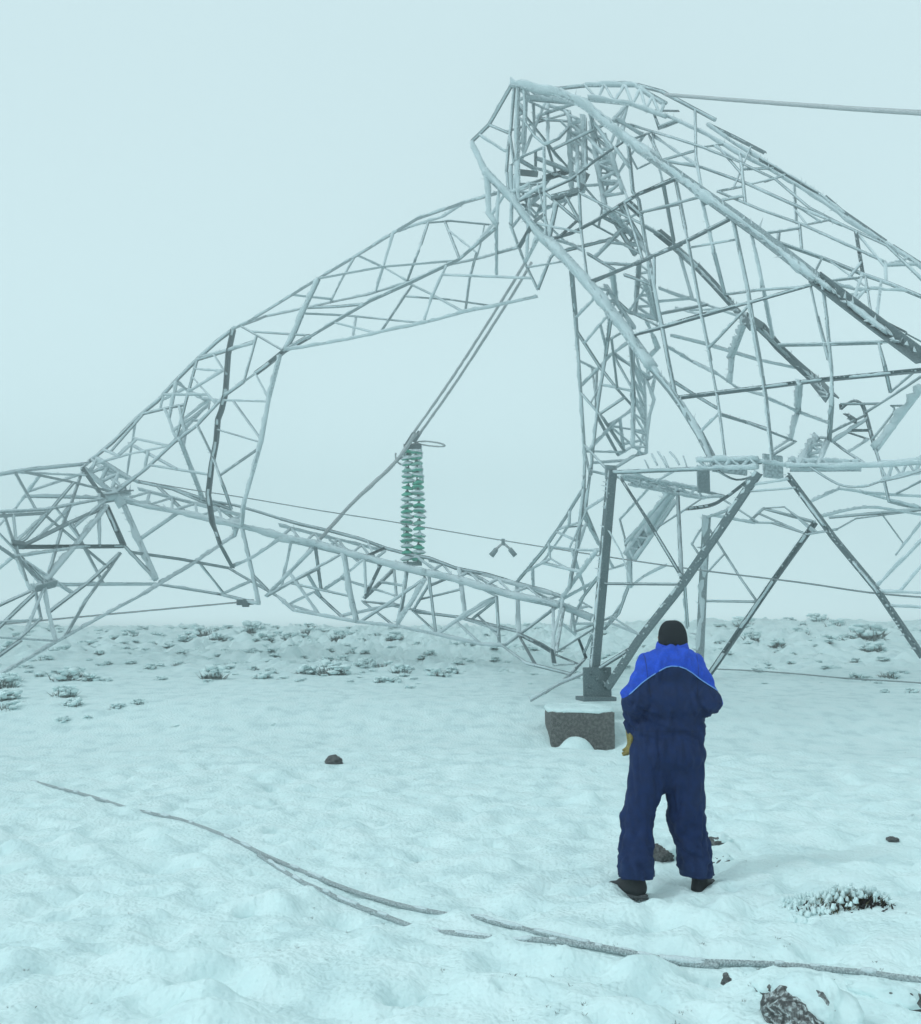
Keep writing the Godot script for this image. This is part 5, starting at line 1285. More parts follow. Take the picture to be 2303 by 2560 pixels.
func base_plates(s: Node3D) -> void:
	var st := begin(false)
	box(st, Vector3(2.06, 0.69, -15.2) + Vector3(0.02, 0.08, 0.03), Vector3(0.44, 0.46, 0.05), Basis(Vector3.UP, 0.2))
	box(st, Vector3(2.06, 0.69, -15.2) + Vector3(0.0, -0.16, 0.0), Vector3(0.52, 0.06, 0.40), Basis(Vector3.UP, 0.2))
	obj("foot_plate", done(st), M.steel_d, s)
	st = begin(true)
	for p in [Vector2(-0.12, -0.06), Vector2(0.12, -0.06), Vector2(-0.1, 0.14), Vector2(0.13, 0.16), Vector2(0.0, 0.05)]:
		tube(st, PackedVector3Array([Vector3(2.06, 0.69, -15.2) + Vector3(0.02 + p.x, 0.08 + p.y, 0.03), Vector3(2.06, 0.69, -15.2) + Vector3(0.02 + p.x, 0.08 + p.y, 0.10)]), 0.026, 0.026, 6)
	obj("bolt_heads", done(st), M.steel_d, s)
	st = begin(false)
	box(st, Vector3(4.47, 3.89, -13.9), Vector3(0.40, 0.34, 0.03), Basis(Vector3.UP, 0.55))
	box(st, Vector3(4.47, 3.89, -13.9) + Vector3(-0.55, 0.02, -0.25), Vector3(0.7, 0.17, 0.03), Basis(Vector3.UP, 0.55))
	box(st, Vector3(4.47, 3.89, -13.9) + Vector3(0.48, 0.03, 0.22), Vector3(0.55, 0.15, 0.03), Basis(Vector3.UP, 0.55))
	obj("gusset_plate", done(st), M.steel_p, s)
	st = begin(false)
	box(st, Vector3(2.32, 3.98, -15), Vector3(0.20, 0.22, 0.03), Basis(Vector3.UP, 0.4))
	obj("gusset_plate", done(st), M.steel_m, s)
	st = begin(false)
	box(st, Vector3(2.32, 3.98, -15) + Vector3(1.35, -0.15, 0.3), Vector3(0.22, 0.42, 0.03), Basis(Vector3.UP, 0.4))
	obj("gusset_plate", done(st), M.steel_m, s)


func build_laced_girders(s: Node3D) -> void:
	beam(s, "lacing_bar", 0.055, "p", [2.07, 11.22, -17.6, 2.28, 10.94, -17.3])
	beam(s, "lacing_bar", 0.055, "p", [2.28, 10.94, -17.3, 2.07, 11.05, -17.6])
	beam(s, "lacing_bar", 0.055, "p", [2.07, 11.05, -17.6, 2.28, 10.7, -17.3])
	beam(s, "lacing_bar", 0.055, "p", [2.28, 10.7, -17.3, 2.06, 10.87, -17.6])
	beam(s, "lacing_bar", 0.055, "p", [2.06, 10.87, -17.6, 2.29, 10.46, -17.3])
	beam(s, "lacing_bar", 0.055, "p", [2.29, 10.46, -17.3, 2.06, 10.7, -17.6])
	beam(s, "lacing_bar", 0.055, "p", [2.06, 10.7, -17.6, 2.29, 10.2, -17.28])
	beam(s, "lacing_bar", 0.055, "p", [2.29, 10.2, -17.28, 2.07, 10.35, -17.57])
	beam(s, "lacing_bar", 0.055, "p", [2.07, 10.35, -17.57, 2.27, 9.93, -17.25])
	beam(s, "lacing_bar", 0.055, "p", [2.27, 9.93, -17.25, 2.08, 10.01, -17.53])
	beam(s, "lacing_bar", 0.055, "p", [2.08, 10.01, -17.53, 2.26, 9.66, -17.22])
	beam(s, "lacing_bar", 0.055, "p", [2.26, 9.66, -17.22, 2.09, 9.66, -17.5])
	beam(s, "lacing_chord", 0.088, "p", [2.07, 11.22, -17.6, 2.06, 10.7, -17.6, 2.09, 9.66, -17.5])
	beam(s, "lacing_chord", 0.088, "p", [2.28, 11.06, -17.3, 2.29, 10.34, -17.3, 2.25, 9.52, -17.2])
	beam(s, "lacing_bar", 0.055, "p", [2.42, 10.88, -17.2, 2.64, 10.39, -16.9])
	beam(s, "lacing_bar", 0.055, "p", [2.64, 10.39, -16.9, 2.45, 10.59, -17.16])
	beam(s, "lacing_bar", 0.055, "p", [2.45, 10.59, -17.16, 2.7, 10.19, -16.9])
	beam(s, "lacing_bar", 0.055, "p", [2.7, 10.19, -16.9, 2.47, 10.3, -17.13])
	beam(s, "lacing_bar", 0.055, "p", [2.47, 10.3, -17.13, 2.76, 9.99, -16.9])
	beam(s, "lacing_bar", 0.055, "p", [2.76, 9.99, -16.9, 2.5, 10, -17.09])
	beam(s, "lacing_bar", 0.055, "p", [2.5, 10, -17.09, 2.82, 9.77, -16.87])
	beam(s, "lacing_bar", 0.055, "p", [2.82, 9.77, -16.87, 2.54, 9.67, -17.05])
	beam(s, "lacing_bar", 0.055, "p", [2.54, 9.67, -17.05, 2.87, 9.54, -16.84])
	beam(s, "lacing_bar", 0.055, "p", [2.87, 9.54, -16.84, 2.59, 9.35, -17.02])
	beam(s, "lacing_bar", 0.055, "p", [2.59, 9.35, -17.02, 2.93, 9.32, -16.8])
	beam(s, "lacing_chord", 0.088, "p", [2.42, 10.88, -17.2, 2.49, 10.08, -17.1, 2.61, 9.18, -17])
	beam(s, "lacing_chord", 0.088, "p", [2.61, 10.49, -16.9, 2.77, 9.94, -16.9, 2.93, 9.32, -16.8])
	beam(s, "lacing_bar", 0.050, "p", [1.09, 11.81, -17.6, 1.24, 11.53, -17.5])
	beam(s, "lacing_bar", 0.050, "p", [1.24, 11.53, -17.5, 1.08, 11.51, -17.6])
	beam(s, "lacing_bar", 0.050, "p", [1.08, 11.51, -17.6, 1.23, 11.26, -17.5])
	beam(s, "lacing_bar", 0.050, "p", [1.23, 11.26, -17.5, 1.08, 11.22, -17.6])
	beam(s, "lacing_bar", 0.050, "p", [1.08, 11.22, -17.6, 1.22, 10.99, -17.5])
	beam(s, "lacing_bar", 0.050, "p", [1.22, 10.99, -17.5, 1.08, 10.93, -17.6])
	beam(s, "lacing_bar", 0.050, "p", [1.08, 10.93, -17.6, 1.2, 10.71, -17.5])
	beam(s, "lacing_bar", 0.050, "p", [1.2, 10.71, -17.5, 1.08, 10.64, -17.6])
	beam(s, "lacing_bar", 0.050, "p", [1.08, 10.64, -17.6, 1.19, 10.44, -17.5])
	beam(s, "lacing_chord", 0.080, "p", [1.09, 11.81, -17.6, 1.08, 10.49, -17.6])
	beam(s, "lacing_chord", 0.080, "p", [1.24, 11.67, -17.5, 1.19, 10.44, -17.5])
	beam(s, "lacing_bar", 0.055, "p", [0.99, 11.68, -17.3, 1.3, 11.38, -17.29])
	beam(s, "lacing_bar", 0.055, "p", [1.3, 11.38, -17.29, 1.2, 11.62, -17.27])
	beam(s, "lacing_bar", 0.055, "p", [1.2, 11.62, -17.27, 1.52, 11.35, -17.26])
	beam(s, "lacing_bar", 0.055, "p", [1.52, 11.35, -17.26, 1.41, 11.56, -17.25])
	beam(s, "lacing_bar", 0.055, "p", [1.41, 11.56, -17.25, 1.75, 11.31, -17.24])
	beam(s, "lacing_bar", 0.055, "p", [1.75, 11.31, -17.24, 1.61, 11.5, -17.23])
	beam(s, "lacing_bar", 0.055, "p", [1.61, 11.5, -17.23, 1.97, 11.28, -17.21])
	beam(s, "lacing_bar", 0.055, "p", [1.97, 11.28, -17.21, 1.82, 11.44, -17.2])
	beam(s, "lacing_chord", 0.088, "p", [0.99, 11.68, -17.3, 1.82, 11.44, -17.2])
	beam(s, "lacing_chord", 0.088, "p", [1.19, 11.4, -17.3, 2.08, 11.26, -17.2])
	beam(s, "lacing_bar", 0.050, "p", [2.32, 11.66, -17.3, 2.5, 11.17, -16.94])
	beam(s, "lacing_bar", 0.050, "p", [2.5, 11.17, -16.94, 2.67, 11.59, -17.18])
	beam(s, "lacing_bar", 0.050, "p", [2.67, 11.59, -17.18, 2.79, 11.06, -16.82])
	beam(s, "lacing_bar", 0.050, "p", [2.79, 11.06, -16.82, 3.03, 11.52, -17.06])
	beam(s, "lacing_bar", 0.050, "p", [3.03, 11.52, -17.06, 3.09, 10.94, -16.7])
	beam(s, "lacing_bar", 0.050, "p", [3.09, 10.94, -16.7, 3.29, 11.37, -16.94])
	beam(s, "lacing_bar", 0.050, "p", [3.29, 11.37, -16.94, 3.31, 10.78, -16.58])
	beam(s, "lacing_bar", 0.050, "p", [3.31, 10.78, -16.58, 3.48, 11.15, -16.82])
	beam(s, "lacing_bar", 0.050, "p", [3.48, 11.15, -16.82, 3.53, 10.62, -16.46])
	beam(s, "lacing_bar", 0.050, "p", [3.53, 10.62, -16.46, 3.66, 10.93, -16.7])
	beam(s, "lacing_chord", 0.080, "p", [2.32, 11.66, -17.3, 3.2, 11.48, -17, 3.66, 10.93, -16.7])
	beam(s, "lacing_chord", 0.080, "p", [2.35, 11.23, -17, 3.09, 10.94, -16.7, 3.63, 10.54, -16.4])
	beam(s, "lacing_bar", 0.055, "m", [2.8, 9.41, -17.8, 3.08, 9.42, -17.75])
	beam(s, "lacing_bar", 0.055, "m", [3.08, 9.42, -17.75, 2.9, 9.16, -17.7])
	beam(s, "lacing_bar", 0.055, "m", [2.9, 9.16, -17.7, 3.17, 9.17, -17.65])
	beam(s, "lacing_bar", 0.055, "m", [3.17, 9.17, -17.65, 3, 8.9, -17.6])
	beam(s, "lacing_bar", 0.055, "m", [3, 8.9, -17.6, 3.26, 8.92, -17.55])
	beam(s, "lacing_bar", 0.055, "m", [3.26, 8.92, -17.55, 3.11, 8.65, -17.5])
	beam(s, "lacing_bar", 0.055, "m", [3.11, 8.65, -17.5, 3.36, 8.67, -17.45])
	beam(s, "lacing_bar", 0.055, "m", [3.36, 8.67, -17.45, 3.21, 8.4, -17.4])
	beam(s, "lacing_chord", 0.088, "m", [2.8, 9.41, -17.8, 3.21, 8.4, -17.4])
	beam(s, "lacing_chord", 0.088, "m", [3.03, 9.54, -17.8, 3.41, 8.55, -17.4])
	beam(s, "lacing_bar", 0.045, "p", [3.39, 3.99, -13.9, 3.52, 3.85, -13.83])
	beam(s, "lacing_bar", 0.045, "p", [3.52, 3.85, -13.83, 3.6, 3.97, -13.76])
	beam(s, "lacing_bar", 0.045, "p", [3.6, 3.97, -13.76, 3.72, 3.83, -13.69])
	beam(s, "lacing_bar", 0.045, "p", [3.72, 3.83, -13.69, 3.8, 3.95, -13.61])
	beam(s, "lacing_bar", 0.045, "p", [3.8, 3.95, -13.61, 3.91, 3.81, -13.54])
	beam(s, "lacing_bar", 0.045, "p", [3.91, 3.81, -13.54, 4.01, 3.93, -13.47])
	beam(s, "lacing_bar", 0.045, "p", [4.01, 3.93, -13.47, 4.11, 3.8, -13.4])
	beam(s, "lacing_chord", 0.072, "p", [3.39, 3.99, -13.9, 4.11, 3.92, -13.4])
	beam(s, "lacing_chord", 0.072, "p", [3.42, 3.86, -13.9, 4.11, 3.8, -13.4])
	beam(s, "lacing_bar", 0.045, "p", [4.5, 3.88, -13.3, 4.61, 3.74, -13.25])
	beam(s, "lacing_bar", 0.045, "p", [4.61, 3.74, -13.25, 4.7, 3.86, -13.2])
	beam(s, "lacing_bar", 0.045, "p", [4.7, 3.86, -13.2, 4.81, 3.73, -13.15])
	beam(s, "lacing_bar", 0.045, "p", [4.81, 3.73, -13.15, 4.91, 3.83, -13.1])
	beam(s, "lacing_bar", 0.045, "p", [4.91, 3.83, -13.1, 5.02, 3.71, -13.05])
	beam(s, "lacing_bar", 0.045, "p", [5.02, 3.71, -13.05, 5.12, 3.8, -13])
	beam(s, "lacing_bar", 0.045, "p", [5.12, 3.8, -13, 5.22, 3.7, -12.95])
	beam(s, "lacing_bar", 0.045, "p", [5.22, 3.7, -12.95, 5.33, 3.78, -12.9])
	beam(s, "lacing_chord", 0.072, "p", [4.5, 3.88, -13.3, 5.33, 3.78, -12.9])
	beam(s, "lacing_chord", 0.072, "p", [4.51, 3.75, -13.3, 5.32, 3.69, -12.9])
	beam(s, "lacing_bar", 0.040, "p", [5.47, 3.72, -12.7, 5.56, 3.51, -12.65])
	beam(s, "lacing_bar", 0.040, "p", [5.56, 3.51, -12.65, 5.61, 3.72, -12.6])
	beam(s, "lacing_bar", 0.040, "p", [5.61, 3.72, -12.6, 5.69, 3.54, -12.55])
	beam(s, "lacing_bar", 0.040, "p", [5.69, 3.54, -12.55, 5.76, 3.73, -12.5])
	beam(s, "lacing_bar", 0.040, "p", [5.76, 3.73, -12.5, 5.82, 3.57, -12.45])
	beam(s, "lacing_bar", 0.040, "p", [5.82, 3.57, -12.45, 5.9, 3.73, -12.4])
	beam(s, "lacing_chord", 0.064, "p", [5.47, 3.72, -12.7, 5.9, 3.73, -12.4])
	beam(s, "lacing_chord", 0.064, "p", [5.49, 3.5, -12.7, 5.89, 3.58, -12.4])
	beam(s, "lacing_bar", 0.045, "p", [5.15, 4.31, -14, 5.25, 4.21, -13.92])
	beam(s, "lacing_bar", 0.045, "p", [5.25, 4.21, -13.92, 5.01, 4.17, -13.84])
	beam(s, "lacing_bar", 0.045, "p", [5.01, 4.17, -13.84, 5.15, 4.08, -13.76])
	beam(s, "lacing_bar", 0.045, "p", [5.15, 4.08, -13.76, 4.87, 4.02, -13.68])
	beam(s, "lacing_bar", 0.045, "p", [4.87, 4.02, -13.68, 5.04, 3.95, -13.6])
	beam(s, "lacing_chord", 0.072, "p", [5.15, 4.31, -14, 4.8, 3.95, -13.6])
	beam(s, "lacing_chord", 0.072, "p", [5.31, 4.27, -14, 5.04, 3.95, -13.6])
	beam(s, "lacing_bar", 0.050, "p", [4.15, 4.25, -19.5, 4.22, 4.01, -19.43])
	beam(s, "lacing_bar", 0.050, "p", [4.22, 4.01, -19.43, 3.99, 4.04, -19.55])
	beam(s, "lacing_bar", 0.050, "p", [3.99, 4.04, -19.55, 4.07, 3.8, -19.48])
	beam(s, "lacing_bar", 0.050, "p", [4.07, 3.8, -19.48, 3.84, 3.83, -19.61])
	beam(s, "lacing_bar", 0.050, "p", [3.84, 3.83, -19.61, 3.92, 3.58, -19.54])
	beam(s, "lacing_bar", 0.050, "p", [3.92, 3.58, -19.54, 3.69, 3.62, -19.66])
	beam(s, "lacing_bar", 0.050, "p", [3.69, 3.62, -19.66, 3.78, 3.37, -19.59])
	beam(s, "lacing_bar", 0.050, "p", [3.78, 3.37, -19.59, 3.54, 3.4, -19.72])
	beam(s, "lacing_bar", 0.050, "p", [3.54, 3.4, -19.72, 3.63, 3.15, -19.65])
	beam(s, "lacing_bar", 0.050, "p", [3.63, 3.15, -19.65, 3.39, 3.19, -19.77])
	beam(s, "lacing_bar", 0.050, "p", [3.39, 3.19, -19.77, 3.48, 2.94, -19.7])
	beam(s, "lacing_chord", 0.080, "p", [4.15, 4.25, -19.5, 3.32, 3.09, -19.8])
	beam(s, "lacing_chord", 0.080, "p", [4.29, 4.12, -19.4, 3.48, 2.94, -19.7])
	beam(s, "lacing_bar", 0.050, "p", [3.63, 8.96, -19.3, 3.83, 8.75, -19.21])
	beam(s, "lacing_bar", 0.050, "p", [3.83, 8.75, -19.21, 3.62, 8.75, -19.32])
	beam(s, "lacing_bar", 0.050, "p", [3.62, 8.75, -19.32, 3.85, 8.52, -19.23])
	beam(s, "lacing_bar", 0.050, "p", [3.85, 8.52, -19.23, 3.61, 8.53, -19.34])
	beam(s, "lacing_bar", 0.050, "p", [3.61, 8.53, -19.34, 3.86, 8.29, -19.26])
	beam(s, "lacing_bar", 0.050, "p", [3.86, 8.29, -19.26, 3.59, 8.31, -19.37])
	beam(s, "lacing_bar", 0.050, "p", [3.59, 8.31, -19.37, 3.88, 8.06, -19.28])
	beam(s, "lacing_bar", 0.050, "p", [3.88, 8.06, -19.28, 3.58, 8.09, -19.39])
	beam(s, "lacing_bar", 0.050, "p", [3.58, 8.09, -19.39, 3.89, 7.83, -19.3])
	beam(s, "lacing_chord", 0.080, "p", [3.63, 8.96, -19.3, 3.57, 7.98, -19.4])
	beam(s, "lacing_chord", 0.080, "p", [3.82, 8.87, -19.2, 3.89, 7.83, -19.3])
	beam(s, "lacing_bar", 0.045, "p", [3.25, 6.88, -18, 3.56, 6.27, -18.6])
	beam(s, "lacing_bar", 0.045, "p", [3.56, 6.27, -18.6, 3.25, 6.56, -18.03])
	beam(s, "lacing_bar", 0.045, "p", [3.25, 6.56, -18.03, 3.56, 6.02, -18.6])
	beam(s, "lacing_bar", 0.045, "p", [3.56, 6.02, -18.6, 3.25, 6.24, -18.07])
	beam(s, "lacing_bar", 0.045, "p", [3.25, 6.24, -18.07, 3.56, 5.78, -18.6])
	beam(s, "lacing_bar", 0.045, "p", [3.56, 5.78, -18.6, 3.25, 5.92, -18.1])
	beam(s, "lacing_bar", 0.045, "p", [3.25, 5.92, -18.1, 3.56, 5.53, -18.6])
	beam(s, "lacing_bar", 0.045, "p", [3.56, 5.53, -18.6, 3.24, 5.6, -18.13])
	beam(s, "lacing_bar", 0.045, "p", [3.24, 5.6, -18.13, 3.57, 5.29, -18.6])
	beam(s, "lacing_bar", 0.045, "p", [3.57, 5.29, -18.6, 3.24, 5.28, -18.17])
	beam(s, "lacing_bar", 0.045, "p", [3.24, 5.28, -18.17, 3.57, 5.05, -18.6])
	beam(s, "lacing_bar", 0.045, "p", [3.57, 5.05, -18.6, 3.24, 4.96, -18.2])
	beam(s, "lacing_chord", 0.072, "p", [3.25, 6.88, -18, 3.24, 4.96, -18.2])
	beam(s, "lacing_chord", 0.072, "p", [3.56, 6.39, -18.6, 3.57, 4.92, -18.6])
	beam(s, "lacing_bar", 0.050, "p", [2.64, 8.09, -18.3, 2.9, 8.13, -18.55])
	beam(s, "lacing_bar", 0.050, "p", [2.9, 8.13, -18.55, 2.73, 7.78, -18.25])
	beam(s, "lacing_bar", 0.050, "p", [2.73, 7.78, -18.25, 3.01, 7.88, -18.45])
	beam(s, "lacing_bar", 0.050, "p", [3.01, 7.88, -18.45, 2.82, 7.48, -18.2])
	beam(s, "lacing_bar", 0.050, "p", [2.82, 7.48, -18.2, 3.12, 7.62, -18.3])
	beam(s, "lacing_bar", 0.050, "p", [3.12, 7.62, -18.3, 2.98, 7.23, -18])
	beam(s, "lacing_bar", 0.050, "p", [2.98, 7.23, -18, 3.23, 7.34, -18.1])
	beam(s, "lacing_bar", 0.050, "p", [3.23, 7.34, -18.1, 3.14, 6.98, -17.8])
	beam(s, "lacing_chord", 0.080, "p", [2.64, 8.09, -18.3, 2.82, 7.48, -18.2, 3.14, 6.98, -17.8])
	beam(s, "lacing_chord", 0.080, "p", [2.84, 8.25, -18.6, 3.07, 7.76, -18.4, 3.28, 7.2, -18])
	beam(s, "lacing_bar", 0.040, "p", [2.55, 3.98, -15.3, 2.89, 3.87, -15.8])
	beam(s, "lacing_bar", 0.040, "p", [2.89, 3.87, -15.8, 2.98, 4.02, -15.9])
	beam(s, "lacing_bar", 0.040, "p", [2.98, 4.02, -15.9, 3.31, 3.9, -16.4])
	beam(s, "lacing_bar", 0.040, "p", [3.31, 3.9, -16.4, 3.41, 4.05, -16.5])
	beam(s, "lacing_bar", 0.040, "p", [3.41, 4.05, -16.5, 3.72, 3.93, -17])
	beam(s, "lacing_bar", 0.040, "p", [3.72, 3.93, -17, 3.85, 4.09, -17.1])
	beam(s, "lacing_bar", 0.040, "p", [3.85, 4.09, -17.1, 4.13, 3.96, -17.6])
	beam(s, "lacing_bar", 0.040, "p", [4.13, 3.96, -17.6, 4.28, 4.12, -17.7])
	beam(s, "lacing_bar", 0.040, "p", [4.28, 4.12, -17.7, 4.54, 3.99, -18.2])
	beam(s, "lacing_chord", 0.064, "p", [2.55, 3.98, -15.3, 4.5, 4.14, -18])
	beam(s, "lacing_chord", 0.064, "p", [2.69, 3.86, -15.5, 4.54, 3.99, -18.2])
	beam(s, "lacing_bar", 0.080, "p", [-9.35, 5.92, -25, -9.53, 5.55, -24.98])
	beam(s, "lacing_bar", 0.080, "p", [-9.53, 5.55, -24.98, -9.04, 5.73, -24.97])
	beam(s, "lacing_bar", 0.080, "p", [-9.04, 5.73, -24.97, -9.23, 5.3, -24.95])
	beam(s, "lacing_bar", 0.080, "p", [-9.23, 5.3, -24.95, -8.73, 5.55, -24.93])
	beam(s, "lacing_bar", 0.080, "p", [-8.73, 5.55, -24.93, -8.94, 5.05, -24.92])
	beam(s, "lacing_bar", 0.080, "p", [-8.94, 5.05, -24.92, -8.42, 5.36, -24.9])
	beam(s, "lacing_chord", 0.128, "p", [-9.35, 5.92, -25, -8.42, 5.36, -24.9])
	beam(s, "lacing_chord", 0.128, "p", [-9.68, 5.67, -25, -8.79, 4.93, -24.9])
	beam(s, "lacing_bar", 0.060, "p", [-8.68, 4.84, -25, -8.13, 5.13, -25.53])
	beam(s, "lacing_bar", 0.060, "p", [-8.13, 5.13, -25.53, -7.98, 4.68, -24.82])
	beam(s, "lacing_bar", 0.060, "p", [-7.98, 4.68, -24.82, -7.5, 4.96, -25.4])
	beam(s, "lacing_bar", 0.060, "p", [-7.5, 4.96, -25.4, -7.28, 4.52, -24.64])
	beam(s, "lacing_bar", 0.060, "p", [-7.28, 4.52, -24.64, -6.86, 4.79, -25.27])
	beam(s, "lacing_bar", 0.060, "p", [-6.86, 4.79, -25.27, -6.59, 4.35, -24.47])
	beam(s, "lacing_bar", 0.060, "p", [-6.59, 4.35, -24.47, -6.22, 4.62, -25.13])
	beam(s, "lacing_bar", 0.060, "p", [-6.22, 4.62, -25.13, -5.89, 4.19, -24.29])
	beam(s, "lacing_bar", 0.060, "p", [-5.89, 4.19, -24.29, -5.59, 4.45, -25])
	beam(s, "lacing_chord", 0.096, "p", [-8.68, 4.84, -25, -5.54, 4.11, -24.2])
	beam(s, "lacing_chord", 0.096, "p", [-8.45, 5.22, -25.6, -5.59, 4.45, -25])
	beam(s, "lacing_bar", 0.060, "p", [-4.46, 3.8, -24.2, -4.35, 4.14, -25.18])
	beam(s, "lacing_bar", 0.060, "p", [-4.35, 4.14, -25.18, -3.88, 3.66, -24.16])
	beam(s, "lacing_bar", 0.060, "p", [-3.88, 3.66, -24.16, -3.74, 3.99, -25.13])
	beam(s, "lacing_bar", 0.060, "p", [-3.74, 3.99, -25.13, -3.29, 3.52, -24.11])
	beam(s, "lacing_bar", 0.060, "p", [-3.29, 3.52, -24.11, -3.13, 3.84, -25.09])
	beam(s, "lacing_bar", 0.060, "p", [-3.13, 3.84, -25.09, -2.71, 3.38, -24.07])
	beam(s, "lacing_bar", 0.060, "p", [-2.71, 3.38, -24.07, -2.52, 3.69, -25.04])
	beam(s, "lacing_bar", 0.060, "p", [-2.52, 3.69, -25.04, -2.13, 3.23, -24.02])
	beam(s, "lacing_bar", 0.060, "p", [-2.13, 3.23, -24.02, -1.91, 3.54, -25])
	beam(s, "lacing_chord", 0.096, "p", [-4.46, 3.8, -24.2, -1.83, 3.16, -24])
	beam(s, "lacing_chord", 0.096, "p", [-4.65, 4.21, -25.2, -1.91, 3.54, -25])
	beam(s, "lacing_bar", 0.055, "p", [-0.74, 2.89, -23.3, -0.44, 3.15, -24.11])
	beam(s, "lacing_bar", 0.055, "p", [-0.44, 3.15, -24.11, -0.12, 2.7, -22.7])
	beam(s, "lacing_bar", 0.055, "p", [-0.12, 2.7, -22.7, 0.21, 2.93, -23.53])
	beam(s, "lacing_bar", 0.055, "p", [0.21, 2.93, -23.53, 0.51, 2.52, -22.1])
	beam(s, "lacing_bar", 0.055, "p", [0.51, 2.52, -22.1, 0.87, 2.72, -22.96])
	beam(s, "lacing_bar", 0.055, "p", [0.87, 2.72, -22.96, 1.13, 2.34, -21.5])
	beam(s, "lacing_bar", 0.055, "p", [1.13, 2.34, -21.5, 1.53, 2.51, -22.38])
	beam(s, "lacing_bar", 0.055, "p", [1.53, 2.51, -22.38, 1.75, 2.16, -20.9])
	beam(s, "lacing_bar", 0.055, "p", [1.75, 2.16, -20.9, 2.19, 2.3, -21.8])
	beam(s, "lacing_chord", 0.088, "p", [-0.74, 2.89, -23.3, 2.06, 2.07, -20.6])
	beam(s, "lacing_chord", 0.088, "p", [-0.77, 3.25, -24.4, 2.19, 2.3, -21.8])


# ---------------------------------------------------------------- things round the tower

func build_foundation() -> void:
	var st := begin(false)
	var nx := 22
	var ny := 14
	var nz := 12
	# a box whose faces are subdivided and slightly broken, edges chipped
	var size := Vector3(0.91, 1.1, 0.95)
	for face in 6:
		var ax: int = face / 2
		var sgn := 1.0 if face % 2 else -1.0
		var dims := [nx, ny, nz]
		var u: int = (ax + 1) % 3
		var v: int = (ax + 2) % 3
		var n1: int = dims[u]
		var n2: int = dims[v]
		for a in n1:
			for b in n2:
				var c := []
				for q in [[0, 0], [1, 0], [1, 1], [0, 1]]:
					var p := Vector3()
					p[ax] = sgn
					p[u] = -1.0 + 2.0 * (a + q[0]) / n1
					p[v] = -1.0 + 2.0 * (b + q[1]) / n2
					var edge := (1.0 if absf(p.x) > 0.97 else 0.0) + (1.0 if absf(p.y) > 0.97 else 0.0) + (1.0 if absf(p.z) > 0.97 else 0.0)
					p = p * size * 0.5
					var nn := rough_noise.get_noise_3d(p.x * 9.0, p.y * 9.0, p.z * 9.0)
					if edge > 1.5:
						p *= 1.0 - 0.018 - 0.03 * maxf(0.0, nn)
					p += p.normalized() * 0.006 * rough_noise.get_noise_3d(p.x * 25.0, p.y * 25.0, p.z * 25.0)
					c.append(p)
				if sgn > 0:
					quad(st, c[0], c[3], c[2], c[1])
				else:
					quad(st, c[0], c[1], c[2], c[3])
	var root := node("concrete_foundation", self, Vector3(1.71, 0.43 - 0.55, -14.47))
	tag(root, "broken grey concrete footing bared below the standing tower leg, snow on top", "concrete footing")
	obj("block", done(st), M.concrete, root)
	var sn := begin(true)
	var rings := []
	for k in 7:
		var t := k / 6.0
		var ring := PackedVector3Array()
		for a in 40:
			var an := -TAU * a / 40.0
			var cx := signf(cos(an)) * pow(absf(cos(an)), 0.4)
			var cz := signf(sin(an)) * pow(absf(sin(an)), 0.4)
			var rr := (1.0 - pow(t, 2.2) * 0.95)
			var wob := 1.0 + 0.05 * rough_noise.get_noise_2d(cx * 4.0, cz * 4.0)
			ring.append(Vector3(cx * 0.475 * rr * wob, 0.535 + 0.09 * sqrt(t) + 0.03 * rough_noise.get_noise_2d(cx * 5.0 * rr, cz * 5.0 * rr), cz * 0.485 * rr * wob))
		rings.append(ring)
	skin(sn, rings)
	obj("snow_cap", done(sn), M.snow, root)


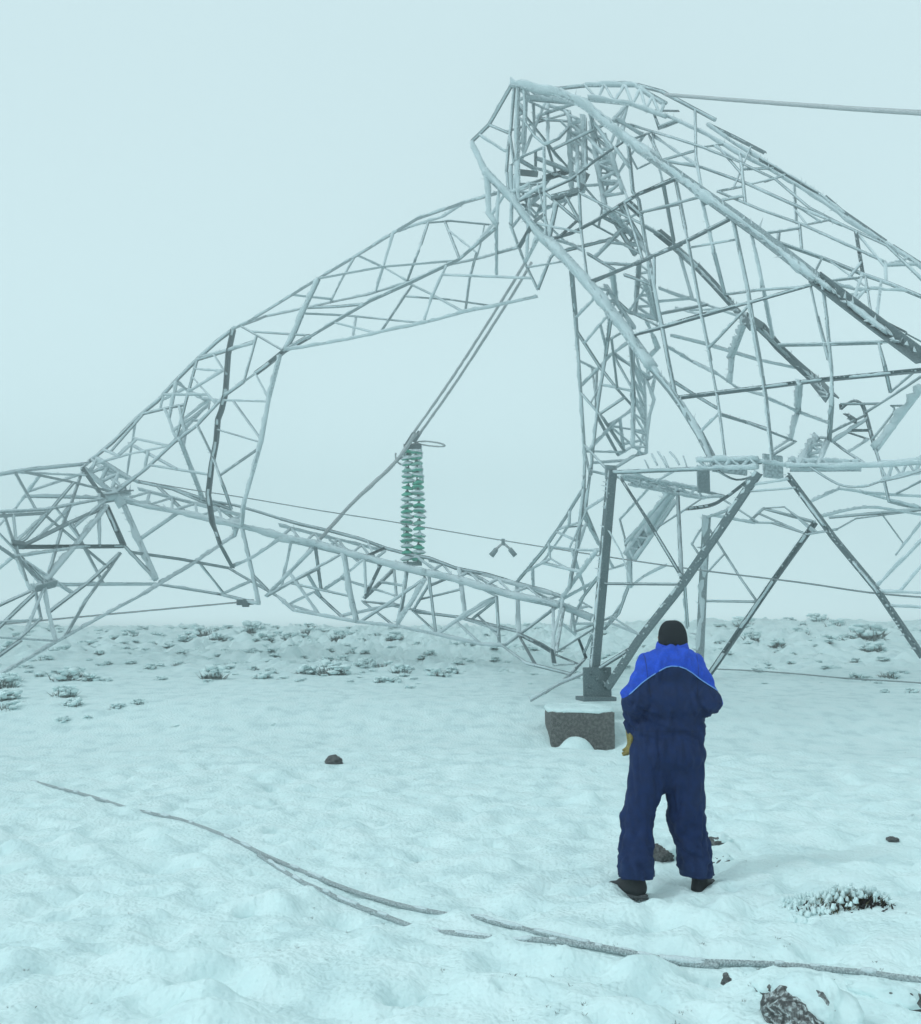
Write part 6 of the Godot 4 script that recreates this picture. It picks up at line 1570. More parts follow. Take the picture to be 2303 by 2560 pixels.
func build_insulators() -> void:
	var foot := Vector3(-1.17, 3.10, -24.00)
	var root := node("insulator_string", self, foot)
	tag(root, "twin string of green glass insulator discs standing upright on the fallen truss", "insulator string")
	var shed := begin(true)
	lathe(shed, [[0.03, -0.02], [0.09, -0.035], [0.135, -0.03], [0.155, -0.005], [0.15, 0.012], [0.10, 0.04], [0.05, 0.06], [0.035, 0.07]], 18)
	var shed_mesh := done(shed)
	var frost := begin(true)
	var rings := []
	for p in [[0.06, 0.045], [0.11, 0.035], [0.165, 0.0], [0.17, 0.02], [0.12, 0.055], [0.05, 0.085], [0.03, 0.09]]:
		var ring := PackedVector3Array()
		for k in 18:
			var a := -TAU * k / 18.0
			var rr: float = p[0] * (1.0 + 0.32 * rough_noise.get_noise_2d(k * 1.7, p[1] * 40.0))
			ring.append(Vector3(cos(a) * rr, p[1], sin(a) * rr) + Vector3(-0.012, 0, 0.008))
		rings.append(ring)
	skin(frost, rings)
	var frost_mesh := done(frost)
	var capst := begin(true)
	lathe(capst, [[0.02, -0.075], [0.02, 0.05], [0.05, 0.055], [0.045, 0.085], [0.03, 0.095]], 12)
	var cap_mesh := done(capst)
	for s in 2:
		for k in 19:
			var y := 0.16 + 0.146 * k + rng.randf_range(-0.02, 0.02)
			var lean := -0.00010 * k * k + (0.006 if k % 3 == 1 else -0.004)
			var x := (-0.125 if s == 0 else 0.135) + lean + (0.03 * sin(k * 0.24) if s else -0.02 * sin(k * 0.3))
			var d := obj("disc", shed_mesh, M.glass if (k * 7 + s * 3) % 5 else M.glass_rimed, root, Vector3(x, y, 0.04 * s))
			d.rotation = Vector3(rng.randf_range(-0.22, 0.22), k * 1.1, rng.randf_range(-0.22, 0.22))
			obj("cap", cap_mesh, M.steel_d, d)
			if (k * 5 + s * 2) % 7 < 4:
				obj("rime_crust", frost_mesh, M.rime, d)
	# strands of rime that have grown from disc to disc
	var clot := begin(true)
	for k in 16:
		var s := 1.0 if k % 3 else -1.0
		var y0 := rng.randf_range(0.1, 2.7)
		var p := Vector3(s * rng.randf_range(0.15, 0.23) + 0.005, y0, rng.randf_range(-0.05, 0.12))
		tube(clot, PackedVector3Array([p, p + Vector3(0.01 * s, 0.08, 0), p + Vector3(-0.01 * s, 0.17, 0.01), p + Vector3(0, rng.randf_range(0.2, 0.3), 0)]), 0.03, 0.018, 6, 1.0)
	obj("rime_strands", done(clot), M.rime, root).set_meta("kind", "stuff")
	var st := begin(false)
	box(st, Vector3(0.0, 0.05, 0.02), Vector3(0.46, 0.10, 0.03))
	obj("yoke_plate", done(st), M.steel_m, root)
	st = begin(false)
	box(st, Vector3(-0.02, 2.95, 0.02), Vector3(0.44, 0.13, 0.03))
	obj("yoke_plate", done(st), M.steel_d, root)
	# arcing horns: a flat racket reaching right from the top, a curled one low on the left
	st = begin(true)
	var loop := PackedVector3Array()
	for k in 25:
		var a := TAU * k / 24.0
		loop.append(Vector3(0.44 + 0.34 * cos(a), 3.02 + 0.035 * sin(a) - 0.04 * cos(a), 0.10 * sin(a)))
	tube(st, loop, 0.022, 0.022, 6, 0.7)
	tube(st, PackedVector3Array([Vector3(-0.05, 2.99, 0.02), Vector3(0.10, 3.04, 0.0)]), 0.03, 0.03, 6, 0.5)
	obj("arcing_horn", done(st), M.iced_wire, root)
	st = begin(true)
	var hook := PackedVector3Array()
	for k in 13:
		var a := PI * 0.9 + 0.75 * PI * k / 12.0
		hook.append(Vector3(-0.30 + 0.24 * cos(a) + 0.1, 2.72 + 0.22 * sin(a), 0.1 * sin(a)))
	tube(st, hook, 0.022, 0.02, 6, 0.7)
	obj("arcing_horn", done(st), M.iced_wire, root)
	st = begin(false)
	box(st, Vector3(-0.06, 3.13, 0.02), Vector3(0.13, 0.34, 0.10), Basis(Vector3.BACK, -0.55))
	obj("suspension_clamp", done(st), M.steel_d, root)
	st = begin(false)
	box(st, Vector3(0.09, 3.18, 0.10), Vector3(0.11, 0.30, 0.09), Basis(Vector3.BACK, -0.55))
	obj("suspension_clamp", done(st), M.steel_d, root)


# a wire with a crust of rime hanging under and to windward of it
func wire(called: String, flat: Array, r: float, mat: Material, parent: Node = self, wobble := 0.25) -> MeshInstance3D:
	var st := begin(true)
	tube(st, resample(curve_through(points(flat), 6), 0.12), r, r, 7, wobble)
	return obj(called, done(st), mat, parent)


func build_wires() -> void:
	var twin := node("conductor")
	tag(twin, "rime-thick twin power conductor stretched slanting through the clamp above the insulators", "power line")
	wire("strand", [1.43, 9.53, -20.6, 0.94, 8.78, -20.9, -0.18, 7.35, -22.2, -1.15, 6.34, -23.7], 0.033, M.iced_wire, twin)
	wire("strand", [1.56, 9.55, -20.75, 1.07, 8.79, -21.05, -0.05, 7.35, -22.35, -1.02, 6.33, -23.85], 0.033, M.iced_wire, twin)
	wire("strand", [-1.09, 6.34, -23.7, -1.63, 5.64, -24, -2.66, 4.74, -24.4, -3.32, 4.07, -24.7, -3.88, 3.49, -24.9], 0.05, M.iced_wire, twin, 0.35)
	var o := wire("ground_wire", [-8.14, 5.3, -24.6, -6.86, 5.06, -24.5, -5.4, 4.82, -24.3, -3.46, 4.46, -24, -1.59, 4.11, -23.4, 0.97, 3.57, -22.3, 2.77, 3.02, -19.5, 4.04, 2.6, -17, 5.18, 2.3, -15.2, 5.9, 2.1, -14.2, 6.5, 2, -13.5], 0.014, M.wire, self, 0.1)
	tag(o, "thin dark wire strung low past the green insulators and the tower leg", "wire")
	o = wire("top_wire", [3.67, 11.07, -16.6, 4.51, 9.47, -14, 4.94, 7.97, -11.5, 5.07, 7.09, -10], 0.032, M.iced_wire, self, 0.15)
	tag(o, "rimed wire running off from the highest rim of the folded tower", "wire")
	o = wire("slack_wire", [-9.7, 1.65, -20.5, -9.05, 1.76, -21.5, -7.24, 2.02, -23.5, -5.59, 2.24, -25], 0.022, M.iced_wire, self, 0.2)
	tag(o, "pale wire ending in a dark clamp below the crumpled tower cage", "wire")
	o = wire("fallen_wire", [5.58, 0.7, -21.8, 6.31, 0.68, -21.36, 7.06, 0.64, -20.66, 7.67, 0.6, -19.76, 8.4, 0.57, -19.34, 8.83, 0.55, -18.92], 0.014, M.wire, self, 0.1)
	tag(o, "thin wire lying along the snow behind the person", "wire")
	var st := begin(false)
	box(st, Vector3(-5.45, 2.24, -25), Vector3(0.42, 0.14, 0.12), Basis(Vector3.BACK, 0.03))
	box(st, Vector3(-5.45, 2.24, -25) + Vector3(0.02, -0.02, 0.03), Vector3(0.16, 0.20, 0.16))
	tube(st, PackedVector3Array([Vector3(-5.45, 2.24, -25) + Vector3(0.2, 0, 0), Vector3(-5.45, 2.24, -25) + Vector3(0.36, 0.03, 0)]), 0.03, 0.03, 6)
	o = obj("dead_end_clamp", done(st), M.steel_d)
	tag(o, "dark steel clamp on the loose end of the pale wire", "clamp")
	# a damper hung on the thin wire: clamp, bent steel cable, two iced weights
	var root := node("vibration_damper", self, Vector3(0.97, 3.55, -22.3))
	tag(root, "small two-armed vibration damper hanging on the thin dark wire", "vibration damper")
	st = begin(false)
	box(st, Vector3(0, -0.01, 0), Vector3(0.08, 0.14, 0.07))
	obj("clamp", done(st), M.steel_m, root)
	st = begin(true)
	tube(st, curve_through(PackedVector3Array([Vector3(-0.26, -0.30, 0), Vector3(-0.12, -0.14, 0), Vector3(0, -0.06, 0), Vector3(0.13, -0.15, 0), Vector3(0.28, -0.33, 0)])), 0.03, 0.03, 7, 0.4)
	obj("messenger_cable", done(st), M.iced_wire, root)
	for s in [-1, 1]:
		st = begin(true)
		var a := Vector3(0.15 * s, -0.17, 0)
		var b := Vector3(0.275 * s, -0.33, 0)
		tube(st, PackedVector3Array([a, a.lerp(b, 0.15), b]), 0.052, 0.062, 9, 0.3)
		obj("weight", done(st), M.steel_m, root)


# ---------------------------------------------------------------- the man

# bones: [from, to, radius there, radius here, depth factor]; joined by a smooth minimum
func bone_distance(p: Vector3, b: Array) -> float:
	var q := p - (b[0] as Vector3)
	var ba := (b[1] as Vector3) - (b[0] as Vector3)
	var dz: float = b[4] if b.size() > 4 else 1.0
	q.z *= dz
	ba.z *= dz
	var h := clampf(q.dot(ba) / maxf(ba.length_squared(), 1e-8), 0.0, 1.0)
	return (q - ba * h).length() - lerpf(b[2], b[3], h)


func smooth_min(a: float, b: float, k: float) -> float:
	var h := maxf(k - absf(a - b), 0.0) / k
	return minf(a, b) - h * h * k * 0.25


func field_at(p: Vector3, bones: Array, k: float) -> float:
	var d := 1.0
	for b in bones:
		d = smooth_min(d, bone_distance(p, b), b[5] if b.size() > 5 else k)
	return d


# surface nets: one vertex in each cell that the surface crosses, one quad round each crossed edge
func net(bones: Array, cell: float, k: float) -> Array:
	var lo := Vector3.ONE * 1e9
	var hi := -lo
	for b in bones:
		var r := maxf(b[2], b[3]) + cell * 3.0
		lo = lo.min((b[0] as Vector3) - Vector3.ONE * r).min((b[1] as Vector3) - Vector3.ONE * r)
		hi = hi.max((b[0] as Vector3) + Vector3.ONE * r).max((b[1] as Vector3) + Vector3.ONE * r)
	var nx := int((hi.x - lo.x) / cell) + 2
	var ny := int((hi.y - lo.y) / cell) + 2
	var nz := int((hi.z - lo.z) / cell) + 2
	var f := PackedFloat32Array()
	f.resize(nx * ny * nz)
	f.fill(1.0)
	for b in bones:
		var kb: float = b[5] if b.size() > 5 else k
		var r := maxf(b[2], b[3]) + k + cell * 2.0
		var a0 := (((b[0] as Vector3).min(b[1]) - Vector3.ONE * r) - lo) / cell
		var a1 := (((b[0] as Vector3).max(b[1]) + Vector3.ONE * r) - lo) / cell
		for z in range(maxi(0, int(a0.z)), mini(nz - 1, int(a1.z) + 1) + 1):
			for y in range(maxi(0, int(a0.y)), mini(ny - 1, int(a1.y) + 1) + 1):
				var at := (z * ny + y) * nx
				for x in range(maxi(0, int(a0.x)), mini(nx - 1, int(a1.x) + 1) + 1):
					f[at + x] = smooth_min(f[at + x], bone_distance(lo + Vector3(x, y, z) * cell, b), kb)
	var which := PackedInt32Array()
	which.resize(nx * ny * nz)
	which.fill(-1)
	var verts := PackedVector3Array()
	var corner := [0, 1, nx, nx + 1, nx * ny, nx * ny + 1, nx * ny + nx, nx * ny + nx + 1]
	var spot := [Vector3(0, 0, 0), Vector3(1, 0, 0), Vector3(0, 1, 0), Vector3(1, 1, 0), Vector3(0, 0, 1), Vector3(1, 0, 1), Vector3(0, 1, 1), Vector3(1, 1, 1)]
	var edges := [[0, 1], [2, 3], [4, 5], [6, 7], [0, 2], [1, 3], [4, 6], [5, 7], [0, 4], [1, 5], [2, 6], [3, 7]]
	for z in nz - 1:
		for y in ny - 1:
			var at := (z * ny + y) * nx
			for x in nx - 1:
				var i := at + x
				var f0 := f[i]
				if f0 > cell * 2.0 or f0 < -cell * 2.0:
					continue
				var inside := 0
				for c in corner:
					if f[i + c] < 0.0:
						inside += 1
				if inside == 0 or inside == 8:
					continue
				var sum := Vector3()
				var n := 0
				for e in edges:
					var fa := f[i + corner[e[0]]]
					var fb := f[i + corner[e[1]]]
					if (fa < 0.0) != (fb < 0.0):
						sum += (spot[e[0]] as Vector3).lerp(spot[e[1]], fa / (fa - fb))
						n += 1
				which[i] = verts.size()
				verts.append(lo + (Vector3(x, y, z) + sum / n) * cell)
	var idx := PackedInt32Array()
	var step := [1, nx, nx * ny]
	for z in range(1, nz - 1):
		for y in range(1, ny - 1):
			var at := (z * ny + y) * nx
			for x in range(1, nx - 1):
				var i := at + x
				if which[i] < 0:
					continue
				for ax in 3:
					var j: int = i + step[ax]
					if (f[i] < 0.0) == (f[j] < 0.0):
						continue
					var u: int = step[(ax + 1) % 3]
					var v: int = step[(ax + 2) % 3]
					var q := [which[i], which[i - u], which[i - u - v], which[i - v]]
					if q.min() < 0:
						continue
					var order := [0, 1, 2, 0, 2, 3] if f[i] < 0.0 else [0, 2, 1, 0, 3, 2]
					for o in order:
						idx.append(q[o])
	return [verts, idx]


func net_mesh(bones: Array, cell: float, k: float, at := Transform3D(), fold := 0.0, uv := false, into: ArrayMesh = null) -> ArrayMesh:
	var got := net(bones, cell, k)
	var v: PackedVector3Array = got[0]
	var idx: PackedInt32Array = got[1]
	for pass_no in (2 if fold > 0.0 else 1):
		var n := PackedVector3Array()
		n.resize(v.size())
		for i in range(0, idx.size(), 3):
			var c := (v[idx[i + 2]] - v[idx[i]]).cross(v[idx[i + 1]] - v[idx[i]])
			for q in 3:
				n[idx[i + q]] += c
		for i in n.size():
			n[i] = n[i].normalized()
		if fold > 0.0 and pass_no == 0:
			for i in v.size():
				var p := v[i]
				# drapes down the back and the legs, crumples at waist, elbows, knees and hems
				var drape := rough_noise.get_noise_3d(p.x * 11.0, p.y * 2.6, p.z * 8.0)
				var crease := rough_noise.get_noise_3d(p.x * 4.0 + 9.0, p.y * 10.0 + p.x * 5.0, p.z * 5.0)
				var at_joint := exp(-pow((p.y - 0.96) / 0.09, 2)) + 0.9 * exp(-pow((p.y - 0.17) / 0.12, 2)) + 0.3 * exp(-pow((p.y - 0.42) / 0.1, 2)) + 0.7 * exp(-pow((p.y - 1.1) / 0.1, 2)) * clampf(absf(p.x - 0.03) * 5.0, 0.0, 1.0)
				drape = 0.5 - absf(drape) * 2.2
				v[i] = p + n[i] * fold * (1.0 * drape + 1.4 * at_joint * (absf(crease) * 2.0 - 0.4))
				var hem := (0.062 if p.x < -0.05 else 0.030) + 0.012 * crease
				if v[i].y < hem:
					v[i].y = hem
			continue
		var arrays := []
		arrays.resize(Mesh.ARRAY_MAX)
		if uv:
			var t := PackedVector2Array()
			t.resize(v.size())
			for i in v.size():
				t[i] = Vector2(v[i].x + 0.45, (1.6 - v[i].y) / 1.6)
			arrays[Mesh.ARRAY_TEX_UV] = t
		for i in v.size():
			v[i] = at * v[i]
			n[i] = (at.basis * n[i]).normalized()
		arrays[Mesh.ARRAY_VERTEX] = v
		arrays[Mesh.ARRAY_NORMAL] = n
		arrays[Mesh.ARRAY_INDEX] = idx
		var mesh := into if into else ArrayMesh.new()
		mesh.add_surface_from_arrays(Mesh.PRIMITIVE_TRIANGLES, arrays)
		return mesh
	return null


func yoke_line(x: float) -> float:
	var pts := [[-0.5, 1.10], [-0.285, 1.15], [-0.17, 1.25], [-0.055, 1.330], [-0.02, 1.349], [0.015, 1.357], [0.06, 1.355], [0.105, 1.340], [0.15, 1.312], [0.2, 1.275], [0.26, 1.235], [0.31, 1.205], [0.335, 1.18], [0.345, 1.10], [0.5, 1.0]]
	for i in pts.size() - 1:
		if x <= pts[i + 1][0]:
			return lerpf(pts[i][1], pts[i + 1][1], clampf((x - pts[i][0]) / (pts[i + 1][0] - pts[i][0]), 0.0, 1.0))
	return 1.0


# two-tone work cloth: royal blue yoke over navy, a little faded and dusted
func suit_cloth() -> StandardMaterial3D:
	var im := Image.create(640, 1024, false, Image.FORMAT_RGBA8)
	var navy := Color(0.0015, 0.016, 0.078)
	var royal := Color(0.010, 0.066, 0.50)
	for py in 1024:
		var y := 1.6 - 1.6 * (py + 0.5) / 1024.0
		for px in 640:
			var x := (px + 0.5) / 640.0 - 0.45
			var n := rough_noise.get_noise_2d(x * 14.0, y * 14.0) + 0.6 * rough_noise.get_noise_2d(x * 60.0, y * 60.0)
			var c := navy if y < yoke_line(x) else royal
			c = c * (1.0 + 0.22 * n)
			if y < 0.28:
				c = c.lerp(Color(0.06, 0.09, 0.15), clampf((0.28 - y) * 0.6 * (0.6 + n), 0.0, 0.3))
			# stitched seams: centre back, outer legs
			if absf(y - 0.945) < 0.0016 or absf(x - 0.035) < 0.0014 and y > 0.55 and y < 0.94:
				c = c * 0.6
			var arm := 0.165 - 0.28 * (1.42 - y) * (1.42 - y)  # armhole seams, with the shading of the sleeve folds painted into the cloth
			if y > 1.16 and y < 1.43 and (absf(x - 0.03 - arm) < 0.0022 or absf(x - 0.03 + arm) < 0.0022):
				c = c * 0.45
			c.a = 1.0
			im.set_pixel(px, py, c.linear_to_srgb())
	var m := StandardMaterial3D.new()
	m.albedo_texture = ImageTexture.create_from_image(im)
	m.roughness = 0.85


	m.texture_repeat = false
	return m


func build_person() -> void:
	var root := node("person", self, Vector3(1.33, 0.0, -6.5))
	tag(root, "person in blue and navy coveralls and black knit cap, back turned, head bowed", "person")
	var bones := [
		[Vector3(-0.035, 1.31, 0.01), Vector3(0.13, 1.31, 0.01), 0.135, 0.135],
		[Vector3(0.0, 1.36, 0.035), Vector3(0.10, 1.36, 0.035), 0.115, 0.115],
		[Vector3(-0.03, 1.14, 0.02), Vector3(0.105, 1.14, 0.02), 0.16, 0.16, 1.1],
		[Vector3(-0.085, 0.95, 0.0), Vector3(0.115, 0.95, 0.0), 0.142, 0.142, 1.1],
		[Vector3(-0.09, 0.80, 0.012), Vector3(0.105, 0.80, 0.012), 0.138, 0.138],
		[Vector3(-0.03, 0.66, 0.0), Vector3(0.04, 0.66, 0.0), 0.10, 0.10],
		[Vector3(-0.105, 0.76, 0.0), Vector3(-0.2, 0.40, 0.05), 0.128, 0.097],
		[Vector3(-0.2, 0.40, 0.05), Vector3(-0.232, 0.14, 0.135), 0.097, 0.106],
		[Vector3(-0.232, 0.14, 0.135), Vector3(-0.236, 0.03, 0.14), 0.108, 0.112],
		[Vector3(0.112, 0.76, 0.0), Vector3(0.127, 0.40, -0.02), 0.132, 0.116],
		[Vector3(0.127, 0.40, -0.02), Vector3(0.186, 0.01, -0.03), 0.115, 0.108],
		[Vector3(-0.072, 1.345, 0.0), Vector3(-0.204, 1.14, 0.075), 0.100, 0.082, 1.0, 0.02],
		[Vector3(-0.204, 1.14, 0.075), Vector3(-0.207, 0.975, -0.03), 0.082, 0.062, 1.0, 0.012],
		[Vector3(0.168, 1.34, 0.0), Vector3(0.266, 1.13, 0.075), 0.100, 0.083, 1.0, 0.02],
		[Vector3(0.266, 1.13, 0.075), Vector3(0.18, 1.0, -0.17), 0.083, 0.060, 1.0, 0.012],
		[Vector3(0.06, 1.41, -0.03), Vector3(0.07, 1.46, -0.05), 0.09, 0.076],
	]
	var body := net_mesh(bones, 0.0115, 0.036, Transform3D(), 0.014, true)
	body.surface_set_material(0, suit_cloth())
	# the bowed head and neck, on a finer grid, part of the same figure
	var tilt := Transform3D(Basis(Vector3.RIGHT, -0.55).rotated(Vector3.UP, -0.12), Vector3(0.082, 1.53, -0.10))
	var face := [
		[Vector3(0, 0.02, 0.008), Vector3(0, 0.015, 0.008), 0.080, 0.080],
		[Vector3(0, 0.0, -0.03), Vector3(0, -0.03, -0.03), 0.066, 0.06],
		[Vector3(0, -0.055, -0.03), Vector3(0, -0.085, -0.055), 0.05, 0.030],
		[Vector3(0, -0.012, -0.09), Vector3(0, -0.036, -0.104), 0.009, 0.014],
		[Vector3(-0.03, 0.012, -0.078), Vector3(0.03, 0.012, -0.078), 0.016, 0.016],
		[Vector3(-0.018, -0.06, -0.083), Vector3(0.018, -0.06, -0.083), 0.009, 0.009],
		[Vector3(-0.018, -0.071, -0.081), Vector3(0.018, -0.071, -0.081), 0.009, 0.009],
		[Vector3(-0.084, 0.005, 0.0), Vector3(-0.082, -0.03, -0.004), 0.014, 0.009],
		[Vector3(0.084, 0.005, 0.0), Vector3(0.082, -0.03, -0.004), 0.014, 0.009],
		[Vector3(0, -0.05, 0.015), Vector3(0, -0.17, 0.03), 0.056, 0.06],
	]
	net_mesh(face, 0.0045, 0.016, tilt, 0.0, false, body)
	body.surface_set_material(1, M.skin)
	obj("body", body, null, root)
	for s in [-1, 1]:
		var est := begin(true)
		lathe(est, [[0.001, -0.011], [0.008, -0.008], [0.011, 0.0], [0.008, 0.008], [0.001, 0.011]], 10)
		obj("eye", done(est), M.wet, root, tilt * Vector3(0.03 * s, -0.008, -0.075))
	# ribbed knit cap with a turned-up edge
	var st := begin(true)
	var rings := []
	for p in [[0.084, -0.085], [0.091, -0.078], [0.094, -0.04], [0.094, -0.005], [0.092, 0.02], [0.086, 0.05], [0.074, 0.078], [0.055, 0.099], [0.032, 0.111], [0.010, 0.116]]:
		var ring := PackedVector3Array()
		for k in 72:
			var a := -TAU * k / 72.0
			var r: float = p[0] + (0.0018 if k % 2 else -0.0012)
			ring.append(tilt * Vector3(cos(a) * r, p[1] + 0.004 + (0.0 if p[1] > 0.0 else -0.045 * sin(a) * p[1] / -0.085 + 0.02 * sin(a)) + 0.003 * sin(a * 3.0), 0.006 + sin(a) * r * 1.06))
		rings.append(ring)
	skin(st, rings)
	obj("knit_cap", done(st), M.knit, root)
	# standing collar
	st = begin(true)
	rings = []
	for p in [[0.108, -0.01], [0.104, 0.03], [0.096, 0.062], [0.090, 0.068], [0.083, 0.055], [0.084, 0.01]]:
		var ring := PackedVector3Array()
		for k in 32:
			var a := -TAU * k / 32.0
			ring.append(Vector3(0.066 + cos(a) * p[0] * 1.05, 1.432 + p[1] - 0.014 * sin(a) + 0.006 * sin(a * 2.0 + 1.0), -0.045 + sin(a) * p[0]))
		rings.append(ring)
	skin(st, rings)
	var royal := StandardMaterial3D.new()
	royal.albedo_color = Color(0.016, 0.065, 0.50).linear_to_srgb()
	royal.roughness = 0.85
	obj("collar", done(st), royal, root)
	# piping along the edge of the yoke
	var line := PackedVector3Array()
	for k in 61:
		var x := lerpf(-0.255, 0.315, k / 60.0)
		var y := yoke_line(x)
		var z := 0.4
		for step in 60:
			var d := field_at(Vector3(x, y, z), bones, 0.045)
			if d < 0.002:
				break
			z -= d * 0.8
		if z > -0.1:
			line.append(Vector3(x, y, z + 0.003))
	st = begin(true)
	tube(st, line, 0.0038, 0.0038, 6)
	obj("piping", done(st), M.piping, root)
	# gloves: palm, four unequal curled fingers and a thumb that leaves the side of the palm
	var hand := [
		[Vector3(0, 0.03, 0), Vector3(0, -0.01, 0), 0.034, 0.032, 1.25],
		[Vector3(-0.022, -0.02, 0), Vector3(-0.024, -0.085, 0.0), 0.024, 0.020, 1.2],
		[Vector3(0.018, -0.02, 0), Vector3(0.020, -0.085, 0.0), 0.026, 0.021, 1.2],
		[Vector3(0.032, -0.02, 0.004), Vector3(0.052, -0.055, 0.018), 0.018, 0.014],
		[Vector3(0.052, -0.055, 0.018), Vector3(0.050, -0.088, 0.026), 0.0135, 0.011],
	]
	var lengths := [0.030, 0.040, 0.044, 0.039]
	for k in 4:
		var fx := -0.034 + 0.0225 * k
		var l: float = lengths[k]
		var a := Vector3(fx, -0.09, 0.0)
		var b := a + Vector3(0, -l * 0.92, l * 0.35)
		var c := b + Vector3(0, -l * 0.55, l * 0.62)
		var e := c + Vector3(0, -l * 0.10, l * 0.60)
		hand.append([a, b, 0.0125, 0.0115])
		hand.append([b, c, 0.0115, 0.0105])
		hand.append([c, e, 0.0105, 0.009])
	var glove_mesh := net_mesh(hand, 0.0042, 0.008)
	var g := obj("glove", glove_mesh, M.glove, root, Vector3(-0.222, 0.945, -0.055))
	g.basis = Basis(Vector3.UP, -PI * 0.42) * Basis(Vector3.RIGHT, 0.1)
	g = obj("glove", glove_mesh, M.glove, root, Vector3(0.135, 0.985, -0.235))
	g.basis = Basis(Vector3.UP, 1.0) * Basis(Vector3.RIGHT, 0.9) * Basis.from_scale(Vector3(-1, 1, 1))
	# boots
	var foot := [
		[Vector3(0, 0.055, 0.0), Vector3(0, 0.052, -0.10), 0.050, 0.050],
		[Vector3(0, 0.052, -0.10), Vector3(0, 0.044, -0.205), 0.050, 0.042, 1.0],
		[Vector3(0, 0.07, 0.0), Vector3(0, 0.17, -0.01), 0.052, 0.050],
		[Vector3(0, 0.10, -0.03), Vector3(0, 0.07, -0.12), 0.045, 0.042],
	]
	var upper := net_mesh(foot, 0.0075, 0.02)
	st = begin(false)
	var outline := []
	for k in 28:
		var a := -TAU * k / 28.0
		var l := -0.10 + 0.165 * sin(a)
		var wdt := 0.050 - 0.008 * sin(a) + 0.004 * cos(2.0 * a)
		outline.append([cos(a) * wdt, l])
	rings = []
	for row in [[0.0, 0.9], [0.004, 1.0], [0.022, 1.03], [0.026, 0.98]]:
		var ring := PackedVector3Array()
		for p in outline:
			ring.append(Vector3(p[0] * row[1], row[0], -0.10 + (p[1] + 0.10) * row[1]))
		rings.append(ring)
	skin(st, rings)
	for k in 9:
		for s in [-1, 0, 1]:
			box(st, Vector3(0.028 * s, -0.004, 0.04 - 0.033 * k), Vector3(0.02, 0.012, 0.016), Basis(Vector3.UP, 0.4 * s))
	var sole_mesh := done(st)
	for s in 2:
		var b := node("boot", root)
		obj("upper", upper, M.boot, b)
		obj("sole", sole_mesh, M.sole, b)
		if s == 0:
			b.position = Vector3(-0.222, ground(1.10, -6.33) + 0.026, 0.16)
			b.basis = Basis(Vector3.UP, 0.72) * Basis(Vector3.RIGHT, -0.10)
		else:
			b.position = Vector3(0.20, ground(1.55, -6.6) - 0.018, -0.03)
			b.basis = Basis(Vector3.UP, -0.62)


# ---------------------------------------------------------------- on the snow

func ground_cable(called: String, key: String, r: float, label: String) -> void:
	var path: PackedVector3Array = laid[key]
	var o := node(called)
	tag(o, label, "cable", "cables lying across the snow")
	var st := begin(true)
	tube(st, path, r, r, 8, 0.08)
	obj("core", done(st), M.ground_wire, o)
	# crumbs of snow and rime that cling to its top
	st = begin(true)
	var run := []
	for i in range(1, path.size()):
		var n := rough_noise.get_noise_2d(path[i].x * 5.0, path[i].z * 5.0)
		if n < 0.02:
			if run.size() > 2:
				skin(st, run)
			run = []
			continue
		var t := (path[i] - path[i - 1]).normalized()
		var f := frame_of(t)
		var ring := PackedVector3Array()
		var rr := r * (0.5 + 0.9 * n + 0.3 * rng.randf())
		for k in 6:
			var a := TAU * k / 6.0
			ring.append(path[i] + Vector3(0, r * 0.75, 0) + f[0] * cos(a) * rr * 0.9 + f[1] * sin(a) * rr * 0.7)
		run.append(ring)
	if run.size() > 2:
		skin(st, run)
	obj("rime_crust", done(st), M.rime, o)


func stone_mesh(r: Vector3, sd: float, rough := 0.35) -> ArrayMesh:
	var st := begin(true)
	var rings := []
	for i in 15:
		var la := -PI / 2 + PI * (i + 0.02) / 14.04
		var ring := PackedVector3Array()
		for k in 22:
			var lo := -TAU * k / 22.0
			var n := Vector3(cos(la) * cos(lo), sin(la), cos(la) * sin(lo))
			var w := 1.0 + rough * rough_noise.get_noise_3d(n.x * 1.1 + sd, n.y * 1.1, n.z * 1.1) + rough * 0.4 * rough_noise.get_noise_3d(n.x * 4.0 + sd, n.y * 4.0, n.z * 4.0)
			ring.append(n * w * r)
		rings.append(ring)
	skin(st, rings)
	return done(st)


func stone(label: String, at: Vector3, r: Vector3, sd: float, mat: Material, cap := 0.0, shift := Vector3.ZERO) -> void:
	var o := node("stone", self, at, sd)
	tag(o, label, "stone")
	obj("rock", stone_mesh(r, sd), mat, o)
	if cap > 0.0:
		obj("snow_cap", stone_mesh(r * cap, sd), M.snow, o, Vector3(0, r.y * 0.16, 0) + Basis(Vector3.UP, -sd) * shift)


func blade(st: SurfaceTool, at: Vector3, dir: Vector3, bend: Vector3, length: float, w: float) -> void:
	var side := dir.cross(Vector3(0.3, 0.2, 1.0)).normalized() * w
	var p0 := at
	var p1 := at + dir * length * 0.5 + bend * 0.25
	var p2 := at + dir * length + bend
	quad(st, p0 - side, p1 - side * 0.8, p1 + side * 0.8, p0 + side)
	tri(st, p1 - side * 0.8, p2, p1 + side * 0.8)
	var o := side.cross(dir).normalized() * w
	quad(st, p0 - o, p1 - o * 0.8, p1 + o * 0.8, p0 + o)
	tri(st, p1 - o * 0.8, p2, p1 + o * 0.8)


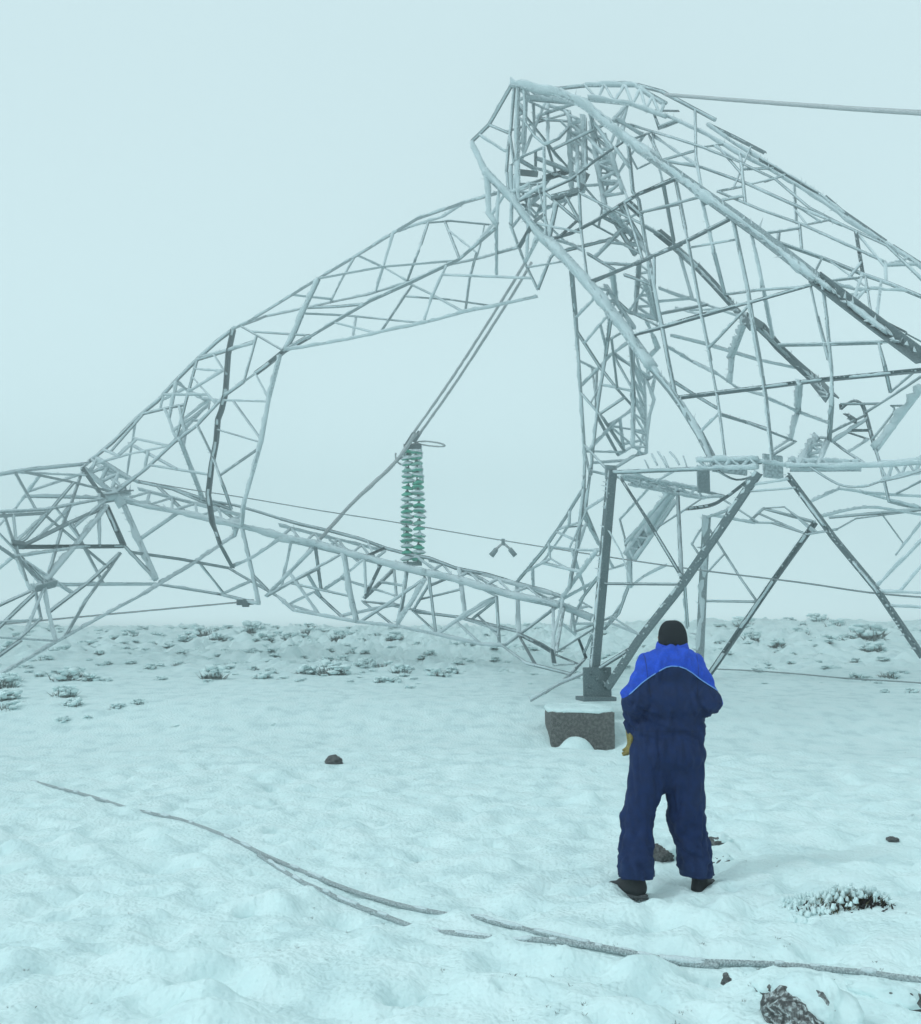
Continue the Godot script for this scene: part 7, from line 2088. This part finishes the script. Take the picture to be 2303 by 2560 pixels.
func shrub_mesh(sd: int, snowy: float) -> ArrayMesh:
	var r := RandomNumberGenerator.new()
	r.seed = sd
	var st := begin(false)
	for k in 130:
		var a := r.randf() * TAU
		var lean := pow(r.randf(), 0.8) * 1.05
		var dir := Vector3(cos(a) * sin(lean), cos(lean), sin(a) * sin(lean) * 0.8)
		var at := Vector3(cos(a), 0, sin(a)) * r.randf() * 0.25 + Vector3(0, -0.06, 0)
		blade(st, at, dir, Vector3(r.randf_range(-0.1, 0.1), -0.12 * lean, r.randf_range(-0.1, 0.1)), r.randf_range(0.16, 0.44), r.randf_range(0.008, 0.02))
	st.generate_normals()
	var mesh := st.commit()
	mesh.surface_set_material(0, M.shrub)
	# pads of snow lodged on the twigs
	st = begin(true)
	for k in int(15 * snowy):
		var a := r.randf() * TAU
		var c := Vector3(cos(a) * r.randf() * 0.36, r.randf_range(0.10, 0.34), sin(a) * r.randf() * 0.3)
		var s := r.randf_range(0.05, 0.13)
		var rings := []
		for i in 6:
			var la := -PI / 2 + PI * (i + 0.05) / 5.1
			var ring := PackedVector3Array()
			for q in 9:
				var lo := -TAU * q / 9.0
				var n := Vector3(cos(la) * cos(lo), sin(la) * 0.55, cos(la) * sin(lo))
				ring.append(c + n * s * (1.0 + 0.5 * rough_noise.get_noise_3d(n.x * 2.0 + k, n.y * 2.0, n.z * 2.0 + sd)))
			rings.append(ring)
		skin(st, rings)
	st.generate_normals()
	st.commit(mesh)
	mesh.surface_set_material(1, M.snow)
	return mesh


# x, z, and how far the snow lies below the cable's middle (negative: drifted over)
func upper_cable() -> Array:
	return [-4.853, -10.975, -0.03, -4.481, -10.686, -0.012, -4.167, -10.378, 0.01, -3.592, -9.813, 0.012, -3.124, -9.282, 0.005, -2.944, -9.075, -0.03, -2.8, -8.95, -0.02, -2.71, -8.877, 0.008, -2.42, -8.642, 0.008, -2.198, -8.377, 0, -1.919, -8.008, 0.004, -1.417, -7.297, 0.012, -1.055, -6.843, 0.016, -0.665, -6.382, 0.018, -0.331, -6.067, 0.018, -0.088, -5.896, 0.012, -0.014, -5.844, 0, 0.057, -5.783, -0.035, 0.136, -5.734, -0.02, 0.183, -5.695, 0.012, 0.461, -5.489, 0.016, 0.75, -5.249, 0.016, 1.041, -5.037, 0.014, 1.322, -4.978, 0.012, 1.531, -4.941, 0.014, 1.75, -4.877, 0.012, 1.913, -4.808, 0.012, 2.164, -4.643, 0.012]


func lower_cable() -> Array:
	return [-1.45, -7.313, 0.01, -1.243, -6.944, 0.006, -1.055, -6.637, 0.004, -0.857, -6.394, 0.004, -0.636, -6.112, 0.01, -0.436, -5.875, 0.014, -0.257, -5.656, 0.01, -0.18, -5.599, -0.03, -0.11, -5.544, -0.03, -0.049, -5.489, 0.01, 0.106, -5.358, 0.012, 0.221, -5.265, 0.004, 0.271, -5.233, -0.03, 0.33, -5.224, -0.03, 0.38, -5.208, 0.012, 0.531, -5.137, 0.012, 0.701, -5.083, 0.014, 0.869, -5.045, 0.012, 1.047, -5.007, 0.012, 1.247, -4.97, 0.01]


func build_ground_cables() -> void:
	ground_cable("fallen_cable", "upper", 0.0155, "upper of two fallen cables crossing the snow, running the full width")
	ground_cable("fallen_cable", "lower", 0.016, "lower, half-buried cable that joins the long one at both ends")


func build_rocks() -> void:
	stone("small grey stone lying alone on the open snow", on_ground(-1.47, -11.69, 0.02), Vector3(0.12, 0.07, 0.10), 2.1, M.rock, 0.0)
	stone("dark snow-topped rock showing between the person's trouser legs", on_ground(1.43, -7.16, 0.045), Vector3(0.13, 0.085, 0.10), 4.4, M.rock, 0.97, Vector3(0.055, 0.02, -0.02))
	stone("flat dark rock end just beyond the person's far trouser cuff", on_ground(1.92, -7.66, 0.02), Vector3(0.10, 0.045, 0.07), 6.2, M.rock, 0.97, Vector3(0.03, 0.012, -0.01))
	stone("pale snow-dusted rock beside the person's far boot", on_ground(1.85, -7.16, -0.02), Vector3(0.09, 0.06, 0.08), 1.2, M.rock, 1.02, Vector3(0.0, 0.0, -0.012))
	stone("big snow-plastered boulder at the bottom edge below the cables", on_ground(1.38, -4.18, -0.01), Vector3(0.18, 0.14, 0.15), 8.3, M.boulder, 0.99, Vector3(0.055, 0.02, -0.035))
	stone("grey rounded stone right beside the snow-plastered boulder", on_ground(1.47, -4.12, 0.0), Vector3(0.085, 0.06, 0.08), 3.7, M.rock, 0.92, Vector3(0.03, 0.0, -0.03))
	stone("snow-covered hump of rock beyond the boulder, dark chink under it", on_ground(1.87, -4.46, -0.01), Vector3(0.17, 0.06, 0.10), 5.5, M.rock, 1.0, Vector3(-0.03, 0.01, -0.015))
	stone("tiny dark stone on bare snow above the frosted plant", on_ground(3.21, -7.55, 0.0), Vector3(0.05, 0.02, 0.04), 9.1, M.rock, 0.0)
	stone("low dark stone under the cables beside a snow clump", on_ground(1.26, -4.76, 0.0), Vector3(0.075, 0.035, 0.05), 7.9, M.rock, 0.98, Vector3(0.02, 0.008, -0.012))
	stone("snow-rimmed stone poking out just below the cables", on_ground(1.36, -4.49, 0.0), Vector3(0.065, 0.04, 0.05), 2.7, M.rock, 0.98, Vector3(-0.012, 0.01, -0.014))
	# a dark split of bark lying across the cables' lower edge
	var st := begin(true)
	var bark := PackedVector3Array()
	for p in [[1.53, -4.89], [1.57, -4.85], [1.61, -4.80], [1.65, -4.76]]:
		bark.append(on_ground(p[0], p[1], 0.006))
	tube(st, resample(bark, 0.02), 0.016, 0.010, 7, 0.9)
	var o := obj("wood_splinter", done(st), M.twig)
	tag(o, "blackish splinter of wood stuck under the cables", "splinter")


func build_plants() -> void:
	var kinds := []
	for k in 4:
		var o := obj("frosted_shrub", shrub_mesh(60 + k, 1.0 + 0.25 * k), null)
		tag(o, "small dark frosted shrub half buried in snow under the fallen truss", "shrub", "frosted shrubs under the fallen truss")
		kinds.append(o)
	var spots := [-8.24, -18, 1.3, -8.49, -18.74, 1, -7.42, -16.14, 1.4, -7.35, -16.24, 1, -7.06, -15.52, 1, -6.64, -16.72, 1.2, -6.14, -15.84, 1, -5.95, -14.98, 0.6, -5.61, -15.12, 0.5, -5.12, -15.88, 0.7, -5.36, -15.66, 0.7, -8.22, -19.58, 0.7, -7.64, -19.16, 1.1, -7.66, -19.74, 1, -7.12, -19.24, 0.8, -6.85, -19.28, 0.5, -10.38, -25.52, 1, -9.64, -23.06, 0.8, -11.44, -30.22, 0.8, -11.06, -29.94, 0.6, -11.28, -32.34, 0.6, -10.7, -31.96, 0.8, -9.91, -32.5, 0.7, -8.46, -30.58, 0.9, -8.7, -33.58, 1.1, -7.82, -31.78, 0.8, -7.07, -33.78, 1.3, -6.04, -30.64, 0.9, -6.31, -33.78, 0.6, -5.48, -32.02, 0.8, -5.31, -33.78, 0.6, -4.63, -30.4, 1, -4.63, -35.36, 0.7, -3.77, -31.08, 1, -8.72, -27.1, 0.8, -5.46, -25.94, 0.9, -5.35, -23.02, 0.6, -4.89, -19.74, 1.3, -3.91, -19.7, 0.9, -3.24, -20.92, 0.9, -2.63, -20.74, 1.2, -3.09, -23.26, 0.5, -2.81, -23.72, 0.6, -4.16, -21.82, 0.5, -4.15, -14.52, 0.4, -2.73, -14.64, 0.4, -14.26, -32.08, 0.8, -13.16, -29.12, 0.9, -6.24, -21.96, 0.5, -6.67, -21.38, 0.6, -4.63, -35.44, 0.7, -5.54, -32.3, 0.9, -5.33, -34.24, 0.7, -2.1, -31.46, 0.9, -0.09, -29.76, 0.8, 0.23, -29.86, 0.7, -2.67, -20.8, 1.3, -3.25, -21, 0.9, -2.24, -21.94, 0.6, -2.12, -22.74, 0.9, -1.73, -22.4, 0.8, -1.26, -21.1, 1, -1.53, -19.44, 0.9, -1.28, -19.46, 0.7, -0.48, -20.58, 0.9, -0.21, -21.16, 0.8, -0.79, -25.06, 0.6, -0.93, -18.4, 0.5, -3.05, -27.44, 0.6, -3.09, -23.12, 0.6, -1.25, -21.58, 0.7, 1.53, -27.7, 1, 1.75, -26.54, 0.9, 12.79, -30.98, 1.5, 11.85, -28.54, 1.1, 8.11, -20.42, 0.7, 8.78, -20.42, 0.9, 9.4, -31.98, 0.9, 11.59, -33.78, 0.8, 11.49, -31.36, 0.9, 13.82, -32.72, 0.8, 7.61, -17.92, 0.6, 8.05, -17.8, 0.6, 9.45, -29.58, 0.8, 13.94, -36.82, 1, 11.3, -39.62, 1, 12.52, -31.94, 0.9, 13.66, -33.72, 1, 13.25, -43.92, 0.8, 15.28, -46, 0.9, 15.02, -41.72, 1.1]
	for i in range(0, spots.size(), 3):
		var n := i / 3
		var o: Node3D = kinds[n] if n < 4 else copy(kinds[n % 4], "frosted_shrub")
		o.position = on_ground(spots[i], spots[i + 1], -0.04)
		if spots[i] < -5.5:
			tag(o, "small dark frosted shrub half buried in snow below the crumpled cage", "shrub", "frosted shrubs below the crumpled tower cage")
		elif spots[i] > 4.0:
			tag(o, "faint frosted shrub on the hazy snow mound behind the tower legs", "shrub", "frosted shrubs on the mound behind the tower legs")
		else:
			tag(o, "small dark frosted shrub half buried in snow under the fallen truss", "shrub", "frosted shrubs under the fallen truss")
		o.rotation.y = rng.randf() * TAU
		var s: float = spots[i + 2] * clampf(-spots[i + 1] / 24.0, 0.55, 1.5)
		o.scale = Vector3(s * rng.randf_range(0.6, 0.95), s * rng.randf_range(0.6, 0.85), s * 0.8)
	# the straw-coloured plant near the man's right, its stalks beaded with snow
	var c := on_ground(2.17, -5.82)
	var root := node("frosted_plant", self, c)
	tag(root, "withered straw-coloured plant with dark stalks, clotted with snow", "plant")
	var st := begin(false)
	var beads := begin(true)
	for k in 300:
		var x := rng.randf_range(-0.32, 0.26)
		var zz := rng.randf_range(-0.16, 0.14)
		var h := 0.02 + 0.085 * exp(-pow(x / 0.2 - 0.4, 2)) * rng.randf_range(0.5, 1.1) * (1.1 - absf(zz) * 3.0)
		var at := Vector3(x, ground(c.x + x, c.z + zz) - c.y - 0.01, zz)
		var dir := Vector3(rng.randf_range(-0.5, 0.4) + x, 1.0, rng.randf_range(-0.3, 0.5)).normalized()
		blade(st, at, dir, Vector3(rng.randf_range(-0.02, 0.02), -0.01, 0.02), h, rng.randf_range(0.002, 0.0045))
		if k % 2 == 0:
			var p := at + dir * h * rng.randf_range(0.7, 1.0)
			var s := rng.randf_range(0.006, 0.019)
			tube(beads, PackedVector3Array([p - Vector3(0, s, 0), p - Vector3(0, s * 0.3, 0), p + Vector3(0.003, s * 0.6, 0), p + Vector3(0, s, 0)]), s, s * 0.5, 6, 0.8)
	obj("straw_stalks", done(st), M.straw, root)
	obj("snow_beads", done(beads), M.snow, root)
	st = begin(false)
	for k in 340:
		var x := 0.11 + rng.randfn(0.0, 0.055) if k % 4 else rng.randf_range(-0.28, 0.2)
		var zz := 0.06 + rng.randfn(0.0, 0.06)
		var at := Vector3(x, ground(c.x + x, c.z + zz) - c.y - 0.01, zz)
		var dir := Vector3(rng.randf_range(-0.8, 0.8), 1.0, rng.randf_range(-0.4, 0.6)).normalized()
		blade(st, at, dir, Vector3(0, -0.015, 0.01), rng.randf_range(0.02, 0.075), rng.randf_range(0.004, 0.009))
	obj("dark_stalks", done(st), M.twig, root)


func build_litter() -> void:
	# low heath that shows in dark flecks through the snow of the crest
	var heath := MultiMesh.new()
	heath.transform_format = MultiMesh.TRANSFORM_3D
	heath.mesh = shrub_mesh(77, 2.2)
	heath.instance_count = 620
	for k in 620:
		var d := rng.randf_range(19.0, 40.0)
		var x := rng.randf_range(-0.55, 0.58) * d
		if k % 3 == 0:
			x = -absf(x)
		var s := rng.randf_range(0.16, 0.5) * d / 28.0
		heath.set_instance_transform(k, Transform3D(Basis(Vector3.UP, rng.randf() * TAU).scaled(Vector3(s, s * 0.7, s)), on_ground(x, -d, -0.03)))
	var low := MultiMeshInstance3D.new()
	low.name = "ground_cover"
	low.multimesh = heath
	add_child(low)
	tag(low, "low snow-clogged heath flecking the far snow slope", "heath", "", "stuff")
	# bits of dead grass and grit that show through the snow
	var st := begin(false)
	for k in 5:
		blade(st, Vector3(rng.randf_range(-0.012, 0.012), -0.008, rng.randf_range(-0.012, 0.012)), Vector3(rng.randf_range(-0.8, 0.8), 0.8, rng.randf_range(-0.8, 0.8)).normalized(), Vector3(0.006, -0.004, 0), rng.randf_range(0.015, 0.04), 0.0025)
	var mm := MultiMesh.new()
	mm.transform_format = MultiMesh.TRANSFORM_3D
	mm.mesh = done(st)
	mm.instance_count = 260
	for k in 260:
		var d := 3.4 + 10.0 * pow(rng.randf(), 1.3)
		var x := rng.randf_range(-0.52, 0.52) * d
		if k % 4 == 0:
			d = rng.randf_range(3.6, 5.2)
			x = rng.randf_range(0.2, 2.2)
		var s := rng.randf_range(0.3, 0.75)
		mm.set_instance_transform(k, Transform3D(Basis(Vector3.UP, rng.randf() * TAU).scaled(Vector3.ONE * s), on_ground(x, -d)))
	var o := MultiMeshInstance3D.new()
	o.name = "dead_grass"
	o.multimesh = mm
	o.material_override = M.shrub
	add_child(o)
	tag(o, "scattered tips of dead grass poking through the snow", "grass", "", "stuff")
